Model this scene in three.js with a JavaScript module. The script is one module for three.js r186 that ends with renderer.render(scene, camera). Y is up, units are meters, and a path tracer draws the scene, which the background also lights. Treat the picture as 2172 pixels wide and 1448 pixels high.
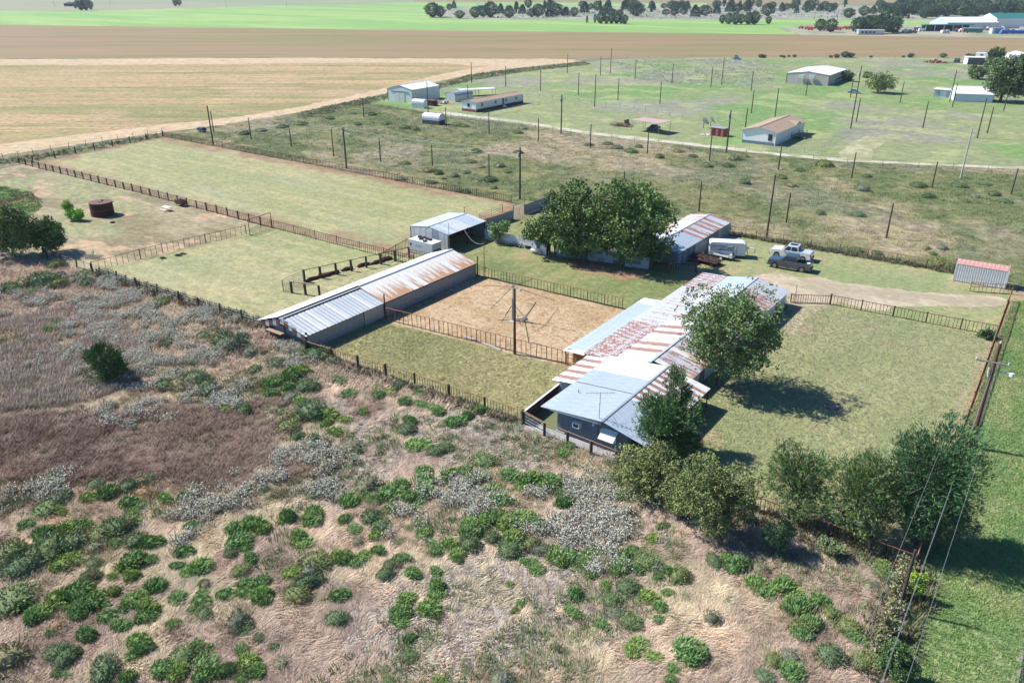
import * as THREE from 'three';
import { Sky } from 'three/addons/objects/Sky.js';
import { mergeGeometries } from 'three/addons/utils/BufferGeometryUtils.js';

// ---------- camera, sky, sun, exposure ----------
const V = (x, y, z) => new THREE.Vector3(x, y, z), R = THREE.MathUtils.degToRad;
const scene = new THREE.Scene();
const EYE = 37, PITCH = 0.434, YAW = R(36), LENS = 1644;
const camera = new THREE.PerspectiveCamera(2 * THREE.MathUtils.radToDeg(Math.atan(724 / LENS)), 1.5, 0.5, 12000);
camera.position.set(0, EYE, 0);
camera.rotation.set(-PITCH, YAW, 0, 'YXZ');
const renderer = new THREE.WebGLRenderer();
renderer.toneMapping = THREE.LinearToneMapping;
renderer.toneMappingExposure = 1.58;
renderer.shadowMap.enabled = true;
const sunDir = V(-0.92, 1, 0.24).normalize();   // read from eave, fence and truck shadows
const sky = new Sky(); sky.name = 'sky'; sky.scale.setScalar(9000); sky.userData = { kind: 'structure' };
{ const u = sky.material.uniforms; u.sunPosition.value.copy(sunDir); u.turbidity.value = 3; u.rayleigh.value = 1.1; u.mieCoefficient.value = 0.004; u.cloudCoverage.value = 0; }
scene.add(sky); scene.environmentIntensity = 0.125;
const sun = new THREE.DirectionalLight(new THREE.Color(1, 0.96, 0.895), 4.5);
sun.name = 'sun'; sun.position.copy(sunDir).multiplyScalar(400); sun.castShadow = true; sun.shadow.radius = 1;
Object.assign(sun.shadow.camera, { left: -250, right: 250, top: 250, bottom: -250, near: 1, far: 900 }); sun.shadow.mapSize.set(4096, 4096);
scene.add(sun, sun.target);

// ---------- helpers ----------
const rnd = (seed) => { let a = seed * 2654435761 | 0; return () => { a = (a + 0x6d2b79f5) | 0; let t = Math.imul(a ^ (a >>> 15), 1 | a); t = (t + Math.imul(t ^ (t >>> 7), 61 | t)) ^ t; return ((t ^ (t >>> 14)) >>> 0) / 4294967296; }; };
const HT = (() => { const r = rnd(77), t = new Float32Array(65536); for (let i = 0; i < 65536; i++) t[i] = r(); return t; })();
function vn(x, y) { const xi = Math.floor(x), yi = Math.floor(y); let fx = x - xi, fy = y - yi; fx = fx * fx * (3 - 2 * fx); fy = fy * fy * (3 - 2 * fy);
  const a = (yi & 255) << 8, b = ((yi + 1) & 255) << 8, c = xi & 255, d = (xi + 1) & 255;
  const p = HT[a | c], q = HT[a | d], r = HT[b | c], s = HT[b | d]; return p + (q - p) * fx + (r - p + (p - q - r + s) * fx) * fy; }
function fbm(x, y, o = 4) { let s = 0, a = 0.5, t = 0; for (let i = 0; i < o; i++) { s += a * vn(x, y); t += a; x = x * 2.03 + 17.3; y = y * 2.03 + 9.1; a *= 0.5; } return s / t; }
const clamp = (x, a = 0, b = 1) => (x < a ? a : x > b ? b : x), sst = (a, b, x) => { x = clamp((x - a) / (b - a)); return x * x * (3 - 2 * x); };
const mix3 = (a, b, t) => [a[0] + (b[0] - a[0]) * t, a[1] + (b[1] - a[1]) * t, a[2] + (b[2] - a[2]) * t];
const cP = Math.cos(PITCH), sP = Math.sin(PITCH), cY = Math.cos(YAW), sY = Math.sin(YAW);
// place on the ground (or at a height) surveyed from the photograph
function at(px, py, h = 0) { const x = (px - 1086) / LENS, y = -(py - 724) / LENS, dy = y * cP - sP, dz = -(y * sP + cP), t = (h - EYE) / dy, X = x * t, Z = dz * t; return V(X * cY + Z * sY, h, -X * sY + Z * cY); }
function heightOf(base, topRow) { const z = base.x * sY + base.z * cY, v = (724 - topRow) / LENS; return z * (sP - v * cP) / (cP + v * sP) + EYE; }
function seenAt(q) { const x = q.x * cY - q.z * sY, z = q.x * sY + q.z * cY, y = q.y - EYE, f = -sP * y - cP * z; return [1086 + LENS * x / f, 724 - LENS * (y * cP - z * sP) / f, LENS / f]; }
const rangeOf = (p) => Math.hypot(p.x, EYE, p.z);
const taken = new Map();
function numbered(n) { const k = taken.get(n) || 0; taken.set(n, k + 1); return k ? n + '_' + String(k).padStart(3, '0') : n; }
function tag(o, label, category, group) { o.userData = { label, category }; if (group) o.userData.group = group; return o; }
function thing(name, label, category, base = V(0, 0, 0), group, turn = 0) { const o = new THREE.Group(); o.name = numbered(name); o.position.copy(base); o.rotation.y = turn; scene.add(o); return tag(o, label, category, group); }
function part(parent, name, geo, mat, p, s, turn) { const m = new THREE.Mesh(geo, mat); m.name = name; if (p) m.position.copy(p); if (s) m.scale.copy(s); if (turn) m.rotation.set(turn[0], turn[1], turn[2]); parent.add(m); return m; }
function structure(name, geo, mat) { const m = new THREE.Mesh(geo, mat); m.name = name; m.userData = { kind: 'structure' }; scene.add(m); return m; }
function copyOf(o, label, group) { const c = o.clone(); c.name = numbered(o.name.replace(/_\d{3}$/, '')); c.userData = { ...o.userData, label: label || o.userData.label }; if (group) c.userData.group = group; scene.add(c); return c; }
const BOX = new THREE.BoxGeometry(1, 1, 1), ROD = new THREE.CylinderGeometry(1, 1, 1, 7, 1), ROD4 = new THREE.CylinderGeometry(1, 1, 1, 5, 1, true), CYL = new THREE.CylinderGeometry(1, 1, 1, 20, 1), TAPER = new THREE.CylinderGeometry(0.72, 1, 1, 9, 1);
function bx(parent, name, mat, x0, x1, y0, y1, z0, z1) { return part(parent, name, BOX, mat, V((x0 + x1) / 2, (y0 + y1) / 2, (z0 + z1) / 2), V(Math.abs(x1 - x0), Math.abs(y1 - y0), Math.abs(z1 - z0))); }
const UPV = V(0, 1, 0);
function bar(parent, name, mat, a, b, r, geo = ROD) { const m = new THREE.Mesh(geo, mat), d = b.clone().sub(a), l = d.length(); m.name = name; m.position.copy(a).addScaledVector(d, 0.5); m.quaternion.setFromUnitVectors(UPV, d.divideScalar(l)); m.scale.set(r, l, r); parent.add(m); return m; }
const lin = (r, g, b) => new THREE.Color().setRGB(r, g, b);
function mat(color, rough = 0.85, metal = 0, extra = {}) { const m = new THREE.MeshStandardMaterial({ color, roughness: rough, metalness: metal, side: THREE.DoubleSide, ...extra }); return m; }
function tex(w, h, fn, srgb = true) { const d = new Uint8Array(w * h * 4); let i = 0; for (let y = 0; y < h; y++) for (let x = 0; x < w; x++) { const c = fn(x / w, y / h, x, y); d[i++] = clamp(c[0], 0, 255); d[i++] = clamp(c[1], 0, 255); d[i++] = clamp(c[2], 0, 255); d[i++] = 255; }
  const t = new THREE.DataTexture(d, w, h); t.wrapS = t.wrapT = THREE.RepeatWrapping; t.magFilter = THREE.LinearFilter; t.minFilter = THREE.LinearMipmapLinearFilter; if (srgb) t.colorSpace = THREE.SRGBColorSpace; t.needsUpdate = true; return t; }

const ORD = ['first', 'second', 'third', 'fourth', 'fifth', 'sixth', 'seventh', 'eighth', 'ninth', 'tenth', 'eleventh', 'twelfth', 'thirteenth', 'fourteenth', 'fifteenth', 'sixteenth', 'seventeenth', 'eighteenth', 'nineteenth', 'twentieth'], ord = (i) => { const n = i + 1; if (n > 99) return n === 100 ? 'one-hundredth' : 'one-hundred-and-' + ord(n - 101); if (n <= 20) return ORD[i]; const t = ['twent', 'thirt', 'fort', 'fift', 'sixt', 'sevent', 'eight', 'ninet'][Math.floor(n / 10) - 2]; return n % 10 ? t + 'y-' + ORD[n % 10 - 1] : t + 'ieth'; };
// ---------- the land ----------
const bumpTex = tex(512, 512, (u, v) => { const f = (a, n) => { const x = u * n, y = v * n, w = (k, l) => HT[(((l % n) + n) % n) * 256 + (((k % n) + n) % n) + a]; const xi = Math.floor(x), yi = Math.floor(y), fx = x - xi, fy = y - yi; return (w(xi, yi) * (1 - fx) + w(xi + 1, yi) * fx) * (1 - fy) + (w(xi, yi + 1) * (1 - fx) + w(xi + 1, yi + 1) * fx) * fy; }; const g = (f(1, 20) * 0.3 + f(2, 60) * 0.35 + f(3, 170) * 0.35) * 255; return [g, g, g]; }, false);
function outline(pts, wob, seed, step = 1.5) { const out = []; for (let i = 0; i < pts.length; i++) { const a = pts[i], b = pts[(i + 1) % pts.length], l = Math.hypot(b.x - a.x, b.z - a.z), n = clamp(Math.round(l / step), 1, 260), nx = -(b.z - a.z) / l, nz = (b.x - a.x) / l;
    for (let k = 0; k < n; k++) { const t = k / n, x = a.x + (b.x - a.x) * t, z = a.z + (b.z - a.z) * t, w = (k ? 1 : 0.3) * wob * ((fbm(x * 0.35 + seed, z * 0.35, 3) - 0.5) * 2.6 + (HT[(k * 7 + i * 131 + seed * 17) & 65535] - 0.5) * 0.5); out.push(V(x + nx * w, 0, z + nz * w)); } } return out; }
const bakes = [];
function land(name, pts, layer, fn, { texel = 0.2, wob = 0.5, bump = 0.05, bumpSize = 6, step = 1.5, rough = 0.97 } = {}) {
  const o = wob ? outline(pts, wob, layer * 3 + name.length, step) : pts, sh = new THREE.Shape(o.map((p) => new THREE.Vector2(p.x, -p.z)));
  const g = new THREE.ShapeGeometry(sh); g.rotateX(-Math.PI / 2); g.translate(0, layer * 0.004, 0);
  let x0 = 1e9, x1 = -1e9, z0 = 1e9, z1 = -1e9; for (const p of o) { x0 = Math.min(x0, p.x); x1 = Math.max(x1, p.x); z0 = Math.min(z0, p.z); z1 = Math.max(z1, p.z); }
  const w = x1 - x0, d = z1 - z0, pos = g.attributes.position, uv = g.attributes.uv; for (let i = 0; i < pos.count; i++) uv.setXY(i, pos.getX(i) - x0, pos.getZ(i) - z0);
  const tw = clamp(Math.round(w / texel), 32, 2048), th = clamp(Math.round(d / texel), 32, 2048), t = tex(tw, th, (u, v) => fn(x0 + u * w, z0 + v * d)); t.repeat.set(1 / w, 1 / d); t.wrapS = t.wrapT = THREE.ClampToEdgeWrapping;
  const b = bumpTex.clone(); b.repeat.set(1 / bumpSize, 1 / bumpSize);
  bakes.push(tw * th);
  return structure(name, g, new THREE.MeshStandardMaterial({ map: t, bumpMap: b, bumpScale: bump, roughness: rough, color: lin(0.78, 0.78, 0.78) }));
}
const P = (...a) => { const o = []; for (let i = 0; i < a.length; i += 2) o.push(at(a[i], a[i + 1])); return o; };
const inside = (poly, x, z) => { let c = false; for (let i = 0, j = poly.length - 1; i < poly.length; j = i++) { const a = poly[i], b = poly[j]; if ((a.z > z) !== (b.z > z) && x < (b.x - a.x) * (z - a.z) / (b.z - a.z) + a.x) c = !c; } return c; };
const blobs = (list) => list.map(([px, py, r, k = 1]) => { const p = at(px, py); return [p.x, p.z, r, k]; });
const blobAt = (bl, x, z, warp = 0.5, ns = 0.45) => { let m = 0; const wx = (fbm(x * ns, z * ns, 3) - 0.5) * 2; for (const [bxx, bz, r, k] of bl) { const d = Math.hypot(x - bxx, z - bz) / r + wx * warp; const s = k * (1 - sst(0.72, 1.12, d)); if (s > m) m = s; } return m; };

const gray = (c, k) => [c[0] * k, c[1] * k, c[2] * k];
// distance along the farm's own grid, used for mowing lines and tillage
const fine = (x, z, s) => 0.86 + 0.28 * vn(x * s, z * s) * 0.6 + 0.16 * vn(x * s * 2.7 + 5, z * s * 2.7);

// base plain to the horizon
{ const g = new THREE.PlaneGeometry(9000, 9000); g.rotateX(-Math.PI / 2); const uv = g.attributes.uv; for (let i = 0; i < uv.count; i++) uv.setXY(i, uv.getX(i) * 12, uv.getY(i) * 12);
  const t = tex(1024, 1024, (u, v) => { const a = fbm(u * 9, v * 9, 4), b = fbm(u * 40 + 3, v * 40, 3); return mix3(mix3([150, 142, 112], [120, 128, 88], sst(0.38, 0.62, a)), [172, 150, 124], sst(0.52, 0.75, b)); });
  structure('ground', g, new THREE.MeshStandardMaterial({ map: t, roughness: 1, color: lin(0.78, 0.78, 0.78) })); }

const fTan = (X, Z) => { const x = X * cY - Z * sY, z = X * sY + Z * cY, s = fbm(x * 0.012 + 4, z * 0.09, 4), n = fbm(x * 0.12, z * 0.25, 4), q = fbm(x * 0.9, z * 0.9, 3); let c = mix3([188, 158, 112], [150, 142, 88], sst(0.44, 0.68, s * 0.75 + n * 0.25)); c = mix3(c, [196, 164, 128], sst(0.5, 0.66, fbm(x * 0.03 + 9, z * 0.03, 3)) * 0.55); c = mix3(c, [118, 120, 80], sst(0.6, 0.72, q) * 0.55); return gray(c, fine(x, z, 1.3) * (0.9 + 0.2 * vn(x * 0.02 + 7, z * 0.9))); };
const fBrown = (X, Z) => { const x = X * cY - Z * sY, z = X * sY + Z * cY, s = fbm(x * 0.006 + 4, z * 0.05 + 8, 4), n = fbm(x * 0.02, z * 0.02 + 40, 4), l = vn(x * 0.02, z * 0.6); let c = mix3([160, 136, 96], [148, 134, 84], sst(0.4, 0.65, s)); c = mix3(c, [172, 132, 102], sst(0.5, 0.7, n) * 0.4); return gray(c, 0.88 + 0.14 * l + 0.1 * vn(x * 0.01, z * 1.7 + 3)); };
const fGreen = (x, z) => { const s = fbm(x * 0.006 + 24, z * 0.03 + 8, 4); return gray(mix3([142, 180, 94], [164, 192, 106], sst(0.35, 0.68, s)), 0.95 + 0.1 * vn(x * 0.05, z * 0.3)); };
const fFar = (x, z) => mix3([148, 160, 116], [166, 160, 126], sst(0.4, 0.6, fbm(x * 0.003, z * 0.01, 4)));
const fPink = (x, z) => gray(mix3([212, 182, 148], [196, 172, 132], fbm(x * 0.02, z * 0.1, 4)), fine(x, z, 0.7));
const fWeedy = (x, z) => { const a = fbm(x * 0.045 + 7, z * 0.045, 4), b = fbm(x * 0.16, z * 0.16 + 30, 4), c = fbm(x * 0.7, z * 0.7, 3); let k = mix3([136, 134, 84], [108, 122, 68], sst(0.4, 0.62, b)); k = mix3(k, [182, 163, 132], sst(0.5, 0.64, a) * 0.85); k = mix3(k, [158, 148, 132], sst(0.56, 0.66, fbm(x * 0.05 + 90, z * 0.09, 3)) * 0.4); return gray(k, 0.62 + 0.5 * c + 0.2 * vn(x * 2.2, z * 2.2)); };
const fLot = (x, z) => { const a = fbm(x * 0.03 + 40, z * 0.02 + 3, 4), b = fbm(x * 0.12 + 3, z * 0.12, 3); let k = mix3([120, 150, 82], [146, 152, 104], sst(0.4, 0.6, a)); k = mix3(k, [152, 146, 128], sst(0.52, 0.66, fbm(x * 0.025 + 70, z * 0.03, 4)) * 0.8); k = mix3(k, [174, 176, 118], sst(0.58, 0.7, b) * 0.6); return gray(k, fine(x, z, 0.8)); };
const fPaddock = (x, z) => { const l = fbm(x * 0.06 + 11, z * 0.55, 3), a = fbm(x * 0.07 + 2, z * 0.07 + 40, 4), d = fbm(x * 0.9, z * 1.5, 3); let k = mix3([180, 172, 122], [164, 164, 110], sst(0.4, 0.62, l)); k = mix3(k, [190, 176, 134], sst(0.5, 0.66, a) * 0.45); k = mix3(k, [162, 166, 132], sst(0.55, 0.7, fbm(x * 0.1 + 33, z * 0.16, 3)) * 0.3); return gray(k, 0.78 + 0.22 * d + 0.2 * vn(x * 4.3, z * 4.3)); };
const nearEdge = (poly, x, z) => { let m = 1e9; for (let i = 0; i < poly.length; i++) { const a = poly[i], b = poly[(i + 1) % poly.length], dx = b.x - a.x, dz = b.z - a.z, t = clamp(((x - a.x) * dx + (z - a.z) * dz) / (dx * dx + dz * dz)); m = Math.min(m, Math.hypot(x - a.x - dx * t, z - a.z - dz * t)); } return m; };
const fSand = (x, z) => { const a = fbm(x * 0.3, z * 0.3 + 9, 4), d = fbm(x * 2.2, z * 2.2, 3), e = fbm(x * 0.16 + 50, z * 0.16, 3); let k = mix3([226, 194, 152], [212, 178, 134], sst(0.42, 0.66, a)); k = mix3(k, [186, 158, 108], sst(0.56, 0.7, e) * 0.6); k = mix3(k, [164, 130, 98], sst(0.58, 0.72, d) * 0.5); return gray(k, 0.9 + 0.2 * vn(x * 5, z * 5)); };
const lawn = (dry, green, bare) => (x, z) => { const a = fbm(x * 0.13 + 21, z * 0.1, 4), d = fbm(x * 1.9, z * 1.9, 3), e = vn(x * 6.1 + 3, z * 6.1), l = vn(x * 1.1, z * 0.06 + 4); let k = mix3(dry, green, sst(0.3, 0.7, a * 0.5 + d * 0.38 + l * 0.12)); k = mix3(k, bare, sst(0.57, 0.7, fbm(x * 0.22 + 61, z * 0.2 + 8, 4) * 0.75 + d * 0.25) * 0.6); return gray(k, 0.84 + 0.18 * e + 0.14 * vn(x * 2.7, z * 2.7 + 9)); };
const fLawn = lawn([174, 169, 118], [148, 154, 98], [184, 172, 128]), fGarden = lawn([156, 152, 100], [116, 130, 72], [176, 156, 112]), fVerge = lawn([172, 174, 122], [126, 156, 92], [184, 168, 128]);
const fYard = (x, z) => { const a = fbm(x * 0.12 + 5, z * 0.3, 4), d = fbm(x * 1.1, z * 2, 3); let k = mix3([178, 164, 126], [154, 140, 104], sst(0.42, 0.64, a)); k = mix3(k, [212, 176, 142], sst(0.6, 0.7, fbm(x * 0.2 + 15, z * 0.34, 4)) * 0.8); k = mix3(k, [164, 166, 116], sst(0.52, 0.66, fbm(x * 0.08, z * 0.1 + 70, 3)) * 0.7); return gray(k, 0.8 + 0.36 * d); };
const fDrive = (x, z) => gray(mix3([204, 186, 156], [184, 168, 140], sst(0.4, 0.64, fbm(x * 0.2, z * 0.4, 4))), 0.9 + 0.2 * fbm(x * 2, z * 2, 3));
const fTrack = (x, z) => gray(mix3([214, 204, 176], [180, 174, 138], sst(0.45, 0.62, fbm(x * 0.35, z * 0.35, 4))), 0.9 + 0.2 * vn(x * 2, z * 2));
// the rough dry field in front
const gravelB = blobs([[1090, 1190, 4.5], [960, 1270, 6], [1120, 1250, 5], [880, 1330, 4], [1010, 1330, 5], [800, 900, 4], [700, 870, 3], [770, 960, 4.5], [760, 1010, 4], [1010, 920, 5], [930, 900, 4], [1080, 960, 4], [980, 945, 4], [720, 1030, 3]]);
const brownPoly = P(-60, 905, 150, 870, 330, 880, 470, 862, 560, 850, 640, 905, 600, 985, 560, 1035, 430, 1020, 310, 1010, 180, 1010, 60, 1000, -60, 1000), greyPoly = P(-60, 690, 60, 670, 170, 640, 260, 690, 330, 760, 300, 800, 210, 850, 60, 870, -60, 880);
const whiteB = blobs([[170, 625, 6], [240, 645, 6], [300, 670, 7], [360, 690, 7], [300, 720, 6], [395, 715, 5], [240, 690, 5], [420, 670, 5], [60, 640, 5], [20, 655, 4], [330, 755, 5, 0.9], [380, 765, 4], [190, 760, 4, 0.6], [130, 770, 4, 0.5], [270, 850, 3], [370, 850, 3.4], [330, 835, 3], [285, 880, 2], [480, 850, 2.4], [440, 1075, 2.4], [400, 1090, 2], [560, 1040, 2.6], [600, 1030, 3], [640, 1020, 3], [665, 995, 3], [520, 1060, 2], [660, 1060, 2], [920, 1085, 3], [960, 1065, 3], [1000, 1075, 2.4], [1190, 1115, 3.4], [1230, 1125, 3.4], [1280, 1095, 3.6], [1320, 1110, 2.6], [1140, 1080, 2.4], [1250, 1050, 3], [135, 1018, 1.6], [390, 1150, 1.2], [620, 748, 2], [655, 742, 2], [640, 760, 2], [30, 1065, 1.6], [500, 690, 2]]);
const fDry = (x, z) => { const u = x * 0.35 + z * 0.1, a = fbm(x * 0.1 + 3, z * 0.1, 4), b = fbm(x * 0.9 + z * 0.5, z * 0.35 - x * 0.1, 3), c = fbm(x * 2.6, z * 2.6, 3); let k = mix3([186, 166, 142], [168, 146, 124], sst(0.4, 0.62, a)); k = mix3(k, [190, 166, 136], sst(0.5, 0.68, b) * 0.7);
  const gr = blobAt(gravelB, x, z, 0.7); if (gr > 0) k = mix3(k, mix3([188, 174, 158], [150, 132, 118], sst(0.45, 0.6, vn(x * 4.5, z * 4.5))), gr * 0.9);
  k = mix3(k, [108, 112, 72], sst(0.56, 0.7, fbm(x * 0.25 + 80, z * 0.25, 3)) * 0.45); return gray(k, 0.64 + 0.6 * c); };
const dryPoly = P(-500, 500, 60, 533, 95, 545, 195, 578, 560, 690, 650, 736, 1115, 896, 1335, 976, 1590, 1085, 1935, 1216, 1840, 1640, -600, 1640);

// trodden reddish soil along the foot of the roadside fence
const fenceSoil = (x, z) => 0.8 * (1 - sst(0.5, 1.5, Math.abs(x + 2.4) + (fbm(x * 0.8, z * 0.5, 3) - 0.5) * 1.6));
const lawnBare = blobs([[1480, 925, 1.8], [1455, 958, 1.8], [1535, 815, 1], [1690, 700, 2.4], [1720, 672, 1.6], [1905, 740, 2.4, 0.5], [1850, 700, 2, 0.5], [2050, 830, 1.6, 0.6], [2020, 900, 1.6, 0.6], [2085, 760, 1.4, 0.6], [1930, 1150, 3.4], [1860, 1130, 2.6, 0.8], [1985, 1060, 2], [1610, 1075, 2, 0.7], [1766, 866, 1, 0.6]]);
const shadeBare = blobs([[1230, 560, 2.6], [1262, 566, 3], [1300, 576, 2.6], [1340, 582, 2.4]]);
land('far_plain', P(-500, 16, 170, 22, 500, 14, 880, 8, 1300, 2, 2700, 2, 2700, -26, -500, -26), 1, fFar, { texel: 4, wob: 0, bump: 0 });
land('red_field', P(880, 4, 1400, 4, 2050, 12, 2050, 2, 1600, -4, 1200, -6, 880, -4), 2, fBrown, { texel: 3, wob: 0, bump: 0 });
land('green_field', P(-500, 47, 0, 52, 724, 62, 1448, 70, 1695, 73, 1655, 60, 1720, 52, 1990, 53, 1990, 44, 1700, 41, 1480, 43, 1240, 41, 1000, 41, 915, 38, 903, 26, 900, 14, 1500, 13, 1500, 6, 900, 4, 720, 10, 500, 14, 170, 23, -500, 17), 3, fGreen, { texel: 1.2, wob: 3, step: 12, bump: 0 });
const cemPoly = P(915, 38, 1000, 41, 1240, 41, 1480, 43, 1700, 41, 1990, 44, 2100, 40, 2400, 40, 2400, 8, 1990, 12, 1500, 13, 905, 14);
land('cemetery_lawn', cemPoly, 4, (x, z) => mix3([146, 150, 118], [176, 172, 150], sst(0.42, 0.6, fbm(x * 0.03, z * 0.03, 4))), { texel: 1.2, wob: 4, step: 10, bump: 0 });
land('brown_field', P(-500, 120, 0, 124, 500, 121, 724, 121, 960, 124, 1200, 124, 1560, 122, 2172, 122, 2700, 122, 2700, 84, 2172, 80, 1695, 73, 1448, 70, 724, 62, 0, 52, -500, 47), 5, fBrown, { texel: 0.8, wob: 1, step: 6, bump: 0.05 });
land('lot_beyond_field', P(1700, 74, 2172, 80, 2700, 84, 2700, 40, 2100, 40, 1990, 46, 1990, 53, 1720, 52, 1655, 60), 6, (x, z) => mix3([152, 156, 124], [180, 170, 144], sst(0.4, 0.6, fbm(x * 0.05, z * 0.05, 4))), { texel: 1, wob: 1, step: 6, bump: 0 });
land('tan_field', P(-500, 130, 0, 126, 724, 123, 960, 125, 1190, 125, 1110, 140, 1000, 150, 940, 163, 800, 197, 640, 233, 330, 277, 0, 322, -500, 385), 7, fTan, { texel: 0.25, wob: 1, step: 4 });
land('dirt_strip', P(-500, 128, 0, 126, 500, 123, 724, 123, 1190, 125, 1240, 128, 1000, 140, 940, 133, 724, 133, 300, 137, 0, 138, -500, 142), 8, fPink, { texel: 0.5, wob: 2, step: 5 });
land('field_road', P(-500, 398, 0, 330, 330, 283, 500, 262, 640, 238, 800, 203, 900, 180, 1000, 158, 1100, 145, 1250, 130, 1180, 129, 1040, 138, 940, 156, 800, 190, 640, 226, 500, 248, 330, 266, 0, 306, -500, 360), 9, fPink, { texel: 0.25, wob: 1.2, step: 2.5 });
land('roadside_weeds', P(-500, 402, 0, 330, 330, 283, 500, 262, 640, 238, 800, 203, 900, 180, 1000, 158, 1100, 145, 1250, 130, 1262, 136, 1110, 152, 1000, 170, 935, 186, 800, 214, 640, 252, 345, 290, 70, 345, -500, 452), 10, (x, z) => gray(mix3([128, 136, 84], [156, 146, 104], sst(0.4, 0.62, fbm(x * 0.2, z * 0.2, 4))), 0.7 + 0.5 * fbm(x, z, 3)), { texel: 0.2, wob: 0.8, bump: 0.15 });
const weedyPoly = P(345, 290, 1085, 430, 1140, 442, 1545, 497, 2010, 577, 2172, 605, 2700, 690, 2700, 400, 2172, 362, 1948, 352, 1781, 343, 1655, 332, 1448, 308, 1250, 286, 1100, 263, 950, 246, 760, 214, 640, 238, 450, 268);
land('weedy_field', weedyPoly, 11, fWeedy, { texel: 0.14, wob: 0.8, bump: 0.18, bumpSize: 9 });
const lotPoly = P(640, 238, 760, 212, 950, 243, 1100, 261, 1250, 284, 1448, 306, 1655, 330, 1781, 341, 1948, 350, 2172, 359, 2700, 385, 2700, 121, 1560, 121, 1290, 126, 1110, 152, 1000, 170, 935, 186, 800, 212);
land('mown_lot', lotPoly, 12, fLot, { texel: 0.24, wob: 0.8, bump: 0.06 });
land('gravel_track', P(940, 236, 1100, 256, 1250, 279, 1448, 301, 1655, 325, 1781, 336, 1948, 345, 2172, 354, 2700, 378, 2700, 386, 2172, 360, 1948, 350, 1781, 342, 1655, 331, 1448, 307, 1250, 285, 1100, 261, 940, 242), 13, fTrack, { texel: 0.15, wob: 0.5 });
land('house_track', P(1770, 338, 1845, 343, 1850, 318, 1880, 296, 1840, 288, 1800, 305), 14, (x, z) => mix3(fTrack(x, z), [160, 160, 108], 0.35 + 0.5 * sst(0.4, 0.6, fbm(x * 0.4, z * 0.4, 3))), { texel: 0.2, wob: 0.8 });
const yardPoly = P(-500, 455, 70, 345, 575, 484, 195, 578, 95, 545, 60, 533, -500, 500);
land('tank_yard', yardPoly, 15, fYard, { texel: 0.12, wob: 0.4, bump: 0.1 });
land('weed_patch', P(-300, 430, 0, 395, 60, 405, 85, 420, 88, 440, 60, 460, 0, 480, -300, 470), 16, (x, z) => gray(mix3([122, 164, 72], [144, 126, 78], sst(0.5, 0.66, fbm(x * 0.15, z * 0.4, 4))), 0.6 + 0.6 * fbm(x, z, 3)), { texel: 0.15, wob: 0.6, bump: 0.3 });
const bigPad = P(70, 345, 345, 290, 1085, 430, 1090, 440, 1030, 478, 905, 500, 872, 549, 575, 484);
land('far_paddock', bigPad, 17, (x, z) => { const e = nearEdge(bigPad, x, z) + (fbm(x * 0.3, z * 0.3, 3) - 0.5) * 7, k = fPaddock(x, z), b = 1 - sst(0.5, 5, e); return mix3(k, gray([158, 122, 94], 0.75 + 0.5 * fbm(x * 1.5, z * 1.5, 3)), b * 0.8); }, { texel: 0.12, wob: 0.3 });
land('near_paddock', P(575, 484, 872, 549, 985, 566, 560, 690, 195, 578), 18, fPaddock, { texel: 0.09, wob: 0.2 });
land('front_lawn', P(645, 735, 760, 690, 815, 680, 1215, 780, 1190, 840, 1115, 896), 19, lawn([180, 170, 122], [140, 142, 90], [186, 166, 126]), { texel: 0.06, wob: 0.15, bump: 0.06 });
land('sand_arena', P(1008, 585, 1330, 659, 1212, 785, 812, 681), 20, fSand, { texel: 0.05, wob: 0.15, bump: 0.16, bumpSize: 4 });
land('garden_lawn', P(1010, 584, 1330, 656, 1405, 640, 1500, 582, 1490, 545, 1350, 556, 1150, 452, 1020, 482, 905, 500, 872, 549), 21, (x, z) => mix3(fGarden(x, z), gray([168, 130, 100], 0.8 + 0.4 * fbm(x * 1.4, z * 1.4, 3)), blobAt(shadeBare, x, z, 0.6) * 0.9), { texel: 0.07, wob: 0.2, bump: 0.06 });
land('back_yard', P(1405, 575, 1490, 545, 1480, 500, 1545, 499, 2010, 578, 2160, 603, 2148, 640, 2114, 712, 1760, 646, 1675, 645, 1600, 600), 22, lawn([172, 166, 118], [140, 152, 98], [184, 164, 126]), { texel: 0.08, wob: 0.2 });
land('dirt_drive', P(1585, 588, 1650, 578, 1700, 590, 1735, 588, 1790, 603, 1850, 606, 1960, 622, 2120, 630, 2140, 640, 2110, 652, 1990, 648, 1890, 652, 1880, 660, 1840, 656, 1780, 640, 1720, 668, 1690, 700, 1676, 720, 1660, 690, 1672, 640), 23, fDrive, { texel: 0.07, wob: 0.5, step: 0.9 });
land('side_lawn', P(1676, 646, 1760, 646, 2114, 712, 1937, 1216, 1590, 1086, 1335, 976, 1430, 880, 1500, 800, 1640, 690), 22.5, (x, z) => mix3(fLawn(x, z), gray([188, 162, 124], 0.85 + 0.3 * fbm(x * 2, z * 2, 3)), Math.max(blobAt(lawnBare, x, z, 0.8, 0.8) * 0.75, fenceSoil(x, z))), { texel: 0.05, wob: 0.12, bump: 0.05 });
land('roadside_verge', P(2146, 626, 2200, 600, 2700, 690, 2700, 1400, 2150, 1640, 1840, 1640, 1937, 1216, 2114, 712), 24, (x, z) => mix3(fVerge(x, z), gray([184, 148, 116], 0.85 + 0.3 * fbm(x * 2, z * 2, 3)), fenceSoil(x, z)), { texel: 0.06, wob: 0.1, bump: 0.07 });
const dryLand = land('dry_field', dryPoly, 25, (x, z) => fDry(x, z), { texel: 0.055, wob: 0.4, bump: 0.15 });
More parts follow.
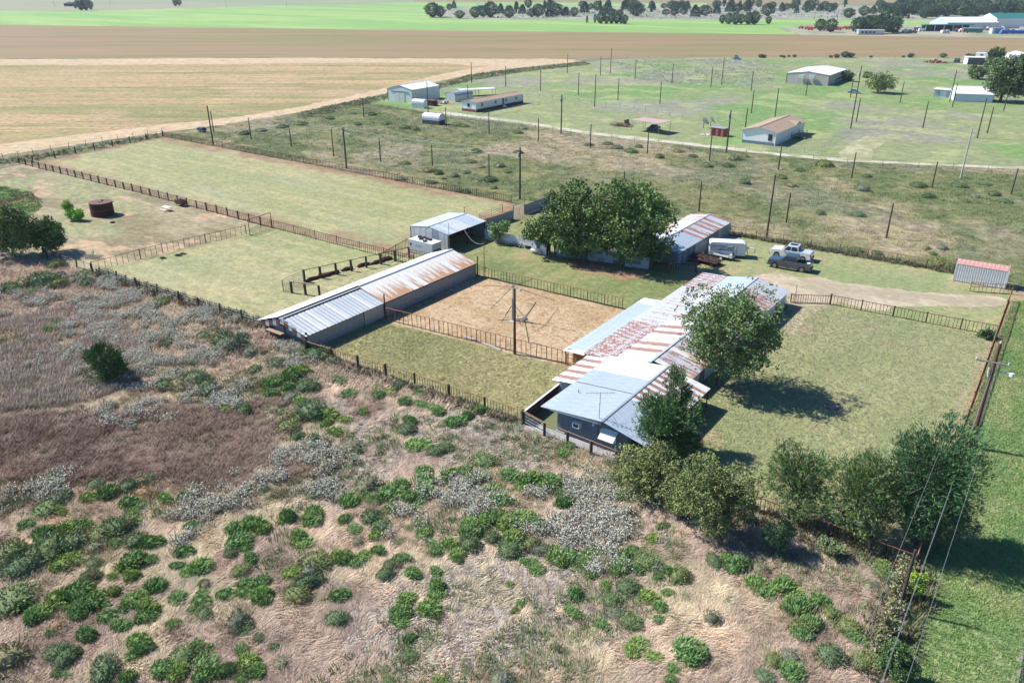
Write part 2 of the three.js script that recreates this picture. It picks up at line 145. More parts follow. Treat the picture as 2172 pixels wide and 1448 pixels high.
{ const g = new THREE.PlaneGeometry(10.6, 1.5, 1, 1); g.rotateX(-Math.PI / 2); const t = tex(256, 64, (u, v, i, j) => { const k = 150 + 40 * HT[(i * 131 + j * 977) & 65535] * fbm(u * 30, v * 5, 3) + 16 * fbm(u * 9, v * 3, 3) - (i % 64 < 1 ? 40 : 0); return [k, k * 0.98, k * 0.95]; }); const m = structure('concrete_walk', g, new THREE.MeshStandardMaterial({ map: t, roughness: 0.95, color: lin(0.8, 0.8, 0.8) })); m.position.set(-30.2, 0.106, -50.35); }
{ const a = at(2174, 1345), g = new THREE.PlaneGeometry(7, 90, 1, 1); g.rotateX(-Math.PI / 2); const t = tex(256, 256, (u, v, i, j) => { const k = 42 + 22 * HT[(i * 131 + j * 977) & 65535] + 14 * fbm(u * 9, v * 9, 3); return [k, k, k * 1.04]; }); t.repeat.set(5, 60); const m = structure('asphalt_road', g, new THREE.MeshStandardMaterial({ map: t, roughness: 0.9 })); m.position.set(a.x + 3.6, 0.11, a.z + 10);
  const gg = new THREE.PlaneGeometry(0.25, 90, 1, 90); gg.rotateX(-Math.PI / 2); { const p = gg.attributes.position; for (let i = 0; i < p.count; i++) p.setX(i, p.getX(i) + (HT[i * 13] - 0.5) * 0.3); } const e = structure('gravel_shoulder', gg, mat(lin(0.42, 0.38, 0.33), 1)); e.position.set(a.x + 0.05, 0.106, a.z + 10); }

// ---------- shared materials ----------
const M = {
  galv: mat(lin(0.60, 0.62, 0.64), 0.5, 0.3), galvDark: mat(lin(0.36, 0.39, 0.42), 0.55, 0.3), steelBlue: mat(lin(0.16, 0.2, 0.26), 0.6, 0.2), paleBlue: mat(lin(0.52, 0.58, 0.63), 0.5, 0.3), white: mat(lin(0.78, 0.78, 0.77), 0.5), cream: mat(lin(0.66, 0.62, 0.56), 0.75), trim: mat(lin(0.13, 0.14, 0.16), 0.7),
  rust: mat(lin(0.21, 0.075, 0.045), 0.8, 0.2), rustLight: mat(lin(0.36, 0.15, 0.085), 0.75, 0.2), rustDark: mat(lin(0.075, 0.03, 0.024), 0.85, 0.1), wood: mat(lin(0.07, 0.052, 0.042), 0.95), woodGrey: mat(lin(0.22, 0.2, 0.18), 0.95), woodPole: mat(lin(0.085, 0.058, 0.042), 0.9), plank: mat(lin(0.32, 0.24, 0.16), 0.9), pipe: mat(lin(0.085, 0.055, 0.044), 0.7, 0.3), pipeGrey: mat(lin(0.33, 0.31, 0.3), 0.6, 0.4), orangeRust: mat(lin(0.34, 0.17, 0.085), 0.75, 0.2), redPaint: mat(lin(0.42, 0.075, 0.06), 0.6), brick: mat(lin(0.2, 0.06, 0.045), 0.9),
  shingle: mat(lin(0.36, 0.26, 0.19), 0.95), glass: mat(lin(0.02, 0.025, 0.03), 0.12), black: mat(lin(0.018, 0.018, 0.02), 0.7), rubber: mat(lin(0.025, 0.025, 0.027), 0.9), concrete: mat(lin(0.46, 0.44, 0.41), 0.95), blueWall: mat(lin(0.135, 0.165, 0.205), 0.85), greenRoof: mat(lin(0.035, 0.2, 0.165), 0.5, 0.1), blueDark: mat(lin(0.02, 0.04, 0.11), 0.4), purpleWall: mat(lin(0.1, 0.075, 0.095), 0.85), dark: mat(lin(0.05, 0.05, 0.052), 0.9), chain: mat(lin(0.42, 0.44, 0.45), 0.5, 0.6), wire: mat(lin(0.5, 0.52, 0.52), 0.4, 0.5), beige: mat(lin(0.52, 0.46, 0.4), 0.7), hotPink: mat(lin(0.62, 0.035, 0.1), 0.5), tile: mat(lin(0.42, 0.26, 0.22), 0.9),
};
// sheet metal with rust that follows the corrugations
function sheetTex(seed, base, rust, amount, { low = 0, streak = 10, bands = 0 } = {}) { return tex(96, 192, (u, v) => { const n = fbm(u * streak + seed * 13.7, v * 2.2 + seed, 4), m = fbm(u * 4 + seed * 3, v * 5 + seed * 7, 4), l = fbm(u * 38 + seed, v * 14 + 3, 2); let r = n * 0.55 + m * 0.3 + l * 0.15 + (low ? low * (0.5 - v) : 0); if (bands) r += bands * (vn(u * 5 + seed, v * 26) - 0.5); const t = sst(1 - amount - 0.07, 1 - amount + 0.05, r); const k = 0.93 + 0.14 * fbm(u * 3 + seed, v * 9, 3); return mix3(gray(base, k), gray(mix3(rust, [180, 140, 116], fbm(u * 9, v * 9 + seed, 3) * 0.5), 0.85 + 0.3 * l), t); }); }
const sheetMat = (t, rough = 0.5, metal = 0.12) => new THREE.MeshStandardMaterial({ map: t, roughness: rough, metalness: metal, side: THREE.DoubleSide, color: lin(0.9, 0.9, 0.9) });
const GAL = [196, 200, 204], WHT = [226, 226, 226], BLU = [176, 189, 200], RED = [160, 118, 110], ORG = [198, 150, 110];
const S = { galv: [1, 2, 3].map((i) => sheetMat(sheetTex(i, GAL, ORG, 0.3))), white: [4, 5].map((i) => sheetMat(sheetTex(i, WHT, ORG, 0.26))), blue: [6, 7].map((i) => sheetMat(sheetTex(i, BLU, RED, 0.26))), stripe: [8, 9].map((i) => sheetMat(sheetTex(i, [204, 197, 193], [156, 112, 102], 0.62, { streak: 9, bands: 0.12 }), 0.7, 0.1)), mottle: [10, 11, 12].map((i) => sheetMat(sheetTex(i, [196, 194, 194], [146, 100, 92], 0.53, { bands: 0.45 }), 0.65, 0.15)), fleck: [13, 14].map((i) => sheetMat(sheetTex(i, GAL, RED, 0.33, { bands: 0.3 }))), rustLow: [15, 16, 17].map((i) => sheetMat(sheetTex(i, [224, 220, 214], ORG, 0.43, { low: 0.4 }), 0.6, 0.2)), lines: [18, 19].map((i) => sheetMat(sheetTex(i, GAL, [150, 106, 98], 0.47, { streak: 7, bands: 0.2 }), 0.6, 0.2)), wall: [20, 21].map((i) => sheetMat(sheetTex(i, [150, 158, 166], RED, 0.28), 0.6, 0.25)), contWhite: [22, 23].map((i) => sheetMat(sheetTex(i, [226, 226, 226], RED, 0.3), 0.6, 0.1)), contRed: [24, 25].map((i) => sheetMat(sheetTex(i, [204, 146, 138], [224, 190, 182], 0.42), 0.75, 0.05)) };
function ribGeo(n, sharp = 0.3) { const p = [], uv = [], pr = []; for (let i = 0; i < n; i++) { const a = i / n, w = 1 / n; pr.push([a, 0], [a + w * (0.5 - sharp), 0], [a + w * 0.5 - w * sharp * 0.45, 1], [a + w * 0.5 + w * sharp * 0.45, 1], [a + w * (0.5 + sharp), 0]); } pr.push([1, 0]);
  for (let i = 0; i + 1 < pr.length; i++) { const [x0, y0] = pr[i], [x1, y1] = pr[i + 1]; if (x1 - x0 < 1e-6) continue; for (const [x, y, z] of [[x0, y0, 0], [x0, y0, 1], [x1, y1, 1], [x0, y0, 0], [x1, y1, 1], [x1, y1, 0]]) { p.push(x, y, z); uv.push(x, z); } }
  const g = new THREE.BufferGeometry(); g.setAttribute('position', new THREE.Float32BufferAttribute(p, 3)); g.setAttribute('uv', new THREE.Float32BufferAttribute(uv, 2)); g.computeVertexNormals(); return g; }
const RIB3 = ribGeo(3), RIB6 = ribGeo(6, 0.4), RIB1 = ribGeo(1, 0.38);
// a run of metal sheets: A-B is the lower edge, D lies above A
function sheets(th, name, A, B, D, n, matFn, { geo = RIB3, rib = 0.03, out, jitter = 0 } = {}) {
  let up = D.clone().sub(A), run = B.clone().sub(A), nrm = up.clone().cross(run).normalize(); const want = out || V(0, 1, 0); let a = A;
  if (nrm.dot(want) < 0) { a = B; run = run.negate(); nrm.negate(); }
  for (let i = 0; i < n; i++) { const m = new THREE.Mesh(geo, matFn(i, n)); m.name = name; const x = run.clone().divideScalar(n), o = a.clone().addScaledVector(x, i).addScaledVector(nrm, jitter * HT[(i * 31 + n * 7) & 65535]);
    const mtx = new THREE.Matrix4().makeBasis(x, nrm.clone().multiplyScalar(rib), up).setPosition(o); mtx.decompose(m.position, m.quaternion, m.scale); th.add(m); } }
const pick = (arr, i, s = 0) => arr[Math.floor(HT[(i * 37 + s * 101 + 11) & 65535] * arr.length) % arr.length];
const any = (arr, s) => (i) => pick(arr, i, s);
function prism(th, name, mat_, pts, z0, z1) { const sh = new THREE.Shape(pts.map(([x, y]) => new THREE.Vector2(x, y))), g = new THREE.ExtrudeGeometry(sh, { depth: Math.abs(z1 - z0), bevelEnabled: false }); const m = part(th, name, g, mat_, V(0, 0, Math.min(z0, z1))); return m; }
function windowOn(th, x, y, z, w, h, axis, mats = [M.white, M.glass]) { const f = axis === 'z' ? bx(th, 'window', mats[0], x - w / 2, x + w / 2, y, y + h, z - 0.05, z + 0.05) : bx(th, 'window', mats[0], x - 0.05, x + 0.05, y, y + h, z - w / 2, z + w / 2); const p = new THREE.Mesh(BOX, mats[1]); p.name = 'pane'; p.scale.set(axis === 'z' ? 0.8 : 1.3, 0.82, axis === 'z' ? 1.3 : 0.8); f.add(p); return f; }

// long low shed on the left
{ const b = V(-67.6, 0, -64), t = thing('long_shed', 'long low metal shed with a rust-streaked white roof beside the sand arena', 'shed', b), X = (x) => x - b.x, Z = (z) => z - b.z;
  const xl = X(-71.7), xr = X(-63.4), xm = X(-67.65), z0 = Z(-48.9), zm = Z(-61), z1 = Z(-78.9), rng = rnd(5);
  sheets(t, 'roof_sheet', V(xl, 1.85, z0), V(xl, 1.85, z1), V(xm - 0.15, 3.2, z0), 33, any(S.white, 1));
  sheets(t, 'roof_sheet', V(xr + 0.12, 1.96, z0), V(xr + 0.12, 1.96, zm), V(xm + 0.5, 2.92, z0), 22, any([S.galv[0], S.white[0], S.galv[1]], 2), { geo: RIB1, rib: 0.045 });
  sheets(t, 'roof_sheet', V(xr + 0.1, 2, zm), V(xr + 0.1, 2, z1), V(xm, 3.17, zm), 20, (i) => (i < 3 || i > 5 && i < 10 || i > 14 || HT[i * 9] > 0.45 ? pick(S.rustLow, i, 4) : pick(S.white, i, 3)));
  bx(t, 'ridge_cap', M.galv, xm - 0.2, xm + 0.16, 3.2, 3.24, zm, z1); bx(t, 'ridge_flashing', M.galvDark, xm - 0.05, xm + 0.3, 3.0, 3.07, z0, zm);
  bx(t, 'wall', M.galvDark, xr - 0.12, xr - 0.04, 0, 2.0, zm - 0.4, z1); sheets(t, 'wall_sheet', V(xr - 0.03, 0.05, zm), V(xr - 0.03, 0.05, z1), V(xr - 0.03, 1.98, zm), 17, any(S.wall, 6), { out: V(1, 0, 0), geo: RIB6, rib: 0.015 });
  sheets(t, 'wall_sheet', V(xr - 0.03, 0.05, z0 - 0.5), V(xr - 0.03, 0.05, zm + 3.4), V(xr - 0.03, 1.9, z0 - 0.5), 8, any(S.wall, 8), { out: V(1, 0, 0), geo: RIB6, rib: 0.015 }); bx(t, 'sliding_door', M.galvDark, xr - 0.06, xr + 0.03, 0.1, 1.85, zm + 0.15, zm + 3.3);
  bx(t, 'wall', M.galvDark, xl + 0.35, xl + 0.42, 0, 1.8, z0 - 0.6, z1); bx(t, 'eave_fascia', M.rustDark, xr + 0.02, xr + 0.08, 1.86, 1.98, z0, z1);
  prism(t, 'gable_wall', M.galvDark, [[xl + 0.4, 0], [xr - 0.1, 0], [xr - 0.1, 1.95], [xm, 3.1], [xl + 0.4, 1.9]], z1 + 0.1, z1 + 0.18);
  const cols = [M.rust, M.galv, M.rust, M.galv, M.rust, M.galv, M.rust, M.galv]; for (let i = 0; i < 11; i++) { const x = xl + 0.7 + i * 0.68, top = 1.85 + Math.min(x - xl, xr - x) * 0.31; bx(t, 'gable_board', cols[i % 2 ? 1 : i % 4 ? 0 : 6], x, x + 0.6, top - 0.75, top, z0 - 0.12 - (i % 2) * 0.02, z0 - 0.06 - (i % 2) * 0.02); }
  for (const x of [xm - 2.2, xm + 0.4, xr - 0.2]) bar(t, 'post', M.wood, V(x, 0, z0 - 0.3), V(x, 2.3, z0 - 0.3), 0.12); bx(t, 'ledge_plank', M.plank, xm - 2.2, xm + 0.4, 1.25, 1.31, z0 - 0.2, z0 + 0.4); bx(t, 'wall', M.galv, xl + 0.7, xr - 0.2, 0, 1.1, z0 - 1.6, z0 - 1.55);
  bar(t, 'corner_post', M.wood, V(xr + 0.1, 0, zm), V(xr + 0.1, 3.1, zm), 0.09); bar(t, 'corner_post', M.wood, V(xr + 0.15, 0, z1 - 0.1), V(xr + 0.15, 3.0, z1 - 0.1), 0.09); }

// open barn with the tyre-topped box in front of it
{ const b = V(-77.4, 0, -89.6), t = thing('open_barn', 'open-sided pole barn with pale blue metal gable roof and dark interior', 'barn', b), X = (x) => x - b.x, Z = (z) => z - b.z, z0 = Z(-84.9), z1 = Z(-94.2), xl = X(-81.3), xr = X(-73.4), xm = X(-77.4);
  sheets(t, 'roof_sheet', V(xl, 2.78, z0), V(xl, 2.78, z1), V(xm, 3.3, z0), 10, any(S.blue, 3)); sheets(t, 'roof_sheet', V(xr, 2.7, z0), V(xr, 2.7, z1), V(xm, 3.3, z0), 10, any([S.blue[0], S.galv[0]], 5)); bx(t, 'ridge_cap', M.galvDark, xm - 0.12, xm + 0.12, 3.31, 3.35, z0, z1);
  for (let i = 0; i < 12; i++) { const x = xl + 0.2 + i * 0.62, top = 2.72 + 0.5 * (1 - Math.abs(x + 0.3 - xm) / 4); bx(t, 'wall_sheet', [M.galv, M.paleBlue, M.galvDark, M.galv][Math.floor(HT[i * 5 + 3] * 4)], x, x + 0.6, 0, top, z0 - 0.1 - (i % 2) * 0.02, z0 - 0.04 - (i % 2) * 0.02); }
  sheets(t, 'wall_sheet', V(xl + 0.1, 0, z0), V(xl + 0.1, 0, z1), V(xl + 0.1, 2.7, z0), 9, any(S.wall, 2), { out: V(-1, 0, 0) }); sheets(t, 'wall_sheet', V(xl + 0.1, 0, z1 + 0.1), V(xr - 0.3, 0, z1 + 0.1), V(xl + 0.1, 2.7, z1 + 0.1), 8, any(S.wall, 4), { out: V(0, 0, -1) });
  for (const z of [z0 - 0.15, (z0 + z1) / 2, z1 + 0.25]) bar(t, 'post', M.wood, V(xr - 0.2, 0, z), V(xr - 0.2, 2.75, z), 0.1); bar(t, 'mast', M.pipeGrey, V(xr + 0.1, 0, z0 + 0.05), V(xr + 0.1, 4.6, z0 + 0.05), 0.04); bx(t, 'hay_rack', M.rustDark, xl + 1, xm, 0, 1.2, z1 + 0.7, z1 + 1.8); }
{ const b = at(905, 520); b.set(-75.9, 0, -82.3); const t = thing('box_body', 'old white box truck body with tyres on its roof beside the open barn', 'box', b); const hx = 2.35, hz = 1.0;
  bx(t, 'body', M.galv, -hx, hx, 0.15, 2.1, -hz, hz); bx(t, 'roof', M.white, -hx - 0.05, hx + 0.05, 2.1, 2.16, -hz - 0.05, hz + 0.05); for (let i = 0; i < 9; i++) bx(t, 'siding_board', M.galv, -hx, hx, 0.2 + i * 0.21, 0.37 + i * 0.21, hz + 0.003, hz + 0.03 + (i % 2) * 0.01);
  bx(t, 'blue_panel', mat(lin(0.06, 0.16, 0.28), 0.6), hx + 0.003, hx + 0.03, 0.3, 1.15, -0.9, 0.9); bx(t, 'vent', M.galvDark, -1, 0.2, 1.35, 1.6, hz + 0.03, hz + 0.07); part(t, 'hole', CYL, M.black, V(-1.9, 1.45, hz + 0.05), V(0.16, 0.03, 0.2), [Math.PI / 2, 0, 0]); for (const x of [-2, 2]) bx(t, 'skid', M.wood, x - 0.1, x + 0.1, 0, 0.15, -hz, hz);
  const TY = new THREE.TorusGeometry(0.26, 0.1, 7, 14); [[-1.5, -0.55, 'leftmost tyre'], [-0.7, -0.6, 'tyre behind the middle tyre'], [-0.6, 0.15, 'middle tyre'], [0.1, -0.45, 'tyre right of the middle'], [0.75, -0.35, 'tyre near the right end'], [0.6, 0.6, 'frontmost tyre']].forEach(([x, z, l]) => { const y = thing('old_tyre', l + ' on top of the white box body', 'tyre', V(b.x + x, 2.26, b.z + z), 'tyres on the box roof'); part(y, 'tread', TY, M.rubber, null, null, [Math.PI / 2, 0, 0]); part(y, 'wheel_rim', CYL, M.rustDark, V(0, 0, 0), V(0.14, 0.1, 0.14)); }); }

// barn with the rusty red streaks
{ const b = V(-45.9, 0, -108.3), t = thing('streaked_barn', 'metal barn with blue walls and red rust bars on its roof behind the horse trailer', 'barn', b), X = (x) => x - b.x, Z = (z) => z - b.z, z0 = Z(-98.4), z1 = Z(-118.3), xl = X(-49.5), xr = X(-42.35), xm = X(-46);
  sheets(t, 'roof_sheet', V(xl, 2.3, z0), V(xl, 2.3, z1), V(xm, 2.95, z0), 22, (i) => (i > 15 && i % 2 ? S.lines[0] : i > 9 && i < 13 ? S.rustLow[0] : pick(S.galv, i, 9))); sheets(t, 'roof_sheet', V(xr, 2.22, z0), V(xr, 2.22, z1), V(xm, 2.95, z0), 22, (i, n) => { const k = n - 1 - i; return [0, 3, 5, 7, 10, 12].includes(i) ? pick(S.stripe, i, 3) : i < 12 ? (i % 3 ? S.galv[1] : S.lines[1]) : pick(S.blue, i, 2); });
  bx(t, 'ridge_cap', M.galvDark, xm - 0.12, xm + 0.12, 2.96, 3.0, z0, z1); sheets(t, 'wall_sheet', V(xr - 0.1, 0, z0 - 0.2), V(xr - 0.1, 0, z1 + 0.2), V(xr - 0.1, 2.18, z0 - 0.2), 20, any([M.steelBlue, S.wall[0], M.steelBlue, M.galvDark], 5), { out: V(1, 0, 0), geo: RIB6, rib: 0.02 }); sheets(t, 'wall_sheet', V(xl + 0.1, 0, z0 - 0.2), V(xl + 0.1, 0, z1 + 0.2), V(xl + 0.1, 2.25, z0 - 0.2), 20, any(S.wall, 7), { out: V(-1, 0, 0) });
  for (const z of [z0 - 0.25, z1 + 0.2]) prism(t, 'gable_wall', M.steelBlue, [[xl + 0.12, 0], [xr - 0.12, 0], [xr - 0.12, 2.15], [xm, 2.86], [xl + 0.12, 2.2]], z, z + 0.06); bx(t, 'door', M.trim, xm + 0.6, xm + 2.4, 0.02, 1.95, z0 - 0.19, z0 - 0.12); bx(t, 'side_door', M.galvDark, xr - 0.07, xr - 0.02, 0.1, 1.9, z0 - 10, z0 - 7.4); bar(t, 'leaning_plank', M.plank, V(xr - 0.2, 0.05, z0 + 1.3), V(xr - 0.1, 2, z0 + 0.1), 0.07); }

// the long stable with the house at its front end
{ const b = V(-31, 0, -78), t = thing('long_stable', 'long stable with patchwork metal roof of red-striped, mottled and pale sheets', 'stable', b), X = (x) => x - b.x, Z = (z) => z - b.z, z0 = Z(-63.6), z1 = Z(-93.7), xl = X(-36.7), xk = X(-33.2), xm = X(-29.35), xr = X(-25.05);
  const N = 34, left = (i) => { const f = i / N; return f > 0.77 ? pick(S.lines, i, 2) : f > 0.34 ? pick(S.fleck, i, 3) : pick(S.mottle, i, 1); }, upper = (i) => { const f = i / N; return f > 0.8 ? pick(S.blue, i, 2) : f > 0.45 ? pick(S.fleck, i, 6) : i % 3 === 1 ? S.white[0] : i % 2 ? pick(S.stripe, i, 2) : S.fleck[0]; }, right = (i) => { const f = i / N; return f > 0.84 ? pick(S.fleck, i, 8) : f > 0.7 ? pick(S.mottle, i, 4) : i % 2 ? pick(S.lines, i, 9) : i % 4 ? S.fleck[1] : S.rustLow[1]; };
  const rev = (fn) => (i, n) => fn(n - 1 - i);
  const ord = (A, B, D, fn) => { const up = D.clone().sub(A), run = B.clone().sub(A); return up.cross(run).y < 0 ? rev(fn) : fn; };
  const runR = (A, B, D, n, fn) => sheets(t, 'roof_sheet', A, B, D, n, ord(A, B, D, fn), { jitter: 0.012 });
  runR(V(xl, 2.0, z0 + 0.5), V(xl, 2.0, z1), V(xk, 2.2, z0 + 0.5), N, left); runR(V(xk, 2.205, z0), V(xk, 2.205, z1), V(xm, 2.85, z0), N, upper); runR(V(xr, 2.0, z0 - 0.6), V(xr, 2.0, z1), V(xm, 2.85, z0 - 0.6), N, right); bx(t, 'ridge_cap', M.galv, xm - 0.13, xm + 0.13, 2.87, 2.92, z0, z1);
  sheets(t, 'wall_sheet', V(xr - 0.35, 0, z0 - 1.5), V(xr - 0.35, 0, z1 + 0.1), V(xr - 0.35, 2.05, z0 - 1.5), 28, any([M.galv, S.wall[0], M.galv], 2), { out: V(1, 0, 0), geo: RIB6, rib: 0.015 }); bx(t, 'wall', M.galvDark, xl + 0.3, xl + 0.38, 0, 1.95, z0, z1 + 0.1); prism(t, 'gable_wall', M.galvDark, [[xl + 0.3, 0], [xr - 0.4, 0], [xr - 0.4, 2], [xm, 2.8], [xk, 2.15], [xl + 0.3, 1.95]], z1 + 0.1, z1 + 0.18); prism(t, 'gable_wall', M.galvDark, [[xl + 0.3, 0], [xr - 0.4, 0], [xr - 0.4, 2], [xm, 2.8], [xk, 2.15], [xl + 0.3, 1.95]], z0 - 0.3, z0 - 0.22);
  for (const z of [-6, -11]) { windowOn(t, xr - 0.32, 1, z0 + z, 0.8, 0.7, 'x'); } bx(t, 'stall_door', M.trim, xr - 0.36, xr - 0.3, 0.05, 1.95, z0 - 4.6, z0 - 3.4); part(t, 'roof_vent', TAPER, M.trim, V(xm - 0.3, 3.0, z1 + 1), V(0.12, 0.35, 0.12)); bar(t, 'vent_pipe', M.trim, V(xm - 1.2, 2.6, z1 + 0.6), V(xm - 0.9, 3.05, z1 + 0.6), 0.05);
  // lean-to along the arena
  const lx = X(-39.05), la = Z(-62.8), lb = Z(-81.4); sheets(t, 'lean_to_sheet', V(lx, 1.78, la), V(lx, 1.78, lb), V(xl + 0.25, 1.97, la), 19, (i, n) => (i === 0 || i > 16 ? S.white[1] : pick(S.blue, i, 5)), { jitter: 0.01 }); for (let i = 0; i < 6; i++) bar(t, 'lean_to_post', M.wood, V(lx + 0.25, 0, la - 0.3 - i * 3.6), V(lx + 0.25, 1.8, la - 0.3 - i * 3.6), 0.06); bx(t, 'lean_to_beam', M.plank, lx + 0.2, lx + 0.3, 1.66, 1.77, la - 0.1, lb + 0.1); bx(t, 'feed_rack', M.orangeRust, lx + 0.6, xl + 0.2, 0.05, 1.2, la - 1.2, la - 1.14);
  bar(t, 'yard_lamp_pole', M.rust, V(X(-24.6), 0, z1 - 1), V(X(-24.6), 2.6, z1 - 1), 0.035); }
{ const b = V(-28.6, 0, -57), t = thing('front_house', 'small dark blue board house with pale metal roof at the stable front', 'house', b), X = (x) => x - b.x, Z = (z) => z - b.z, z0 = Z(-50.55), z1 = Z(-63.4), zw = Z(-51.3), xl = X(-33.55), xm = X(-27.25), xr = X(-22.8), wl = X(-32.2), wr = X(-24.9);
  const lx = (i, n) => { const z = (n === 14) ? i : i; return i > 9 ? pick(S.white, i, 7) : pick(S.blue, i, 8); };
  const A = V(xl, 2.5, z0), B = V(xl, 2.5, z1), D = V(xm, 3.12, z0); sheets(t, 'roof_sheet', A, B, D, 14, (i, n) => { const k = D.clone().sub(A).cross(B.clone().sub(A)).y < 0 ? n - 1 - i : i; return lx(k, n); }, { rib: 0.02 });
  { const A2 = V(xr, 2.1, z0), B2 = V(xr, 2.1, z1), D2 = V(xm, 3.12, z0), f = D2.clone().sub(A2).cross(B2.clone().sub(A2)).y < 0; sheets(t, 'roof_sheet', A2, B2, D2, 26, (i, n) => { const k = f ? n - 1 - i : i; return k > 9 && k < 24 && k % 2 ? S.stripe[0] : k > 9 ? S.white[0] : pick(S.blue, k, 1); }, { rib: 0.025 }); }
  bx(t, 'ridge_cap', M.galvDark, xm - 0.1, xm + 0.1, 3.13, 3.17, z0, z1); bx(t, 'roof_seam', M.rust, xl + 0.2, xm - 0.2, 2.54, 2.56, Z(-56.4), Z(-56.43)).rotation.z = Math.atan2(0.62, xm - xl); t.children[t.children.length - 1].position.y = 2.86;
  for (let i = 0; i < 24; i++) { const x = wl + i * 0.297, top = x < xm ? 2.46 + 0.58 * (x - xl) / (xm - xl) : 2.06 + 0.98 * (xr - x) / (xr - xm); bx(t, 'wall_board', M.blueWall, x, x + 0.285, 0.1, top, zw - 0.04, zw + 0.02 + (i % 2) * 0.012); } bx(t, 'wall', M.blueWall, wl, wl + 0.12, 0.1, 2.55, zw - 0.05, z1); bx(t, 'wall', M.blueWall, wr - 0.1, wr, 0.1, 2.5, zw - 0.05, z1); bx(t, 'gable_backing', M.blueWall, wl + 0.1, wr - 0.1, 0.05, 2.5, zw - 0.16, zw - 0.06); bx(t, 'soffit', M.white, xl + 0.7, xm - 0.4, 2.28, 2.46, z0 - 0.5, z0 - 0.42).rotation.z = 0.06; bx(t, 'fascia', M.galvDark, xl, xm, 2.74, 2.82, z0 - 0.02, z0 + 0.03).rotation.z = Math.atan2(0.62, xm - xl); bx(t, 'concrete_footing', M.concrete, wl - 0.1, wr + 0.1, 0, 0.16, zw - 0.1, zw + 0.1);
  for (const z of [-51.2, -55.2, -59.2, -63.1]) bar(t, 'porch_post', M.wood, V(xr - 0.12, 0, Z(z)), V(xr - 0.12, 2.1, Z(z)), 0.06);
  const ac = bx(t, 'air_conditioner', M.white, X(-30.35), X(-29.65), 1.35, 1.85, zw, zw + 0.5); { const g = new THREE.Mesh(BOX, M.dark); g.name = 'grille'; g.position.set(0, 0, 0.5); g.scale.set(0.7, 0.66, 0.04); ac.add(g); }
  windowOn(t, X(-26.75), 0.95, zw + 0.03, 1.1, 1.0, 'z', [M.white, M.glass]); const aw = sheetsGroup(t, 'awning'); sheets(aw, 'awning_sheet', V(X(-27.5), 1.45, zw + 0.95), V(X(-26), 1.45, zw + 0.95), V(X(-27.5), 2.12, zw + 0.05), 4, () => M.white); bx(aw, 'awning_side', M.white, X(-27.52), X(-27.5), 1.5, 2.1, zw + 0.05, zw + 0.5);
  part(t, 'outdoor_light', TAPER, M.white, V(X(-28.35), 2.2, zw + 0.25), V(0.14, 0.16, 0.14)); bx(t, 'meter_box', M.pipeGrey, X(-25.9), X(-25.6), 0.6, 1.1, zw + 0.03, zw + 0.16); bar(t, 'roof_pipe', M.pipeGrey, V(X(-32), 2.6, Z(-54.5)), V(X(-32), 2.95, Z(-54.5)), 0.05);
  // red-striped corner roof and side wall
  sheets(t, 'corner_roof_sheet', V(X(-36.1), 1.95, Z(-56.3)), V(X(-36.1), 1.95, Z(-63)), V(X(-33.2), 2.35, Z(-56.3)), 9, (i) => (i % 2 ? S.stripe[1] : S.white[0])); bx(t, 'corner_wall', M.concrete, X(-35.9), X(-33.2), 0, 1.95, Z(-57.1), Z(-57)); bx(t, 'corner_wall', M.concrete, X(-35.95), X(-35.85), 0, 1.95, Z(-63), Z(-57.12)); }
function sheetsGroup(t, name) { const g = new THREE.Group(); g.name = name; t.add(g); return g; }
{ const b = V(-35.6, 0, -53.8), t = thing('board_wall', 'waist-high red brown board wall with a white cap beside the front house', 'wall', b); for (let i = 0; i < 5; i++) bx(t, 'board', i % 2 ? M.brick : M.rustDark, -0.05 - (i % 2) * 0.01, 0.05 + (i % 2) * 0.01, 0.05 + i * 0.24, 0.27 + i * 0.24, -3.2, 3.2); bx(t, 'cap', M.white, -0.1, 0.1, 1.26, 1.31, -3.25, 3.25); for (const z of [-3, 0, 3]) bx(t, 'post', M.woodGrey, 0.06, 0.16, 0, 1.25, z - 0.06, z + 0.06); t.rotation.y = 0.05; }
{ const a = at(1272, 944); a.set(-27.75, 0, -50.9); const t = thing('tv_antenna', 'tall television antenna mast with a long toothed boom above the front house', 'antenna', a); bar(t, 'mast', M.rust, V(0, 0, 0), V(0, 2.9, 0), 0.035); bar(t, 'upper_mast', M.pipeGrey, V(0, 2.9, 0), V(0, 5.6, 0), 0.03); const k = V(0.86, 0, -0.5).normalize(); bar(t, 'boom', M.pipeGrey, k.clone().multiplyScalar(-1.2).setY(5.5), k.clone().multiplyScalar(1.2).setY(5.65), 0.022); for (let i = 0; i < 9; i++) { const c = k.clone().multiplyScalar(-1.15 + i * 0.29).setY(5.52 + i * 0.015), l = 0.2 + i * 0.035, s = V(0.5, 0, 0.86).multiplyScalar(l); bar(t, 'element', M.pipeGrey, c.clone().sub(s), c.clone().add(s), 0.012, ROD4); } for (const s of [-1, 1]) { bar(t, 'lower_element', M.white, V(0, 4.6, 0), V(-0.9, 4.3 + s * 0.1, 0.5 * s), 0.014, ROD4); bar(t, 'lower_element', M.white, V(0, 4.6, 0), V(0.5 * s, 4.5, -0.7), 0.014, ROD4); } }

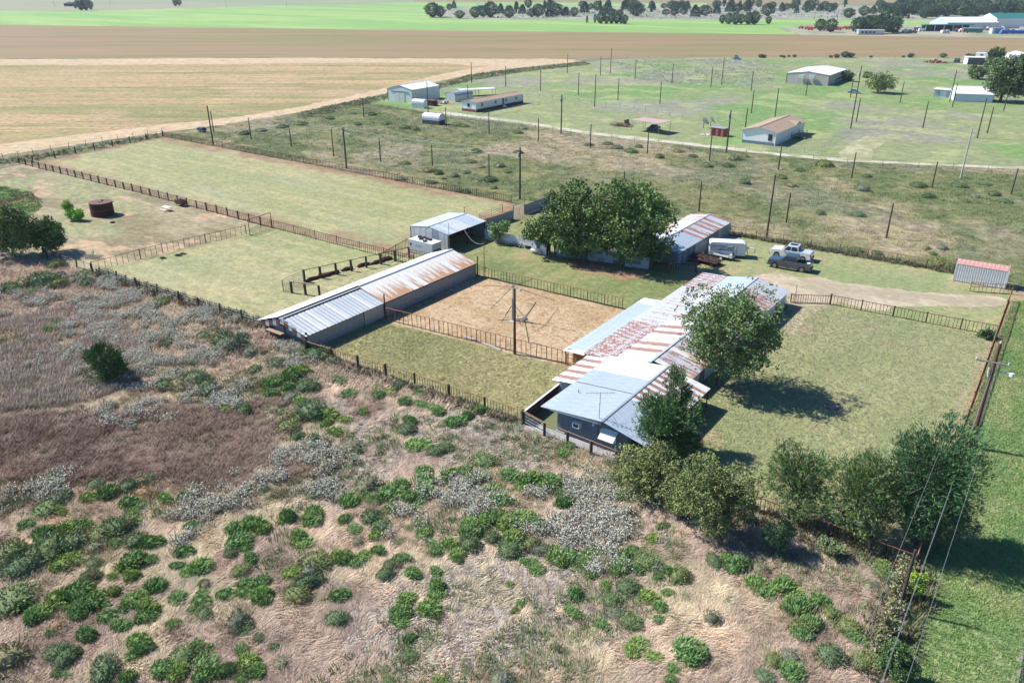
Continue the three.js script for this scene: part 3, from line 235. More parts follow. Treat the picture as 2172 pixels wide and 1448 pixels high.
// shipping container
{ const b = at(2020.2, 596.1), c = at(2129.6, 614.4); const t = thing('shipping_container', 'white ribbed shipping container with a faded red roof by the roadside gate', 'container', V((b.x + c.x) / 2, 0, (b.z + c.z) / 2 - 1.22)); t.rotation.y = -Math.atan2(c.z - b.z, c.x - b.x); const L = 3.05, W = 1.22, H = 2.55;
  sheets(t, 'side_panel', V(-L, 0.15, W), V(L, 0.15, W), V(-L, H - 0.1, W), 22, (i) => S.contWhite[i % 2], { out: V(0, 0, 1), geo: RIB1, rib: 0.05 }); sheets(t, 'side_panel', V(-L, 0.15, -W), V(L, 0.15, -W), V(-L, H - 0.1, -W), 22, (i) => S.contWhite[i % 2], { out: V(0, 0, -1), geo: RIB1, rib: 0.05 }); sheets(t, 'roof_panel', V(-L, H, W), V(L, H, W), V(-L, H, -W), 12, (i) => S.contRed[i % 2], { geo: RIB1, rib: 0.02 });
  bx(t, 'end_door', M.white, L, L + 0.06, 0.15, H - 0.05, -W + 0.04, W - 0.04); bx(t, 'end_wall', M.galv, -L - 0.03, -L + 0.02, 0.15, H - 0.05, -W + 0.04, W - 0.04); for (const z of [-W, W]) { bx(t, 'bottom_rail', M.rust, -L, L, 0.02, 0.17, z - 0.05, z + 0.05); bx(t, 'top_rail', M.contRail || (M.contRail = mat(lin(0.5, 0.26, 0.24), 0.8)), -L, L, H - 0.1, H - 0.004, z - 0.045, z + 0.045); for (const x of [-L, L]) bx(t, 'corner_post', M.white, x - 0.07, x + 0.07, 0, H + 0.015, z - 0.065, z + 0.065); } for (const z of [-0.5, -0.2, 0.2, 0.5]) bar(t, 'lock_rod', M.pipeGrey, V(L + 0.09, 0.2, z), V(L + 0.09, H - 0.2, z), 0.02); }

// ---------- fences ----------
// pts: ground points; every span gets posts, rails and pickets, each a part of its own
function fence(name, label, pts, { h = 1.35, post = 2.9, postH = 0.15, postR = 0.09, postMat = M.wood, gap = 0.42, picketMat = M.pipe, picketR = 0.03, railMat = M.pipe, railR = 0.042, rails = [1], lean = 0.03, wire = 0, category = 'fence', seed = 1, corners = true, bend = 0.03, alt = null } = {}) {
  const t = thing(name, label, category, pts[0].clone().setY(0)), o = pts[0], r = rnd(seed), L = (p, y) => V(p.x - o.x, y, p.z - o.z);
  for (let s = 0; s + 1 < pts.length; s++) { const a = pts[s], b = pts[s + 1], d = b.clone().sub(a), len = d.length(), n = Math.max(1, Math.round(len / post));
    for (let i = 0; i <= n; i++) { if (i === n && s + 2 < pts.length) continue; const p = a.clone().addScaledVector(d, i / n), k = 0.85 + 0.3 * r(), lx = (r() - 0.5) * lean * 2, lz = (r() - 0.5) * lean * 2; const big = !alt || i % alt === 0; bar(t, 'post', big ? postMat : picketMat, L(p, 0), L(p, h + postH * (0.6 + r() * 0.8)).add(V(lx, 0, lz)), (big ? postR : postR * 0.5) * k);
      if (i < n) { const q = a.clone().addScaledVector(d, (i + 1) / n); for (const f of rails) bar(t, 'rail', railMat, L(p, h * f + (r() - 0.5) * 0.03), L(q, h * f + (r() - 0.5) * 0.03), railR); for (let w = 0; w < wire; w++) bar(t, 'wire', M.wire, L(p, h * (w + 0.5) / wire), L(q, h * (w + 0.5) / wire), 0.009, ROD4);
        if (gap) { const m = Math.max(1, Math.round(len / n / gap)); for (let k2 = 1; k2 < m; k2++) { const c = p.clone().lerp(q, (k2 + (r() - 0.5) * 0.25) / m), e = (r() - 0.5) * bend * 2; bar(t, 'picket', picketMat, L(c, 0.02).add(V(e, 0, -e)), L(c, h * (0.985 + (rails[0] < 1 ? 0.05 * r() : 0))), picketR, ROD4); } } } } }
  return t; }
const W = (x, z) => V(x, 0, z);
fence('picket_fence', 'dense brown picket fence along the far side of the far paddock', [at(345, 290), at(700, 357), at(1084, 431)], { h: 1.4, gap: 0.46, post: 4.2, picketMat: M.pipe, railMat: M.rust, seed: 2, postR: 0.07, rails: [1, 0.25], picketR: 0.045 });
fence('rail_fence', 'post and rail fence at the dirt road end of the far paddock', [at(70, 346), at(160, 326), at(345, 290)], { h: 1.5, gap: 1.5, post: 5.4, postR: 0.14, rails: [1, 0.55], seed: 3, railR: 0.03 });
fence('wire_fence', 'old leaning wire fence with weeds along the dirt road', [at(-60, 352), at(70, 327), at(250, 297), at(345, 284)], { h: 1.3, gap: 0, post: 4, postR: 0.06, rails: [0.95], railR: 0.012, wire: 3, seed: 4, lean: 0.12 });
fence('picket_fence', 'post and picket fence between the far paddock and the tank yard', [at(40, 347), at(300, 411), at(577, 484)], { h: 1.35, gap: 0.5, post: 3.0, postR: 0.13, seed: 5, postH: 0.2 });
fence('picket_fence', 'picket fence between the two paddocks running down to the open barn', [at(581, 485), at(868, 560), at(878, 562)], { h: 1.4, gap: 0.42, post: 5, postR: 0.06, seed: 6 });
fence('pen_fence', 'grey picket fence from the pen corner down to the long shed', [at(868, 548), at(958, 566)], { h: 1.4, gap: 0.5, post: 3.4, postR: 0.07, seed: 7, picketMat: M.pipeGrey });
fence('picket_fence', 'short picket fence from the pen corner to the tyre-topped box', [at(806, 560), at(872, 523), at(912, 510)], { h: 1.5, gap: 0.4, post: 4, postR: 0.08, seed: 8 });
fence('picket_fence', 'thin picket fence between the tank yard and the near paddock', [at(197, 577), at(345, 537), at(522, 497)], { h: 1.45, gap: 0.9, post: 3.3, postR: 0.065, seed: 9, railR: 0.03, alt: 2 });
fence('pole_fence', 'stout dark pole fence of the small pen left of the long shed', [at(646, 598), at(868, 548)], { h: 1.7, gap: 0, post: 2.3, postR: 0.17, railMat: M.pipe, seed: 10, postH: 0.05 });
fence('pole_fence', 'row of four dark pen posts below the pen gate', [at(619, 622), at(678, 630)], { h: 1.6, gap: 0, post: 2.0, postR: 0.16, seed: 11, postH: 0.02 });
fence('wire_fence', 'leaning black post and wire fence between the weeds and near paddock', [at(100, 547), at(195, 579), at(248, 597), at(380, 640), at(562, 697)], { h: 1.35, gap: 2.4, post: 4.3, postR: 0.13, wire: 4, rails: [0.97], railR: 0.018, lean: 0.15, seed: 12 });
fence('picket_fence', 'orange-railed picket fence along the front lawn facing the weeds', [W(-63.5, -48.9), at(880, 819), W(-35.4, -50.5)], { h: 1.4, gap: 0.34, post: 3.9, postR: 0.14, railMat: M.orangeRust, railR: 0.045, seed: 13, picketMat: M.pipe, picketR: 0.022 });
fence('wire_fence', 'orange pipe and wire fence in front of the small dark blue house', [W(-35.4, -50.4), W(-32.6, -49.8), W(-25.2, -49.55)], { h: 1.5, gap: 0, post: 2.7, postR: 0.13, railMat: M.orangeRust, railR: 0.045, wire: 5, seed: 14, postH: 0 });
fence('picket_fence', 'red-railed picket fence behind the olive bushes and junipers', [W(-25.0, -49.5), at(1590, 1082), at(1937, 1214)], { h: 1.45, gap: 0.36, post: 3.2, postR: 0.13, railMat: M.rust, railR: 0.045, seed: 15 });
fence('pipe_fence', 'tall rusty red pipe fence along the roadside verge', [at(1937, 1214), at(2114, 712), at(2140, 640)], { h: 1.5, gap: 0.3, post: 4, postR: 0.06, postMat: M.rust, railMat: M.rustLight, railR: 0.05, picketMat: M.rustDark, picketR: 0.03, seed: 16, rails: [1, 0.12], bend: 0.06 });
fence('picket_fence', 'orange-railed picket fence between the sand arena and the garden lawn', [at(1012, 585), at(1320, 656)], { h: 1.5, gap: 0.5, post: 2.4, postR: 0.05, postMat: M.pipe, railMat: M.orangeRust, railR: 0.05, seed: 17, postH: 0 });
fence('picket_fence', 'rusty picket fence between the sand arena and the front lawn', [at(820, 680), at(1205, 776)], { h: 1.7, gap: 0.62, post: 1.25, postR: 0.045, postMat: M.rust, railMat: M.rustLight, railR: 0.04, picketMat: M.pipe, seed: 18, postH: 0, lean: 0.05 });
fence('wavy_picket_fence', 'rusty fence of wavy pickets between the dirt drive and side lawn', [at(1761, 647), at(2112, 714)], { h: 1.35, gap: 0.42, post: 3.9, postR: 0.085, postMat: M.rustDark, railMat: M.rust, picketMat: M.pipe, seed: 19, rails: [1, 0.08], bend: 0.09 });
fence('pipe_gate', 'rusty picket gate between the stable corner and wavy picket fence', [at(1677, 643), at(1760, 646)], { h: 1.2, gap: 0.3, post: 5.2, postR: 0.08, postMat: M.rust, railMat: M.rust, seed: 20, rails: [1, 0.15], category: 'gate' });
fence('pipe_fence', 'orange-topped pipe fence behind the parked pickups and container', [at(1549, 499), at(1780, 538), at(2030, 582)], { h: 1.5, gap: 0.6, post: 4.3, postR: 0.05, postMat: M.rustDark, railMat: M.orangeRust, railR: 0.045, picketMat: M.pipe, picketR: 0.014, seed: 21, postH: 0 });
fence('swing_gate', 'open rusty swing gate standing in front of the shipping container', [at(2057, 619), at(2146, 625)], { h: 1.35, gap: 0.5, post: 5, postR: 0.05, postMat: M.orangeRust, railMat: M.orangeRust, railR: 0.04, picketMat: M.orangeRust, seed: 22, rails: [1, 0.6, 0.08], category: 'gate' });
fence('stable_yard_fence', 'dark red picket fence in the shade between the streaked barn and stable', [at(1380, 573), at(1418, 578), at(1475, 578)], { h: 1.3, gap: 0.35, post: 3, postR: 0.16, postMat: M.brick, picketMat: M.rustDark, railMat: M.rustDark, seed: 23 });
function tubeGate(name, label, a, b, h, n, m, arch = 0) { const t = thing(name, label, 'gate', a), d = b.clone().sub(a).setY(0), e = (f, y) => d.clone().multiplyScalar(f).setY(y); for (const f of [0, 1]) bar(t, 'upright', m, e(f, 0), e(f, h), 0.06); for (let i = 0; i < n; i++) bar(t, 'tube', m, e(0, 0.15 + (h - 0.2) * i / (n - 1)), e(1, 0.15 + (h - 0.2) * i / (n - 1)), 0.025); bar(t, 'brace', m, e(0.5, 0.1), e(0.5, h - 0.05), 0.02); if (arch) { for (const f of [0, 1]) bar(t, 'arch_post', m, e(f, h), e(f, arch), 0.05); bar(t, 'arch_beam', m, e(0, arch), e(1, arch), 0.045); } return t; }
tubeGate('tube_gate', 'black tube gate closing the small pen beside four short posts', at(601, 619), at(645, 599), 1.7, 7, M.trim); tubeGate('arched_gate', 'tube gate under a tall pipe arch where three paddock fences meet', at(530, 501), at(577, 484), 1.35, 6, M.pipe, 2.7); tubeGate('tube_gate', 'rusty tube gate between the two grey sheet walls behind the big trees', at(1089, 464), at(1113, 453), 1.6, 6, M.rust, 2.3); tubeGate('arena_gate', 'red tube gate into the sand arena beside the stable lean-to', at(1202, 775), at(1235, 783), 1.4, 4, M.rustLight);
// cattle panels behind the open barn
{ const t = tubeGate('cattle_panel', 'rusty cattle panels of a small corral behind the open barn', at(1018, 470), at(1066, 449), 1.4, 4, M.rustLight); const o = at(1018, 470), q = at(985, 456).sub(o).setY(0); for (let i = 0; i < 4; i++) bar(t, 'tube', M.rustLight, V(0, 0.15 + i * 0.4, 0), q.clone().setY(0.15 + i * 0.4), 0.03); bar(t, 'upright', M.rust, q.clone(), q.clone().setY(1.5), 0.06); }
// walls of corrugated sheet
function sheetWall(label, a, b, h, n, mats, seed, out) { const t = thing('sheet_wall', label, 'wall', a, 'corrugated sheet walls'), d = b.clone().sub(a).setY(0); const L = d.length(), N = V(-d.z, 0, d.x).divideScalar(L); if (N.dot(out) < 0) N.negate(); for (let r = 0; r < 3; r++) sheets(t, 'wall_sheet', V(0, h * r / 3 + 0.02, 0).addScaledVector(N, 0.012 * r), d.clone().setY(h * r / 3 + 0.02).addScaledVector(N, 0.012 * r), V(0, h * (r + 1) / 3 + 0.03, 0).addScaledVector(N, 0.012 * r), n, any(mats, seed + r), { out: N, geo: RIB6, rib: 0.012 }); for (let i = 0; i <= n; i++) { const p = d.clone().multiplyScalar(i / n).addScaledVector(N, -0.08); bar(t, 'post', M.wood, p, p.clone().setY(h + 0.05), 0.06); } return t; }
sheetWall('grey sheet wall running from the open barn to the tube gate', W(-76.6, -96.2), at(1089, 466), 1.65, 5, [S.wall[0], S.wall[1]], 3, V(1, 0, 0)); sheetWall('grey sheet wall between the tube gate and the largest tree', at(1113, 455), at(1165, 436), 1.75, 4, S.wall, 5, V(1, 0, 0));
sheetWall('white sheet wall behind the light green shrub and the junk', at(1028, 508), at(1138, 533), 1.75, 6, [S.white[0], S.galv[0], S.white[1]], 2, V(0, 0, 1)); sheetWall('pale sheet wall behind the two large tree trunks', at(1180, 543), at(1318, 562), 1.9, 8, [S.wall[0], S.blue[0], M.steelBlue, S.wall[1]], 4, V(0, 0, 1)); sheetWall('blue grey sheet gate wall right of the larger tree trunk', at(1325, 566), at(1376, 572), 1.75, 3, [S.blue[0], M.steelBlue, S.blue[1]], 6, V(0, 0, 1));  // wall behind the trunks: tree shade is put into its darker blue-grey sheets
{ const a = at(1150, 541), t = thing('privy_shed', 'small grey garden shed against the white sheet wall by the red chairs', 'shed', a); bx(t, 'wall', M.galv, -1.2, 0.7, 0, 1.9, -1.2, 0); bx(t, 'dark_door', M.dark, 0.72, 0.78, 0.02, 1.8, -1.1, -0.15); bx(t, 'roof', M.trim, -1.35, 0.95, 1.9, 1.98, -1.35, 0.15); bx(t, 'shutter', M.trim, -1.0, -0.4, 0.9, 1.7, 0.003, 0.05); }

// ---------- poles ----------
const poleGeo = new THREE.CylinderGeometry(0.7, 1, 1, 9, 1);
function pole(name, label, bxp, byp, topRow, txp, { r = 0.13, m = M.woodPole, box = false, arm = false, lamp = false, group } = {}) { const b = at(bxp, byp), h = heightOf(b, topRow), t = thing(name, label, name.includes('utility') ? 'utility pole' : 'pole', b, group); const c = part(t, 'shaft', poleGeo, m, V(0, h / 2, 0), V(r, h, r)); if (box) { part(t, 'transformer', CYL, M.galv, V(-0.32, h * 0.86, 0.1), V(0.2, 0.75, 0.2)); bar(t, 'bracket', M.trim, V(0, h * 0.88, 0), V(-0.3, h * 0.88, 0.08), 0.04); } if (arm) bx(t, 'crossarm', m, -0.9, 0.9, h - 0.6, h - 0.48, -0.06, 0.06); t.top = V(b.x, h, b.z); return t; }
const gLot = 'wooden poles standing about the mown lot', gWeed = 'wooden poles standing in the weedy field';
for (const [l, x, y, ty, o] of [
  ['wooden pole nearest the large grey barn at the edge of the mown lot', 1000, 175, 132], ['pole second right of the large grey barn along the weedy bank', 1072.7, 184, 140], ['pole on the grey ground left of the middle of the mown lot', 1146.3, 193, 149], ['pole on the weedy bank at the far corner of the mown lot', 1203.3, 155, 115], ['pole behind the brown-roofed mobile home on the grey ground', 1226.7, 202, 153], ['taller pole right of the mobile home beside the garden fence', 1261.3, 227, 157], ['pole just left of the tallest pole at the far corner', 1273.3, 160, 120], ['tallest pole at the far corner beside the brown field', 1294.7, 156, 102], ['pole left of the far end of the debris fence', 1310.7, 212, 165], ['pole at the left edge of the silvery weeds', 1347, 168, 126], ['pole above the pink carport in the mown lot', 1399.7, 220, 172], ['pole in the front edge of the silvery weeds', 1425.3, 177, 135], ['pole in the silvery weeds left of the taller pole', 1508, 185, 143], ['taller pole in the silvery weeds below the blue car', 1530.7, 180, 122], ['pole left of the beige metal building', 1593.3, 193, 150], ['pole between the silvery weeds and the double-wide house', 1594, 240, 190], ['pole rising behind the roof of the double-wide house', 1644, 249, 186], ['pole in front of the beige metal building', 1709.7, 203, 167], ['short pole beside the grey car near the sparse tree', 1804, 207, 168], ['pole right beside the tall transformer pole in the lot', 1816.7, 259, 207], ['pole right of the sparse tree', 1909.7, 218, 172], ['dark pole with a white foot alone in the right of the lot', 1958, 272, 215], ['pole in front of the left end of the white barn', 2014.7, 217, 148], ['thinner pole right of the one before the white barn', 2020.7, 227, 177], ['thin pole beside the tall brown pole at the right', 2094.7, 283, 227], ['pole under the big tree at the right edge of the lot', 2129.7, 235, 185], ['pole left of the double-wide house by the red shed', 1581.3, 270, 229]]) pole('lot_pole', l, x, y, ty, 0, { r: 0.17, group: gLot });
for (const [l, x, y, ty] of [['pole in front of the grey barn doors', 908, 238, 173], ['short pole behind the mobile home porch end', 992.7, 213, 180], ['pole touching the right end of the white rounded shed', 946.3, 268, 227], ['pole in the weeds below the mobile home', 1037.3, 285, 238], ['pole above the gravel track left of the transformer pole', 1141.7, 300, 250], ['pole in the weeds right of the transformer pole', 1252, 313, 263], ['pole in the weeds below the pink carport', 1373, 326, 277], ['pole in the weeds below the red shed', 1504.7, 342, 272], ['pole beside the gravel track below the double-wide house', 1651.3, 360, 304], ['pole below the branching of the house track', 1806.7, 377, 323], ['pole left of the grey concrete pole', 1977.3, 398, 343], ['rightmost pole at the edge of the weeds', 2145.3, 413, 357], ['short pole left of the grey barn in the weeds', 771.7, 248, 208], ['leftmost thin pole above the picket fence', 532.3, 295, 250], ['second thin pole from the left in the weeds', 617.7, 310, 263], ['thin pole left of the transformer pole by the paddock', 707.7, 332, 273], ['thin pole right of the transformer pole by the paddock', 807, 342, 292], ['thin pole in the tan grass near the dark bushes', 917, 352, 307], ['thin pole among the dark bushes', 1037.3, 375, 327], ['thin pole just above the crown of the big tree', 1322, 415, 363], ['red brown pole left of the streaked barn', 1482.3, 449, 385], ['short brown pole right of the tall black pole', 1668, 472, 409], ['brown pole in the weeds behind the container', 1880.3, 505, 431], ['short pole beside the blue trailer by the dirt road', 453, 281, 236]]) pole('field_pole', l, x, y, ty, 0, { r: 0.15, group: gWeed });
const uA = pole('utility_pole', 'leaning utility pole at the far corner of the far paddock', 452, 308, 224, 0, { r: 0.2 }), uB = pole('utility_pole', 'utility pole with pale transformer above the far paddock fence', 735, 358, 270, 0, { r: 0.2, box: true }), uC = pole('utility_pole', 'utility pole with transformer behind the corral and open barn', 1102.7, 423, 313, 0, { r: 0.2, box: true }), uD = pole('utility_pole', 'tall black utility pole right of the streaked barn', 1626, 505, 371, 0, { r: 0.16 });
const uE = pole('utility_pole', 'utility pole with transformer beside the gravel track and carport', 1190, 283, 200, 0, { r: 0.2, box: true }), uF = pole('utility_pole', 'utility pole with transformer left of the double-wide house', 1541, 322, 233, 0, { r: 0.2, box: true }), uG = pole('utility_pole', 'tallest lot pole with transformer between the house and white barn', 1804.7, 273, 139, 0, { r: 0.17, box: true }), uH = pole('utility_pole', 'tall brown utility pole at the right of the mown lot', 2073.3, 293, 207, 0, { r: 0.17 }), uI = pole('utility_pole', 'pale grey concrete pole beside the gravel track', 2038, 378, 272, 0, { r: 0.17, m: M.concrete });
function cable(label, a, b, sag, r = 0.011, m = M.wire) { const pts = []; for (let i = 0; i <= 16; i++) { const f = i / 16, p = a.clone().lerp(b, f); p.y -= sag * 4 * f * (1 - f); pts.push(p); } const g = new THREE.TubeGeometry(new THREE.CatmullRomCurve3(pts), 24, r, 4); const o = new THREE.Mesh(g, m); o.name = numbered('overhead_wire'); scene.add(o); return tag(o, label, 'wire', 'overhead wires'); }
const uu = (p, dy, dx = 0) => p.top.clone().add(V(dx, -dy, dx)); for (const [p, q, n] of [[uA, uB, 'paddock corner pole to the first transformer pole'], [uB, uC, 'first transformer pole to the corral pole'], [uC, uD, 'corral pole to the tall black pole']]) { cable('upper wire from the ' + n, uu(p, 0.15), uu(q, 0.15), 0.7); cable('lower wire from the ' + n, uu(p, 1.1), uu(q, 1.1), 1.0); }
cable('wire from the track transformer pole to the house pole', uu(uE, 0.2), uu(uF, 0.2), 1); cable('wire from the house pole to the tallest lot pole', uu(uF, 0.2), uu(uG, 0.2), 1); cable('wire from the tallest lot pole to the tall brown pole', uu(uG, 0.2), uu(uH, 0.2), 1);
// big roadside pole with crossarm, conduit and lamp
{ const b = at(2058, 950), h = heightOf(b, 728), t = thing('roadside_utility_pole', 'large brown roadside utility pole with grey crossarm, conduit and street lamp', 'utility pole', b); part(t, 'shaft', poleGeo, mat(lin(0.16, 0.07, 0.045), 0.9), V(0, h / 2, 0), V(0.2, h, 0.2)); const ya = h - 1.05, ca = at(2072, 762, ya), cb = at(2140, 775, ya), arm = [ca.sub(b), cb.sub(b)]; bar(t, 'crossarm', M.woodGrey, arm[0], arm[1], 0.07); for (const p of arm) { part(t, 'insulator', TAPER, M.white, p.clone().add(V(0, 0.15, 0)), V(0.06, 0.2, 0.06)); } part(t, 'insulator', TAPER, M.white, V(0, h + 0.1, 0), V(0.06, 0.2, 0.06)); bar(t, 'arm_brace', M.pipeGrey, arm[0].clone().multiplyScalar(0.6).setY(ya), V(0, ya - 0.8, 0), 0.025); bar(t, 'arm_brace', M.pipeGrey, arm[1].clone().multiplyScalar(0.6).setY(ya), V(0, ya - 0.8, 0), 0.025); bar(t, 'conduit', M.pipeGrey, V(0.22, 0.1, 0.1), V(0.16, h * 0.72, 0.1), 0.045); const lp = V(1.3, h * 0.76, -0.1); bar(t, 'lamp_arm', M.white, V(0, h * 0.74, 0), lp, 0.035); part(t, 'lamp_head', TAPER, M.white, lp.clone().add(V(0.1, -0.1, 0)), V(0.2, 0.26, 0.2)); bar(t, 'fuse_cutout', M.white, V(-0.3, ya - 1.2, 0.2), V(-0.2, ya - 2, 0.2), 0.06); part(t, 'arrester', TAPER, M.pipeGrey, V(0.35, ya - 0.9, 0.1), V(0.1, 0.5, 0.1)); bx(t, 'meter_box', M.pipeGrey, 0.2, 0.42, 1.1, 1.7, 0, 0.2);
  const far = V(0, 0, 62), A0 = arm[0].clone().add(b), B0 = arm[1].clone().add(b), top = V(b.x, h + 0.15, b.z), low = V(b.x, h * 0.72, b.z); cable('leftmost roadside wire from the crossarm towards the viewer', A0, A0.clone().add(far), 0.9, 0.008); cable('rightmost roadside wire from the crossarm towards the viewer', B0, B0.clone().add(far), 0.9, 0.008); cable('roadside wire from the top of the brown pole towards the viewer', low.clone().setY(low.y + 0.6), low.clone().setY(low.y + 0.6).add(far), 0.9, 0.008); cable('lowest roadside wire from the brown pole towards the viewer', low, low.clone().add(far), 1.0, 0.008); }
// arena light pole and the horse walker
{ const b = at(1091.5, 752), h = heightOf(b, 612), t = thing('arena_light_pole', 'brown wooden light pole at the front rail of the sand arena', 'pole', b); part(t, 'shaft', poleGeo, M.woodPole, V(0, h / 2, 0), V(0.16, h, 0.16)); bar(t, 'lamp_arm', M.pipeGrey, V(0, h - 0.1, 0), V(0.6, h + 0.15, 0), 0.03); part(t, 'lamp_head', TAPER, M.galv, V(0.75, h + 0.05, 0), V(0.15, 0.25, 0.15)); bar(t, 'service_mast', M.pipeGrey, V(-0.05, h, 0.05), V(0.0, h + 1.0, 0.05), 0.03);
  const c = at(1088, 680), w = thing('horse_walker', 'grey motorised horse walker with drooping arms in the sand arena', 'horse walker', c); bx(w, 'base', M.concrete, -0.55, 0.55, 0.02, 0.1, -0.55, 0.55); bar(w, 'motor_column', M.pipeGrey, V(0, 0.1, 0), V(0, 2.9, 0), 0.17); bar(w, 'mast', M.pipeGrey, V(0, 2.9, 0), V(0, 4.6, 0), 0.06); for (let i = 0; i < 4; i++) { const a = R(20 + i * 90), p = V(Math.cos(a), 0, Math.sin(a)); bar(w, 'leg', M.pipe, V(0, 2.2, 0), p.clone().multiplyScalar(1.7).setY(0.12), 0.03); const q = p.clone().applyAxisAngle(UPV, 0.5); const cv = new THREE.CatmullRomCurve3([V(0, 4.4, 0), q.clone().multiplyScalar(2.6).setY(4.0), q.clone().multiplyScalar(5.5).setY(3.6)]); const m = part(w, 'arm', new THREE.TubeGeometry(cv, 8, 0.03, 5), M.pipe); bar(w, 'stay', M.trim, V(0, 4.6, 0), q.clone().multiplyScalar(2.6).setY(4.0), 0.012, ROD4); } const k = at(1112, 678).sub(c).setY(0); bx(w, 'pulley_plate', M.trim, k.x - 0.3, k.x + 0.3, 0.12, 0.2, k.z - 0.3, k.z + 0.3); [[1137, 642], [1122, 730], [1056, 681]].forEach(([x, y]) => bar(w, 'ground_rod', M.pipe, k.clone().setY(0.16), at(x, y).sub(c).setY(0.12), 0.035)); }
{ const b = at(1014, 596); b.set(-62.4, 0, -79.4); const t = thing('wire_mast', 'thin pipe mast with a drooping wire beside the long shed corner', 'pole', b); bar(t, 'mast', M.rust, V(0, 0, 0), V(0, 5.2, 0), 0.05); cable('drooping wire from the open barn to the thin pipe mast', V(b.x, 4.9, b.z), V(-73.4, 2.8, -88.5), 0.9, 0.02); }

// ---------- plants ----------
class Leaves { constructor() { this.p = []; this.c = []; } tri(a, b, c, col) { for (const v of [a, b, c]) { this.p.push(v.x, v.y, v.z); this.c.push(col[0], col[1], col[2]); } } blade(o, d, side, len, wid, col) { const t = o.clone().addScaledVector(d, len), l = o.clone().addScaledVector(d, len * 0.35).addScaledVector(side, wid), r = o.clone().addScaledVector(d, len * 0.35).addScaledVector(side, -wid); this.tri(o, l, t, col); this.tri(o, t, r, col); } geo() { const g = new THREE.BufferGeometry(); g.setAttribute('position', new THREE.Float32BufferAttribute(this.p, 3)); g.setAttribute('color', new THREE.Float32BufferAttribute(this.c, 3)); g.computeVertexNormals(); return g; } }
const leafMat = new THREE.MeshStandardMaterial({ vertexColors: true, roughness: 0.8, side: THREE.DoubleSide }), barkMat = mat(lin(0.13, 0.105, 0.085), 0.95), twigMat = mat(lin(0.26, 0.235, 0.21), 0.95);
const sph = (r) => { const z = r() * 2 - 1, a = r() * Math.PI * 2, s = Math.sqrt(1 - z * z); return V(s * Math.cos(a), z, s * Math.sin(a)); };
const LV = 1.5, shade = (c, r, k = 0.35) => { const f = 1 - k / 2 + r() * k, g = 1 + (r() - 0.5) * k * 0.4; return [c[0] * f * g, c[1] * f, c[2] * f / g]; };
const RIGHT = V(cY, 0, -sY);
function limb(list, a, b, r0, r1, bend, r) { const mid = a.clone().lerp(b, 0.5).add(V((r() - 0.5) * bend, (r() - 0.3) * bend, (r() - 0.5) * bend)), cv = new THREE.CatmullRomCurve3([a, mid, b]), g = new THREE.TubeGeometry(cv, 6, 1, 6), p = g.attributes.position; for (let i = 0; i <= 6; i++) { const c = cv.getPointAt(i / 6), rr = r0 + (r1 - r0) * i / 6; for (let j = 0; j <= 6; j++) { const k = i * 7 + j, v = V().fromBufferAttribute(p, k).sub(c).multiplyScalar(rr).add(c); p.setXYZ(k, v.x, v.y, v.z); } } list.push(g); }
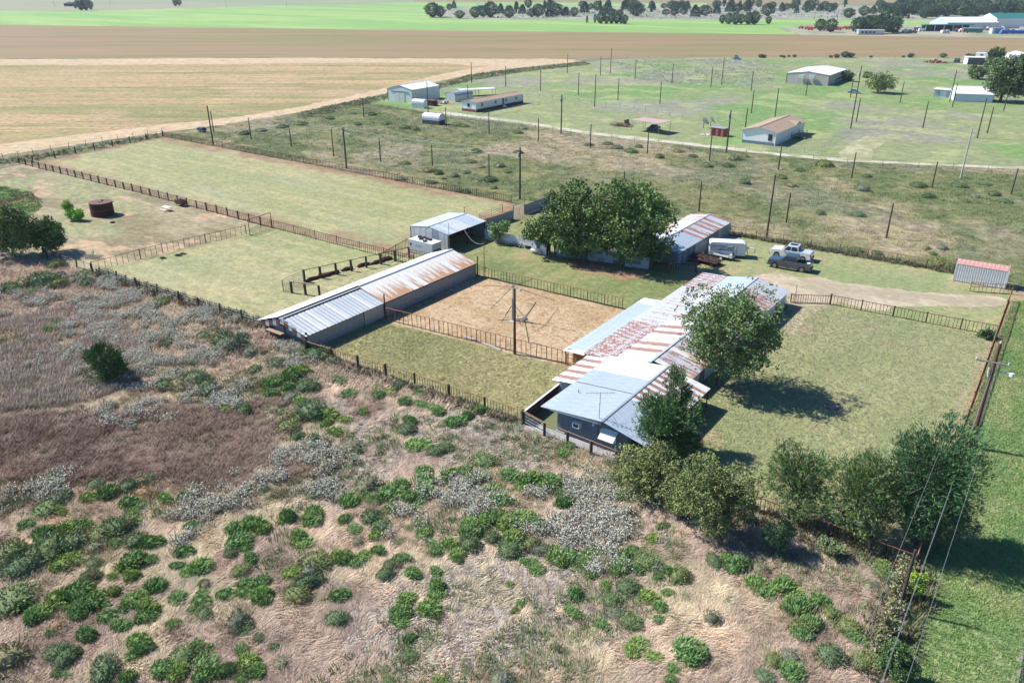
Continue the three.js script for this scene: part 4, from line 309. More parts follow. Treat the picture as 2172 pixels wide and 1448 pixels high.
// crown fills the outline that spans columns x0..x1 and rows top..bottom when seen from the survey point
function tree(name, label, category, bxp, byp, x0, x1, top, bottom, { n = 700, per = 9, leaf = 0.24, col = [0.05, 0.085, 0.028], col2 = null, kind = 'broad', lobes = 9, trunk = 0.22, seed = 1, hollow = 0.35, twigs = 10, depth = 0.9, group, vary = 0.5 } = {}) {
  const b = at(bxp, byp), r = rnd(seed * 97 + 5), hT = heightOf(b, top), hB = Math.max(0.15, heightOf(b, bottom)), [mx, , s] = seenAt(V(b.x, (hT + hB) / 2, b.z)), w = (x1 - x0) / s / 2, cx = ((x0 + x1) / 2 - mx) / s, cy = (hT + hB) / 2, hh = (hT - hB) / 2;
  const t = thing(name, label, category, b, group), c0 = RIGHT.clone().multiplyScalar(cx).setY(cy), lobe = [], leaves = new Leaves(), wood = [];
  lobes = Math.round(lobes * 1.4); for (let i = 0; i < lobes; i++) { const y = -0.82 + 1.62 * ((i + r()) / lobes), a = i * 2.4 + r() * 1.2, q = 0.3 + 0.2 * r(), pr = kind === 'cedar' ? 1 - 0.34 * Math.pow((y + 1) / 2, 1.8) : kind === 'dome' ? Math.sqrt(1 - Math.pow(clamp((y + 1) / 2), 2) * 0.8) : Math.sqrt(1 - y * y * 0.75) * 0.95, k = pr * (i % 4 === 0 ? 0.2 : 0.52 + 0.2 * r()); lobe.push([V(Math.cos(a) * w * k, y * hh * 0.82, Math.sin(a) * w * depth * k).add(c0), V(w * q * (0.55 + pr * 0.45), hh * q * 0.75, w * depth * q * (0.55 + pr * 0.45))]); } lobe.push([c0.clone(), V(w * 0.6, hh * 0.7, w * depth * 0.6)]);
  n = Math.round(n * 1.9); leaf *= 1.2; const fk = kind === 'cedar' ? 1.75 : 2.05; for (let i = 0; i < n; i++) { const li = Math.floor(r() * lobe.length), [lc, lr] = lobe[li], lt = 0.78 + 0.5 * HT[(li * 71 + seed * 13) & 65535], d = sph(r), rad = hollow + (1 - hollow) * Math.pow(r(), 0.45), c = V(d.x * lr.x, d.y * lr.y, d.z * lr.z).multiplyScalar(r() < 0.14 ? 1.05 + 0.3 * r() : rad).add(lc); if (c.y < hB * 0.6) continue; if (fbm(c.x * 0.7 + seed * 3, c.y * 0.8 + c.z * 0.6, 2) < 0.33) continue; const base = col2 && r() < 0.4 ? col2 : col, tone = shade([base[0] * fk * lt, base[1] * fk * 1.12 * lt, base[2] * fk * 0.82 * lt], r, vary), outw = c.clone().sub(c0).normalize();
    for (let k = 0; k < per; k++) { const o = c.clone().add(sph(r).multiplyScalar(leaf * 1.6 * r())), dir = kind === 'cedar' ? outw.clone().multiplyScalar(0.8).add(V(0, 0.45, 0)).add(sph(r).multiplyScalar(0.75)).normalize() : sph(r).add(V(0, 0.2, 0)).normalize(), side = dir.clone().cross(sph(r)).normalize(), cc = shade(tone, r, 0.3); leaves.blade(o, dir, side, leaf * (0.7 + r() * 0.7) * (kind === 'cedar' ? 1.5 : 1), leaf * (kind === 'cedar' ? 0.16 : 0.34), cc); } }
  const fork = V(cx * 0.2 * RIGHT.x, hB + (hT - hB) * 0.22, cx * 0.2 * RIGHT.z); limb(wood, V(0, -0.1, 0), fork, trunk, trunk * 0.75, 0.25, r); for (let i = 0; i < lobe.length; i++) limb(wood, fork, lobe[i][0], trunk * 0.4, trunk * 0.1, 0.7, r);
  const twig = []; for (let i = 0; i < twigs; i++) { const l = lobe[i % lobe.length], e = sph(r); limb(twig, l[0], V(e.x * l[1].x, e.y * l[1].y, e.z * l[1].z).multiplyScalar(1.02).add(l[0]), trunk * 0.1, trunk * 0.025, 0.3, r); }
  part(t, 'trunk', mergeGeometries(wood), barkMat); if (twig.length) part(t, 'twigs', mergeGeometries(twig), twigMat); part(t, 'crown', leaves.geo(), leafMat); return t; }
const OAK = [0.052, 0.078, 0.026], OAK2 = [0.085, 0.105, 0.042], CED = [0.036, 0.07, 0.024], CED2 = [0.06, 0.088, 0.032], OLV = [0.095, 0.098, 0.042], OLV2 = [0.12, 0.115, 0.058];
tree('shade_tree', 'left of the two large dark shade trees behind the garden lawn', 'tree', 1234, 549, 1136, 1300, 386, 549, { n: 1150, per: 9, leaf: 0.3, col: OAK, col2: OAK2, lobes: 13, trunk: 0.38, seed: 1, twigs: 26, hollow: 0.4 });
tree('shade_tree', 'larger right one of the two dark shade trees behind the garden lawn', 'tree', 1316, 563, 1244, 1434, 372, 563, { n: 1450, per: 9, leaf: 0.3, col: OAK, col2: [0.066, 0.092, 0.03], lobes: 15, trunk: 0.42, seed: 2, twigs: 26, hollow: 0.4 });
tree('garden_tree', 'small leaning tree left of the big shade trees before the sheet wall', 'tree', 1178, 541, 1100, 1196, 462, 520, { n: 260, per: 8, leaf: 0.3, col: OAK, col2: OAK2, lobes: 6, trunk: 0.15, seed: 3, twigs: 8 });
tree('garden_shrub', 'light grey green shrub over an old wheel before the white sheet wall', 'shrub', 1062, 516, 1032, 1086, 464, 514, { n: 260, per: 8, leaf: 0.2, col: [0.11, 0.135, 0.075], col2: [0.075, 0.11, 0.04], lobes: 6, trunk: 0.08, seed: 4, twigs: 10 });
tree('yard_tree', 'leafy tree leaning over the red-striped stable roof', 'tree', 1521, 820, 1432, 1664, 604, 795, { n: 1500, per: 8, leaf: 0.2, col: [0.06, 0.085, 0.03], col2: [0.095, 0.115, 0.055], lobes: 18, trunk: 0.2, seed: 6, twigs: 40, hollow: 0.45, vary: 0.6 });
tree('juniper_tree', 'dark juniper with a twisted top standing at the house corner', 'tree', 1418, 962, 1328, 1494, 842, 955, { n: 1050, per: 9, leaf: 0.17, col: [0.04, 0.078, 0.03], col2: [0.062, 0.095, 0.036], kind: 'cedar', lobes: 13, trunk: 0.2, seed: 7, twigs: 26, depth: 0.85 });
tree('twisted_juniper', 'thin pale twisted juniper rising above the house roof', 'tree', 1440, 946, 1408, 1470, 772, 880, { n: 300, per: 8, leaf: 0.17, col: [0.07, 0.1, 0.045], col2: [0.1, 0.115, 0.06], kind: 'cedar', lobes: 7, trunk: 0.14, seed: 8, twigs: 24, hollow: 0.3 });
tree('olive_bush', 'rounded olive bush in front of the house fence, left of its twin', 'bush', 1362, 1046, 1280, 1456, 946, 1070, { n: 900, per: 9, leaf: 0.13, col: OLV, col2: OLV2, kind: 'dome', lobes: 12, trunk: 0.08, seed: 9, twigs: 14, hollow: 0.5 });
tree('olive_bush', 'largest rounded olive bush before the red-railed fence', 'bush', 1514, 1126, 1412, 1622, 958, 1156, { n: 1300, per: 9, leaf: 0.13, col: OLV, col2: [0.075, 0.085, 0.036], kind: 'dome', lobes: 14, trunk: 0.08, seed: 10, twigs: 14, hollow: 0.5 });
tree('olive_bush', 'low olive bush filling the gap between the two larger olive bushes', 'bush', 1440, 1088, 1392, 1492, 1000, 1098, { n: 500, per: 9, leaf: 0.13, col: OLV2, col2: OLV, kind: 'dome', lobes: 8, trunk: 0.06, seed: 26, twigs: 8, hollow: 0.5 });
tree('juniper_tree', 'grey-bottomed juniper on the side lawn edge, leftmost of three', 'tree', 1692, 1098, 1626, 1770, 940, 1090, { n: 800, per: 9, leaf: 0.15, col: [0.06, 0.1, 0.03], col2: [0.12, 0.125, 0.07], kind: 'cedar', lobes: 11, trunk: 0.22, seed: 11, twigs: 34 });
tree('juniper_tree', 'open juniper with orange-brown tips between two other junipers', 'tree', 1808, 1140, 1750, 1906, 950, 1138, { n: 850, per: 9, leaf: 0.15, col: [0.066, 0.105, 0.03], col2: [0.12, 0.125, 0.066], kind: 'cedar', lobes: 12, trunk: 0.22, seed: 12, twigs: 40 });
tree('juniper_tree', 'tallest dark green juniper at the fence corner under the wires', 'tree', 1940, 1150, 1868, 2080, 890, 1130, { n: 1500, per: 9, leaf: 0.17, col: [0.032, 0.075, 0.032], col2: [0.05, 0.09, 0.038], kind: 'cedar', lobes: 17, trunk: 0.3, seed: 13, twigs: 20, depth: 1 });
tree('juniper_tree', 'low blue-grey juniper boughs beside the roadside verge', 'tree', 1985, 1156, 1918, 2074, 1060, 1130, { n: 420, per: 9, leaf: 0.16, col: [0.07, 0.105, 0.075], col2: [0.05, 0.085, 0.045], kind: 'cedar', lobes: 9, trunk: 0.16, seed: 14, twigs: 16 });
tree('small_shrub', 'small grey green shrub in front of the red-railed fence', 'shrub', 1652, 1172, 1612, 1690, 1102, 1160, { n: 300, per: 9, leaf: 0.11, col: [0.1, 0.115, 0.06], kind: 'dome', lobes: 6, trunk: 0.05, seed: 15, twigs: 10 });
tree('small_shrub', 'thin low shrub under the junipers beside the red-railed fence', 'shrub', 1762, 1180, 1735, 1795, 1142, 1170, { n: 150, per: 8, leaf: 0.11, col: [0.11, 0.12, 0.07], lobes: 5, trunk: 0.04, seed: 16, twigs: 10 });
tree('dark_bush', 'dark leafy bush at the bottom edge beside the verge', 'bush', 1905, 1446, 1862, 1955, 1365, 1450, { n: 420, per: 9, leaf: 0.12, col: [0.05, 0.075, 0.03], kind: 'dome', lobes: 7, trunk: 0.05, seed: 17, twigs: 4 });
tree('yellow_flower_bush', 'bright green bush dotted with yellow flowers by the fence corner', 'bush', 1943, 1270, 1924, 1966, 1206, 1262, { n: 150, per: 9, leaf: 0.1, col: [0.12, 0.2, 0.035], col2: [0.2, 0.19, 0.03], lobes: 5, trunk: 0.03, seed: 18, twigs: 0 });
tree('left_tree', 'dark leafy tree at the left edge of the tank yard', 'tree', 30, 545, -40, 80, 432, 552, { n: 800, per: 9, leaf: 0.28, kind: 'dome', col: OAK2, col2: OAK2, lobes: 11, trunk: 0.22, seed: 19, twigs: 8 });
tree('left_tree', 'right one of the two dark trees beside the tank yard', 'tree', 92, 536, 58, 137, 454, 538, { n: 620, per: 9, leaf: 0.27, kind: 'dome', col: OAK, col2: OAK2, lobes: 10, trunk: 0.2, seed: 20, twigs: 8 });
tree('field_juniper', 'dark green spreading juniper alone in the brown weeds', 'tree', 220, 806, 172, 264, 728, 804, { n: 520, per: 9, leaf: 0.2, col: [0.045, 0.085, 0.022], col2: [0.03, 0.062, 0.02], kind: 'cedar', lobes: 10, trunk: 0.12, seed: 21, twigs: 6 });
tree('willow_shrub', 'taller yellow green shrub behind the other beside the rusty tank', 'shrub', 140, 448, 128, 152, 426, 450, { n: 120, per: 9, leaf: 0.2, col: [0.13, 0.19, 0.05], lobes: 4, trunk: 0.05, seed: 22, twigs: 0 });
tree('willow_shrub', 'bright green rounded shrub left of the rusty water tank', 'shrub', 157, 468, 139, 177, 442, 470, { n: 220, per: 9, leaf: 0.2, col: [0.12, 0.21, 0.04], lobes: 6, trunk: 0.05, seed: 23, twigs: 0 });
tree('yucca_clump', 'spiky dark yucca clump inside the side lawn corner', 'plant', 2094, 718, 2083, 2106, 705, 718, { n: 60, per: 6, leaf: 0.28, col: [0.05, 0.08, 0.04], kind: 'cedar', lobes: 3, trunk: 0.02, seed: 24, twigs: 0 });

// weeds of the rough field
function bush(kind, seed) { const L = new Leaves(), r = rnd(seed * 31 + 7), P_ = { dark: [[0.15, 0.21, 0.082], 900, 0.15], bright: [[0.165, 0.29, 0.078], 700, 0.26], tan: [[0.3, 0.23, 0.14], 420, 0.22], grey: [[0.2, 0.21, 0.12], 460, 0.22] }[kind], bumps = []; for (let i = 0; i < 7; i++) { const d = sph(r); d.y = Math.abs(d.y) * 0.7; bumps.push([d, 0.75 + 0.3 * r()]); }
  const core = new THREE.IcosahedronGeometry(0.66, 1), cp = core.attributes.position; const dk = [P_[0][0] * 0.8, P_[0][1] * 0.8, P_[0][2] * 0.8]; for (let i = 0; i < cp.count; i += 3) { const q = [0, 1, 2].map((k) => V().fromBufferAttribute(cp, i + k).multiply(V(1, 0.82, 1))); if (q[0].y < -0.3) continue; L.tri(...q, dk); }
  for (let i = 0; i < P_[1]; i++) { const d = sph(r); d.y = Math.abs(d.y) * 1.1 - 0.12; d.normalize(); let rad = 0.72; for (const [bd, bk] of bumps) { const k = d.dot(bd); if (k > 0.5) rad = Math.max(rad, 0.72 + (bk - 0.7) * (k - 0.5) * 1.6); } const o = d.clone().multiplyScalar(rad * (0.78 + 0.24 * r())).multiply(V(1, 0.85, 1)); const t = shade(P_[0], r, 0.7);
    if (kind === 'bright') { const dir = d.clone().multiplyScalar(0.55).add(V(0.28, 0.42, -0.62)).add(sph(r).multiplyScalar(0.35)).normalize(), side = dir.clone().cross(sph(r)).normalize(); if (r() < 0.12) t[0] *= 1.7; L.blade(o, dir, side, P_[2] * (0.6 + r() * 0.8), 0.036, t); } else { const dir = d.clone().add(sph(r).multiplyScalar(0.7)).normalize(), side = dir.clone().cross(sph(r)).normalize(); L.blade(o, dir, side, P_[2] * (0.5 + r() * 0.9), 0.024, t); } }
  return L.geo(); }
const bushGeo = { dark: [1, 2, 3].map((s) => bush('dark', s)), bright: [4, 5, 6, 7].map((s) => bush('bright', s)), tan: [8, 9].map((s) => bush('tan', s)), grey: [10, 11].map((s) => bush('grey', s)) };
const toneMats = [[1, 1, 1], [1.2, 1.15, 1.05], [0.82, 0.88, 0.9], [1.4, 1.18, 1], [1.05, 1.05, 1.2]].map((c) => { const m = leafMat.clone(); m.color.setRGB(...c); return m; });
function putBush(kind, name, label, group, p, rad, i, flat = 1.0) { const r = rnd(i * 13 + 3), m = new THREE.Mesh(bushGeo[kind][i % bushGeo[kind].length], toneMats[Math.floor(HT[(i * 53 + 9) & 65535] * 5)]); m.name = numbered(name); m.position.copy(p).setY(0.1); const k = rad * (1.18 + 0.24 * r()); m.scale.set(k * (0.75 + 0.6 * r()), k * flat * (0.65 + 0.6 * r()), k * (0.75 + 0.6 * r())); m.rotation.y = kind === 'bright' ? (r() - 0.5) * 1.2 : r() * 6.28; scene.add(m); return tag(m, label, 'bush', group); }
const DK = [107, 1017, 16, 120, 1012, 12, 203, 1023, 16, 297, 1018, 20, 275, 1030, 18, 310, 1012, 16, 103, 1070, 24, 120, 1058, 18, 138, 1048, 16, 220, 1125, 24, 245, 1112, 28, 270, 1105, 24, 110, 1160, 28, 150, 1148, 26, 85, 1165, 20, 200, 1157, 22, 292, 1143, 20, 30, 1168, 26, 52, 1195, 26, 12, 1190, 20, 28, 1263, 30, 200, 1192, 15, 193, 1222, 16, 507, 1313, 24, 630, 1250, 32, 655, 1228, 26, 670, 1187, 26, 660, 1205, 20, 510, 1207, 18, 488, 1173, 15, 713, 1307, 22, 17, 1390, 30, 223, 1413, 30, 387, 1387, 22, 435, 1300, 16, 597, 1403, 16, 140, 1390, 22, 120, 1378, 20, 550, 1350, 12, 779, 1020, 28, 1044, 1137, 20, 997, 1150, 22, 1082, 1160, 22, 1144, 1160, 20, 1125, 1150, 16, 817, 1213, 20, 830, 1195, 14, 761, 1148, 13, 807, 1107, 22, 787, 1093, 20, 1371, 1187, 24, 1395, 1200, 22, 1350, 1170, 18, 1440, 1217, 22, 1297, 1270, 20, 1304, 1293, 20, 1331, 1240, 22, 1350, 1245, 16, 1334, 1313, 22, 1064, 1437, 24, 731, 1307, 15, 824, 1443, 16, 867, 1387, 20, 487, 723, 30, 475, 715, 22, 505, 720, 22, 433, 707, 18, 455, 693, 14, 353, 725, 16, 210, 717, 14, 417, 797, 20, 375, 813, 20, 352, 815, 18, 437, 827, 18, 443, 813, 18, 233, 860, 16, 480, 867, 14, 518, 867, 19, 613, 897, 22, 600, 885, 16, 630, 923, 13, 665, 930, 14, 650, 813, 24, 617, 837, 18, 660, 867, 24, 640, 880, 16, 540, 780, 18, 533, 743, 18, 587, 767, 16, 673, 743, 22, 633, 747, 20, 703, 760, 18, 690, 750, 18, 655, 735, 14, 27, 607, 20, 50, 600, 16, 90, 592, 22, 122, 560, 14, 180, 578, 14, 10, 612, 16, 130, 583, 11, 125, 598, 18, 105, 602, 15, 160, 590, 14, 187, 598, 16, 230, 590, 14, 67, 613, 14, 57, 630, 10, 850, 812, 16, 840, 822, 13, 862, 905, 20, 745, 940, 24, 925, 950, 20, 945, 945, 14, 1025, 970, 22, 690, 985, 16, 755, 955, 14, 1515, 1190, 14, 1575, 1195, 14, 1610, 1205, 12, 1700, 1330, 16, 1760, 1390, 16, 1800, 1330, 14, 1675, 1390, 16, 1620, 1430, 18, 1640, 1400, 14, 1870, 1215, 12, 1850, 1240, 11, 1888, 1228, 12, 1760, 1300, 12, 1830, 1400, 16, 1510, 1310, 14];
const BR = [187, 1053, 13, 230, 1045, 16, 222, 1040, 12, 127, 1083, 11, 273, 1065, 13, 285, 1072, 12, 280, 1085, 10, 90, 1130, 15, 105, 1124, 13, 150, 1118, 16, 170, 1116, 16, 135, 1124, 14, 323, 1150, 14, 500, 1122, 16, 505, 1145, 18, 520, 1155, 16, 540, 1112, 16, 555, 1120, 14, 530, 1105, 12, 633, 1135, 18, 640, 1150, 14, 660, 1100, 17, 665, 1085, 14, 610, 1095, 16, 600, 1105, 12, 530, 1183, 14, 137, 1190, 17, 280, 1190, 18, 270, 1200, 16, 295, 1180, 14, 313, 1187, 14, 280, 1223, 12, 377, 1200, 12, 427, 1200, 16, 415, 1208, 13, 397, 1213, 12, 390, 1168, 14, 520, 1240, 15, 553, 1232, 15, 555, 1260, 18, 560, 1275, 13, 140, 1262, 16, 160, 1255, 18, 180, 1250, 16, 120, 1270, 14, 175, 1285, 18, 195, 1275, 17, 165, 1300, 14, 205, 1262, 14, 330, 1243, 15, 283, 1270, 17, 270, 1285, 15, 300, 1265, 14, 315, 1290, 16, 310, 1305, 15, 377, 1267, 13, 477, 1260, 13, 413, 1293, 13, 80, 1298, 18, 72, 1310, 13, 228, 1307, 15, 255, 1325, 16, 365, 1323, 14, 183, 1345, 15, 293, 1358, 14, 303, 1377, 15, 282, 1388, 13, 420, 1370, 17, 435, 1380, 14, 437, 1403, 16, 343, 1417, 15, 377, 1425, 15, 433, 1430, 17, 450, 1424, 13, 477, 1423, 16, 512, 1377, 13, 528, 1405, 15, 547, 1427, 14, 617, 1213, 15, 717, 1180, 13, 717, 1263, 13, 270, 1440, 13, 513, 1437, 13, 430, 1258, 11, 427, 1275, 11, 741, 1060, 16, 781, 1050, 15, 795, 1058, 13, 824, 1045, 18, 840, 1035, 16, 815, 1055, 14, 851, 1025, 16, 871, 1053, 16, 885, 1060, 13, 901, 1033, 18, 903, 1015, 16, 895, 1045, 14, 951, 1007, 15, 1011, 1010, 16, 1000, 1018, 13, 1117, 1018, 18, 1130, 1010, 16, 1105, 1028, 14, 1167, 1018, 18, 1155, 1028, 15, 1037, 1038, 16, 1050, 1030, 13, 1061, 1058, 15, 1045, 1065, 14, 1194, 1065, 16, 1187, 1043, 10, 997, 1108, 17, 985, 1118, 15, 1091, 1103, 18, 1110, 1095, 16, 1070, 1110, 16, 1124, 1103, 16, 1140, 1110, 15, 1041, 1097, 16, 1025, 1105, 15, 1055, 1090, 13, 997, 1130, 15, 1084, 1140, 17, 1070, 1150, 13, 1092, 1130, 12, 891, 1110, 13, 897, 1130, 13, 916, 1153, 14, 925, 1168, 12, 954, 1155, 14, 967, 1172, 14, 970, 1185, 11, 801, 1167, 13, 754, 1190, 15, 771, 1177, 13, 731, 1183, 16, 851, 1183, 14, 924, 1210, 12, 874, 1213, 13, 927, 1240, 15, 925, 1258, 12, 861, 1267, 15, 847, 1298, 15, 850, 1312, 14, 909, 1287, 15, 1136, 1207, 12, 1174, 1170, 16, 1180, 1180, 14, 1207, 1180, 15, 1195, 1190, 13, 1237, 1190, 15, 1250, 1198, 13, 1254, 1170, 13, 1327, 1175, 16, 1340, 1165, 13, 1317, 1200, 16, 1305, 1210, 14, 1351, 1207, 14, 1394, 1223, 11, 1284, 1240, 14, 1374, 1265, 15, 1385, 1272, 12, 1414, 1257, 11, 1214, 1295, 13, 1274, 1323, 13, 1381, 1140, 13, 1404, 1115, 11, 752, 1120, 13, 731, 1100, 11, 729, 1257, 11, 1351, 1365, 15, 1340, 1380, 13, 1384, 1390, 14, 1427, 1417, 13, 1420, 1440, 12, 931, 1443, 11, 407, 767, 10, 573, 810, 15, 573, 833, 13, 610, 820, 12, 617, 793, 17, 633, 787, 15, 605, 800, 13, 637, 848, 16, 693, 875, 14, 700, 885, 12, 717, 803, 12, 693, 897, 11, 708, 915, 11, 739, 834, 10, 799, 818, 9, 803, 837, 11, 821, 831, 11, 858, 851, 11, 891, 854, 13, 891, 834, 10, 922, 862, 14, 930, 872, 12, 1016, 867, 12, 991, 879, 13, 963, 893, 13, 770, 873, 10, 728, 887, 13, 869, 890, 13, 885, 940, 15, 1195, 960, 12, 1205, 945, 10, 900, 998, 15, 985, 998, 14, 1080, 1008, 16, 1540, 1185, 15, 1560, 1200, 13, 1600, 1235, 16, 1620, 1250, 15, 1655, 1245, 16, 1675, 1255, 14, 1690, 1290, 15, 1740, 1275, 12, 1715, 1325, 14, 1700, 1345, 12, 1868, 1200, 9, 1460, 1380, 16, 1475, 1395, 13, 1680, 1425, 14, 1810, 1350, 11, 340, 640, 11, 120, 680, 10, 105, 700, 10];
const half = (px, py) => (py < 900 ? 'behind the brown patch' : px > 1420 ? 'near the roadside corner' : px > 700 ? 'around the gravelly patches' : 'below the brown patch');
// each bush is told apart by its place: counted from the left within its part of the field
function placeBushes(list, make) { const rows = new Map(); list.forEach((b) => { const k = half(b[0], b[1]); if (!rows.has(k)) rows.set(k, []); rows.get(k).push(b); }); for (const [k, bs] of rows) bs.sort((a, b) => a[0] - b[0]).forEach((b, n) => make(b, ord(n), k)); }
const triples = (a) => { const o = []; for (let i = 0; i < a.length; i += 3) o.push([a[i], a[i + 1], a[i + 2], i]); return o; };
placeBushes(triples(DK), ([x, y, s, i], n, k) => { const p = at(x, y + s * 0.55), rad = s * (x > 1450 ? 1.35 : 1) * rangeOf(p) / LENS; putBush(i % 12 === 9 ? 'grey' : 'dark', 'tumbleweed_bush', n + ' rounded grey green tumbleweed from the left ' + k, 'tumbleweed bushes of the dry field', p, rad, i); });
{ const r = rnd(2024); let k = 0; while (k < 66) { const x = r() * 1420, y = 1030 + r() * 405; if (r() > sst(0.4, 0.62, fbm(x * 0.006 + 5, y * 0.008, 3))) continue; BR.push(x, y, 7 + r() * 6); k++; } }
placeBushes(triples(BR), ([x, y, s, i], n, k) => { const p = at(x, y + s * 0.55), rad = s * (x > 1450 ? 1.5 : 1.12) * rangeOf(p) / LENS; putBush('bright', 'feathery_weed', n + ' bright feathery green weed from the left ' + k, 'feathery green weeds of the dry field', p, rad, i, 0.92); });
[[305, 1042, 17], [195, 1222, 15], [637, 1275, 12], [437, 1240, 12], [120, 1325, 12], [560, 745, 14]].sort((a, b) => a[0] - b[0]).forEach(([x, y, s], i) => { const p = at(x, y + s * 0.5); putBush('tan', 'dried_bush', ord(i) + ' rounded dried tan bush from the left among the green weeds', 'dried tan bushes', p, s * rangeOf(p) / LENS, i); });
// bushes of the weedy field behind the farm
{ const r = rnd(404); let k = 0; const spots = [[1010, 320, 9], [1000, 342, 7], [1020, 352, 8], [1060, 350, 10], [1075, 362, 9], [990, 365, 7], [965, 372, 7], [940, 377, 6], [1040, 380, 11], [1025, 378, 9], [1048, 397, 7], [910, 360, 10], [930, 366, 9], [850, 378, 9], [915, 385, 9], [975, 402, 10], [990, 405, 9], [860, 345, 8], [1100, 322, 8], [1190, 395, 8], [1110, 270, 9], [1100, 280, 7], [970, 262, 10], [985, 266, 8], [1250, 305, 8], [1290, 303, 8], [1310, 312, 9], [1340, 320, 9], [1355, 310, 7], [1580, 385, 12], [1560, 335, 11], [1545, 350, 9], [1500, 350, 9], [1680, 390, 12], [1660, 375, 9], [1740, 450, 10], [1820, 452, 13], [1830, 400, 11], [1750, 347, 12], [1840, 372, 8], [1950, 392, 9], [2035, 392, 9], [2090, 388, 9], [2110, 410, 10], [2070, 415, 8], [2050, 425, 8], [2130, 425, 9], [1970, 415, 9], [1860, 535, 10], [2000, 525, 8], [1965, 525, 7], [1980, 538, 6], [1800, 528, 14], [1820, 530, 14], [1990, 555, 16], [2010, 562, 14], [1780, 527, 9], [750, 240, 6], [790, 242, 7], [820, 260, 8], [860, 268, 9], [880, 272, 9], [760, 262, 8], [700, 250, 7], [640, 262, 8], [600, 268, 8], [555, 275, 8], [520, 282, 8], [1580, 330, 7], [1700, 360, 8], [1470, 330, 8], [1440, 320, 7], [1400, 332, 8]];
  spots.sort((a, b) => a[0] - b[0]); const seen = {}; spots.forEach(([x, y, s], i) => { const p = at(x, y + s * 0.4), zone = (x < 1130 ? 'above the far paddock' : x < 1600 ? 'beyond the shade trees' : 'beyond the parked pickups'); seen[zone] = (seen[zone] || 0) + 1; putBush(i % 4 === 1 ? 'grey' : 'dark', 'field_bush', ord(seen[zone] - 1) + ' low rounded bush from the left in the weeds ' + zone, 'bushes of the weedy field', p, s * 1.08 * rangeOf(p) / LENS, i + 500, 0.8); }); }

// ground cover too dense to count
function tuft(seed, n, len, wid, spread, lean, cols, up = 0.6, tips = null) { const L = new Leaves(), r = rnd(seed); for (let i = 0; i < n; i++) { const o = V((r() - 0.5) * spread, 0, (r() - 0.5) * spread), dir = V((r() - 0.5) + lean.x, up * (0.5 + r()), (r() - 0.5) + lean.z).normalize(), side = V(dir.z, 0, -dir.x).normalize(), l = len * (0.5 + r()), c = shade(cols[Math.floor(r() * cols.length)], r, 0.5); L.blade(o, dir, side, l, wid * (0.7 + 0.6 * r()), c); if (tips) { const e = o.clone().addScaledVector(dir, l * 0.95); for (let k = 0; k < 4; k++) { const d2 = sph(r); d2.y = Math.abs(d2.y); L.blade(e.clone().add(sph(r).multiplyScalar(len * 0.12)), d2, d2.clone().cross(sph(r)).normalize(), len * 0.17, len * 0.05, shade(tips, r, 0.3)); } } } return L.geo(); }
function scatter(name, label, category, polys, count, geo, { scale = [0.8, 1.4], y = 0.1, seed = 1, keep = null, turn = 6.28, tint = null, squash = 1, tries = 12, yaw = null } = {}) { const r = rnd(seed * 7 + 1), mats = [], cols = [], q = new THREE.Quaternion(), m4 = new THREE.Matrix4(); let x0 = 1e9, x1 = -1e9, z0 = 1e9, z1 = -1e9; for (const pl of polys) for (const p of pl) { x0 = Math.min(x0, p.x); x1 = Math.max(x1, p.x); z0 = Math.min(z0, p.z); z1 = Math.max(z1, p.z); }
  for (let t = 0; t < count * tries && mats.length < count; t++) { const x = x0 + (x1 - x0) * r(), z = z0 + (z1 - z0) * r(); if (!polys.some((pl) => inside(pl, x, z))) continue; const kk = keep ? keep(x, z, r) : 1; if (kk <= 0 || r() > kk) continue; const s = scale[0] + (scale[1] - scale[0]) * r(); q.setFromAxisAngle(UPV, (r() - 0.5) * turn + (yaw ? yaw(x, z) : 0)); mats.push(m4.clone().compose(V(x, y, z), q, V(s, s * squash, s))); cols.push(tint ? tint(x, z, r) : [1, 1, 1]); }
  const im = new THREE.InstancedMesh(geo, leafMat, mats.length); const c = new THREE.Color(); mats.forEach((m, i) => { im.setMatrixAt(i, m); im.setColorAt(i, c.setRGB(...cols[i])); }); im.name = name; im.userData = { kind: 'stuff', label, category }; scene.add(im); return im; }
const WIND = V(0.25, 0, -0.55), straw = [[0.66, 0.53, 0.415], [0.57, 0.455, 0.35], [0.74, 0.62, 0.49], [0.46, 0.37, 0.28]], fdist = (x, z) => Math.hypot(x, z);
const nearPoly = P(-350, 700, 100, 700, 600, 800, 1100, 905, 1335, 990, 1590, 1095, 1930, 1225, 1840, 1560, -400, 1560), farDry = P(-200, 560, 95, 555, 195, 585, 560, 697, 650, 742, 1115, 900, 600, 810, 100, 720, -300, 720);
const dryTint = (x, z, r) => { const a = fbm(x * 0.1 + 3, z * 0.1, 4), k = 0.55 + 0.85 * fbm(x * 0.55, z * 0.55, 3); const c = mix3(mix3([1.08, 1, 0.9], [0.86, 0.78, 0.76], sst(0.4, 0.62, a)), [0.95, 0.98, 0.8], sst(0.52, 0.66, fbm(x * 0.2 + 50, z * 0.2, 3)) * 0.7); return gray(c, k * (0.8 + 0.4 * r())); };
const swirl = (x, z) => (fbm(x * 0.6 + 3, z * 0.6, 3) - 0.5) * 7;
const noGravel = (x, z) => 1 - 0.8 * blobAt(gravelB, x, z, 0.7);
scatter('dry_grass', 'tangled straw-coloured dry grass covering the rough field', 'grass', [nearPoly], 42000, tuft(11, 24, 0.28, 0.008, 0.55, WIND, straw, 0.42), { seed: 3, keep: noGravel, turn: 1.8, tint: dryTint, yaw: swirl });
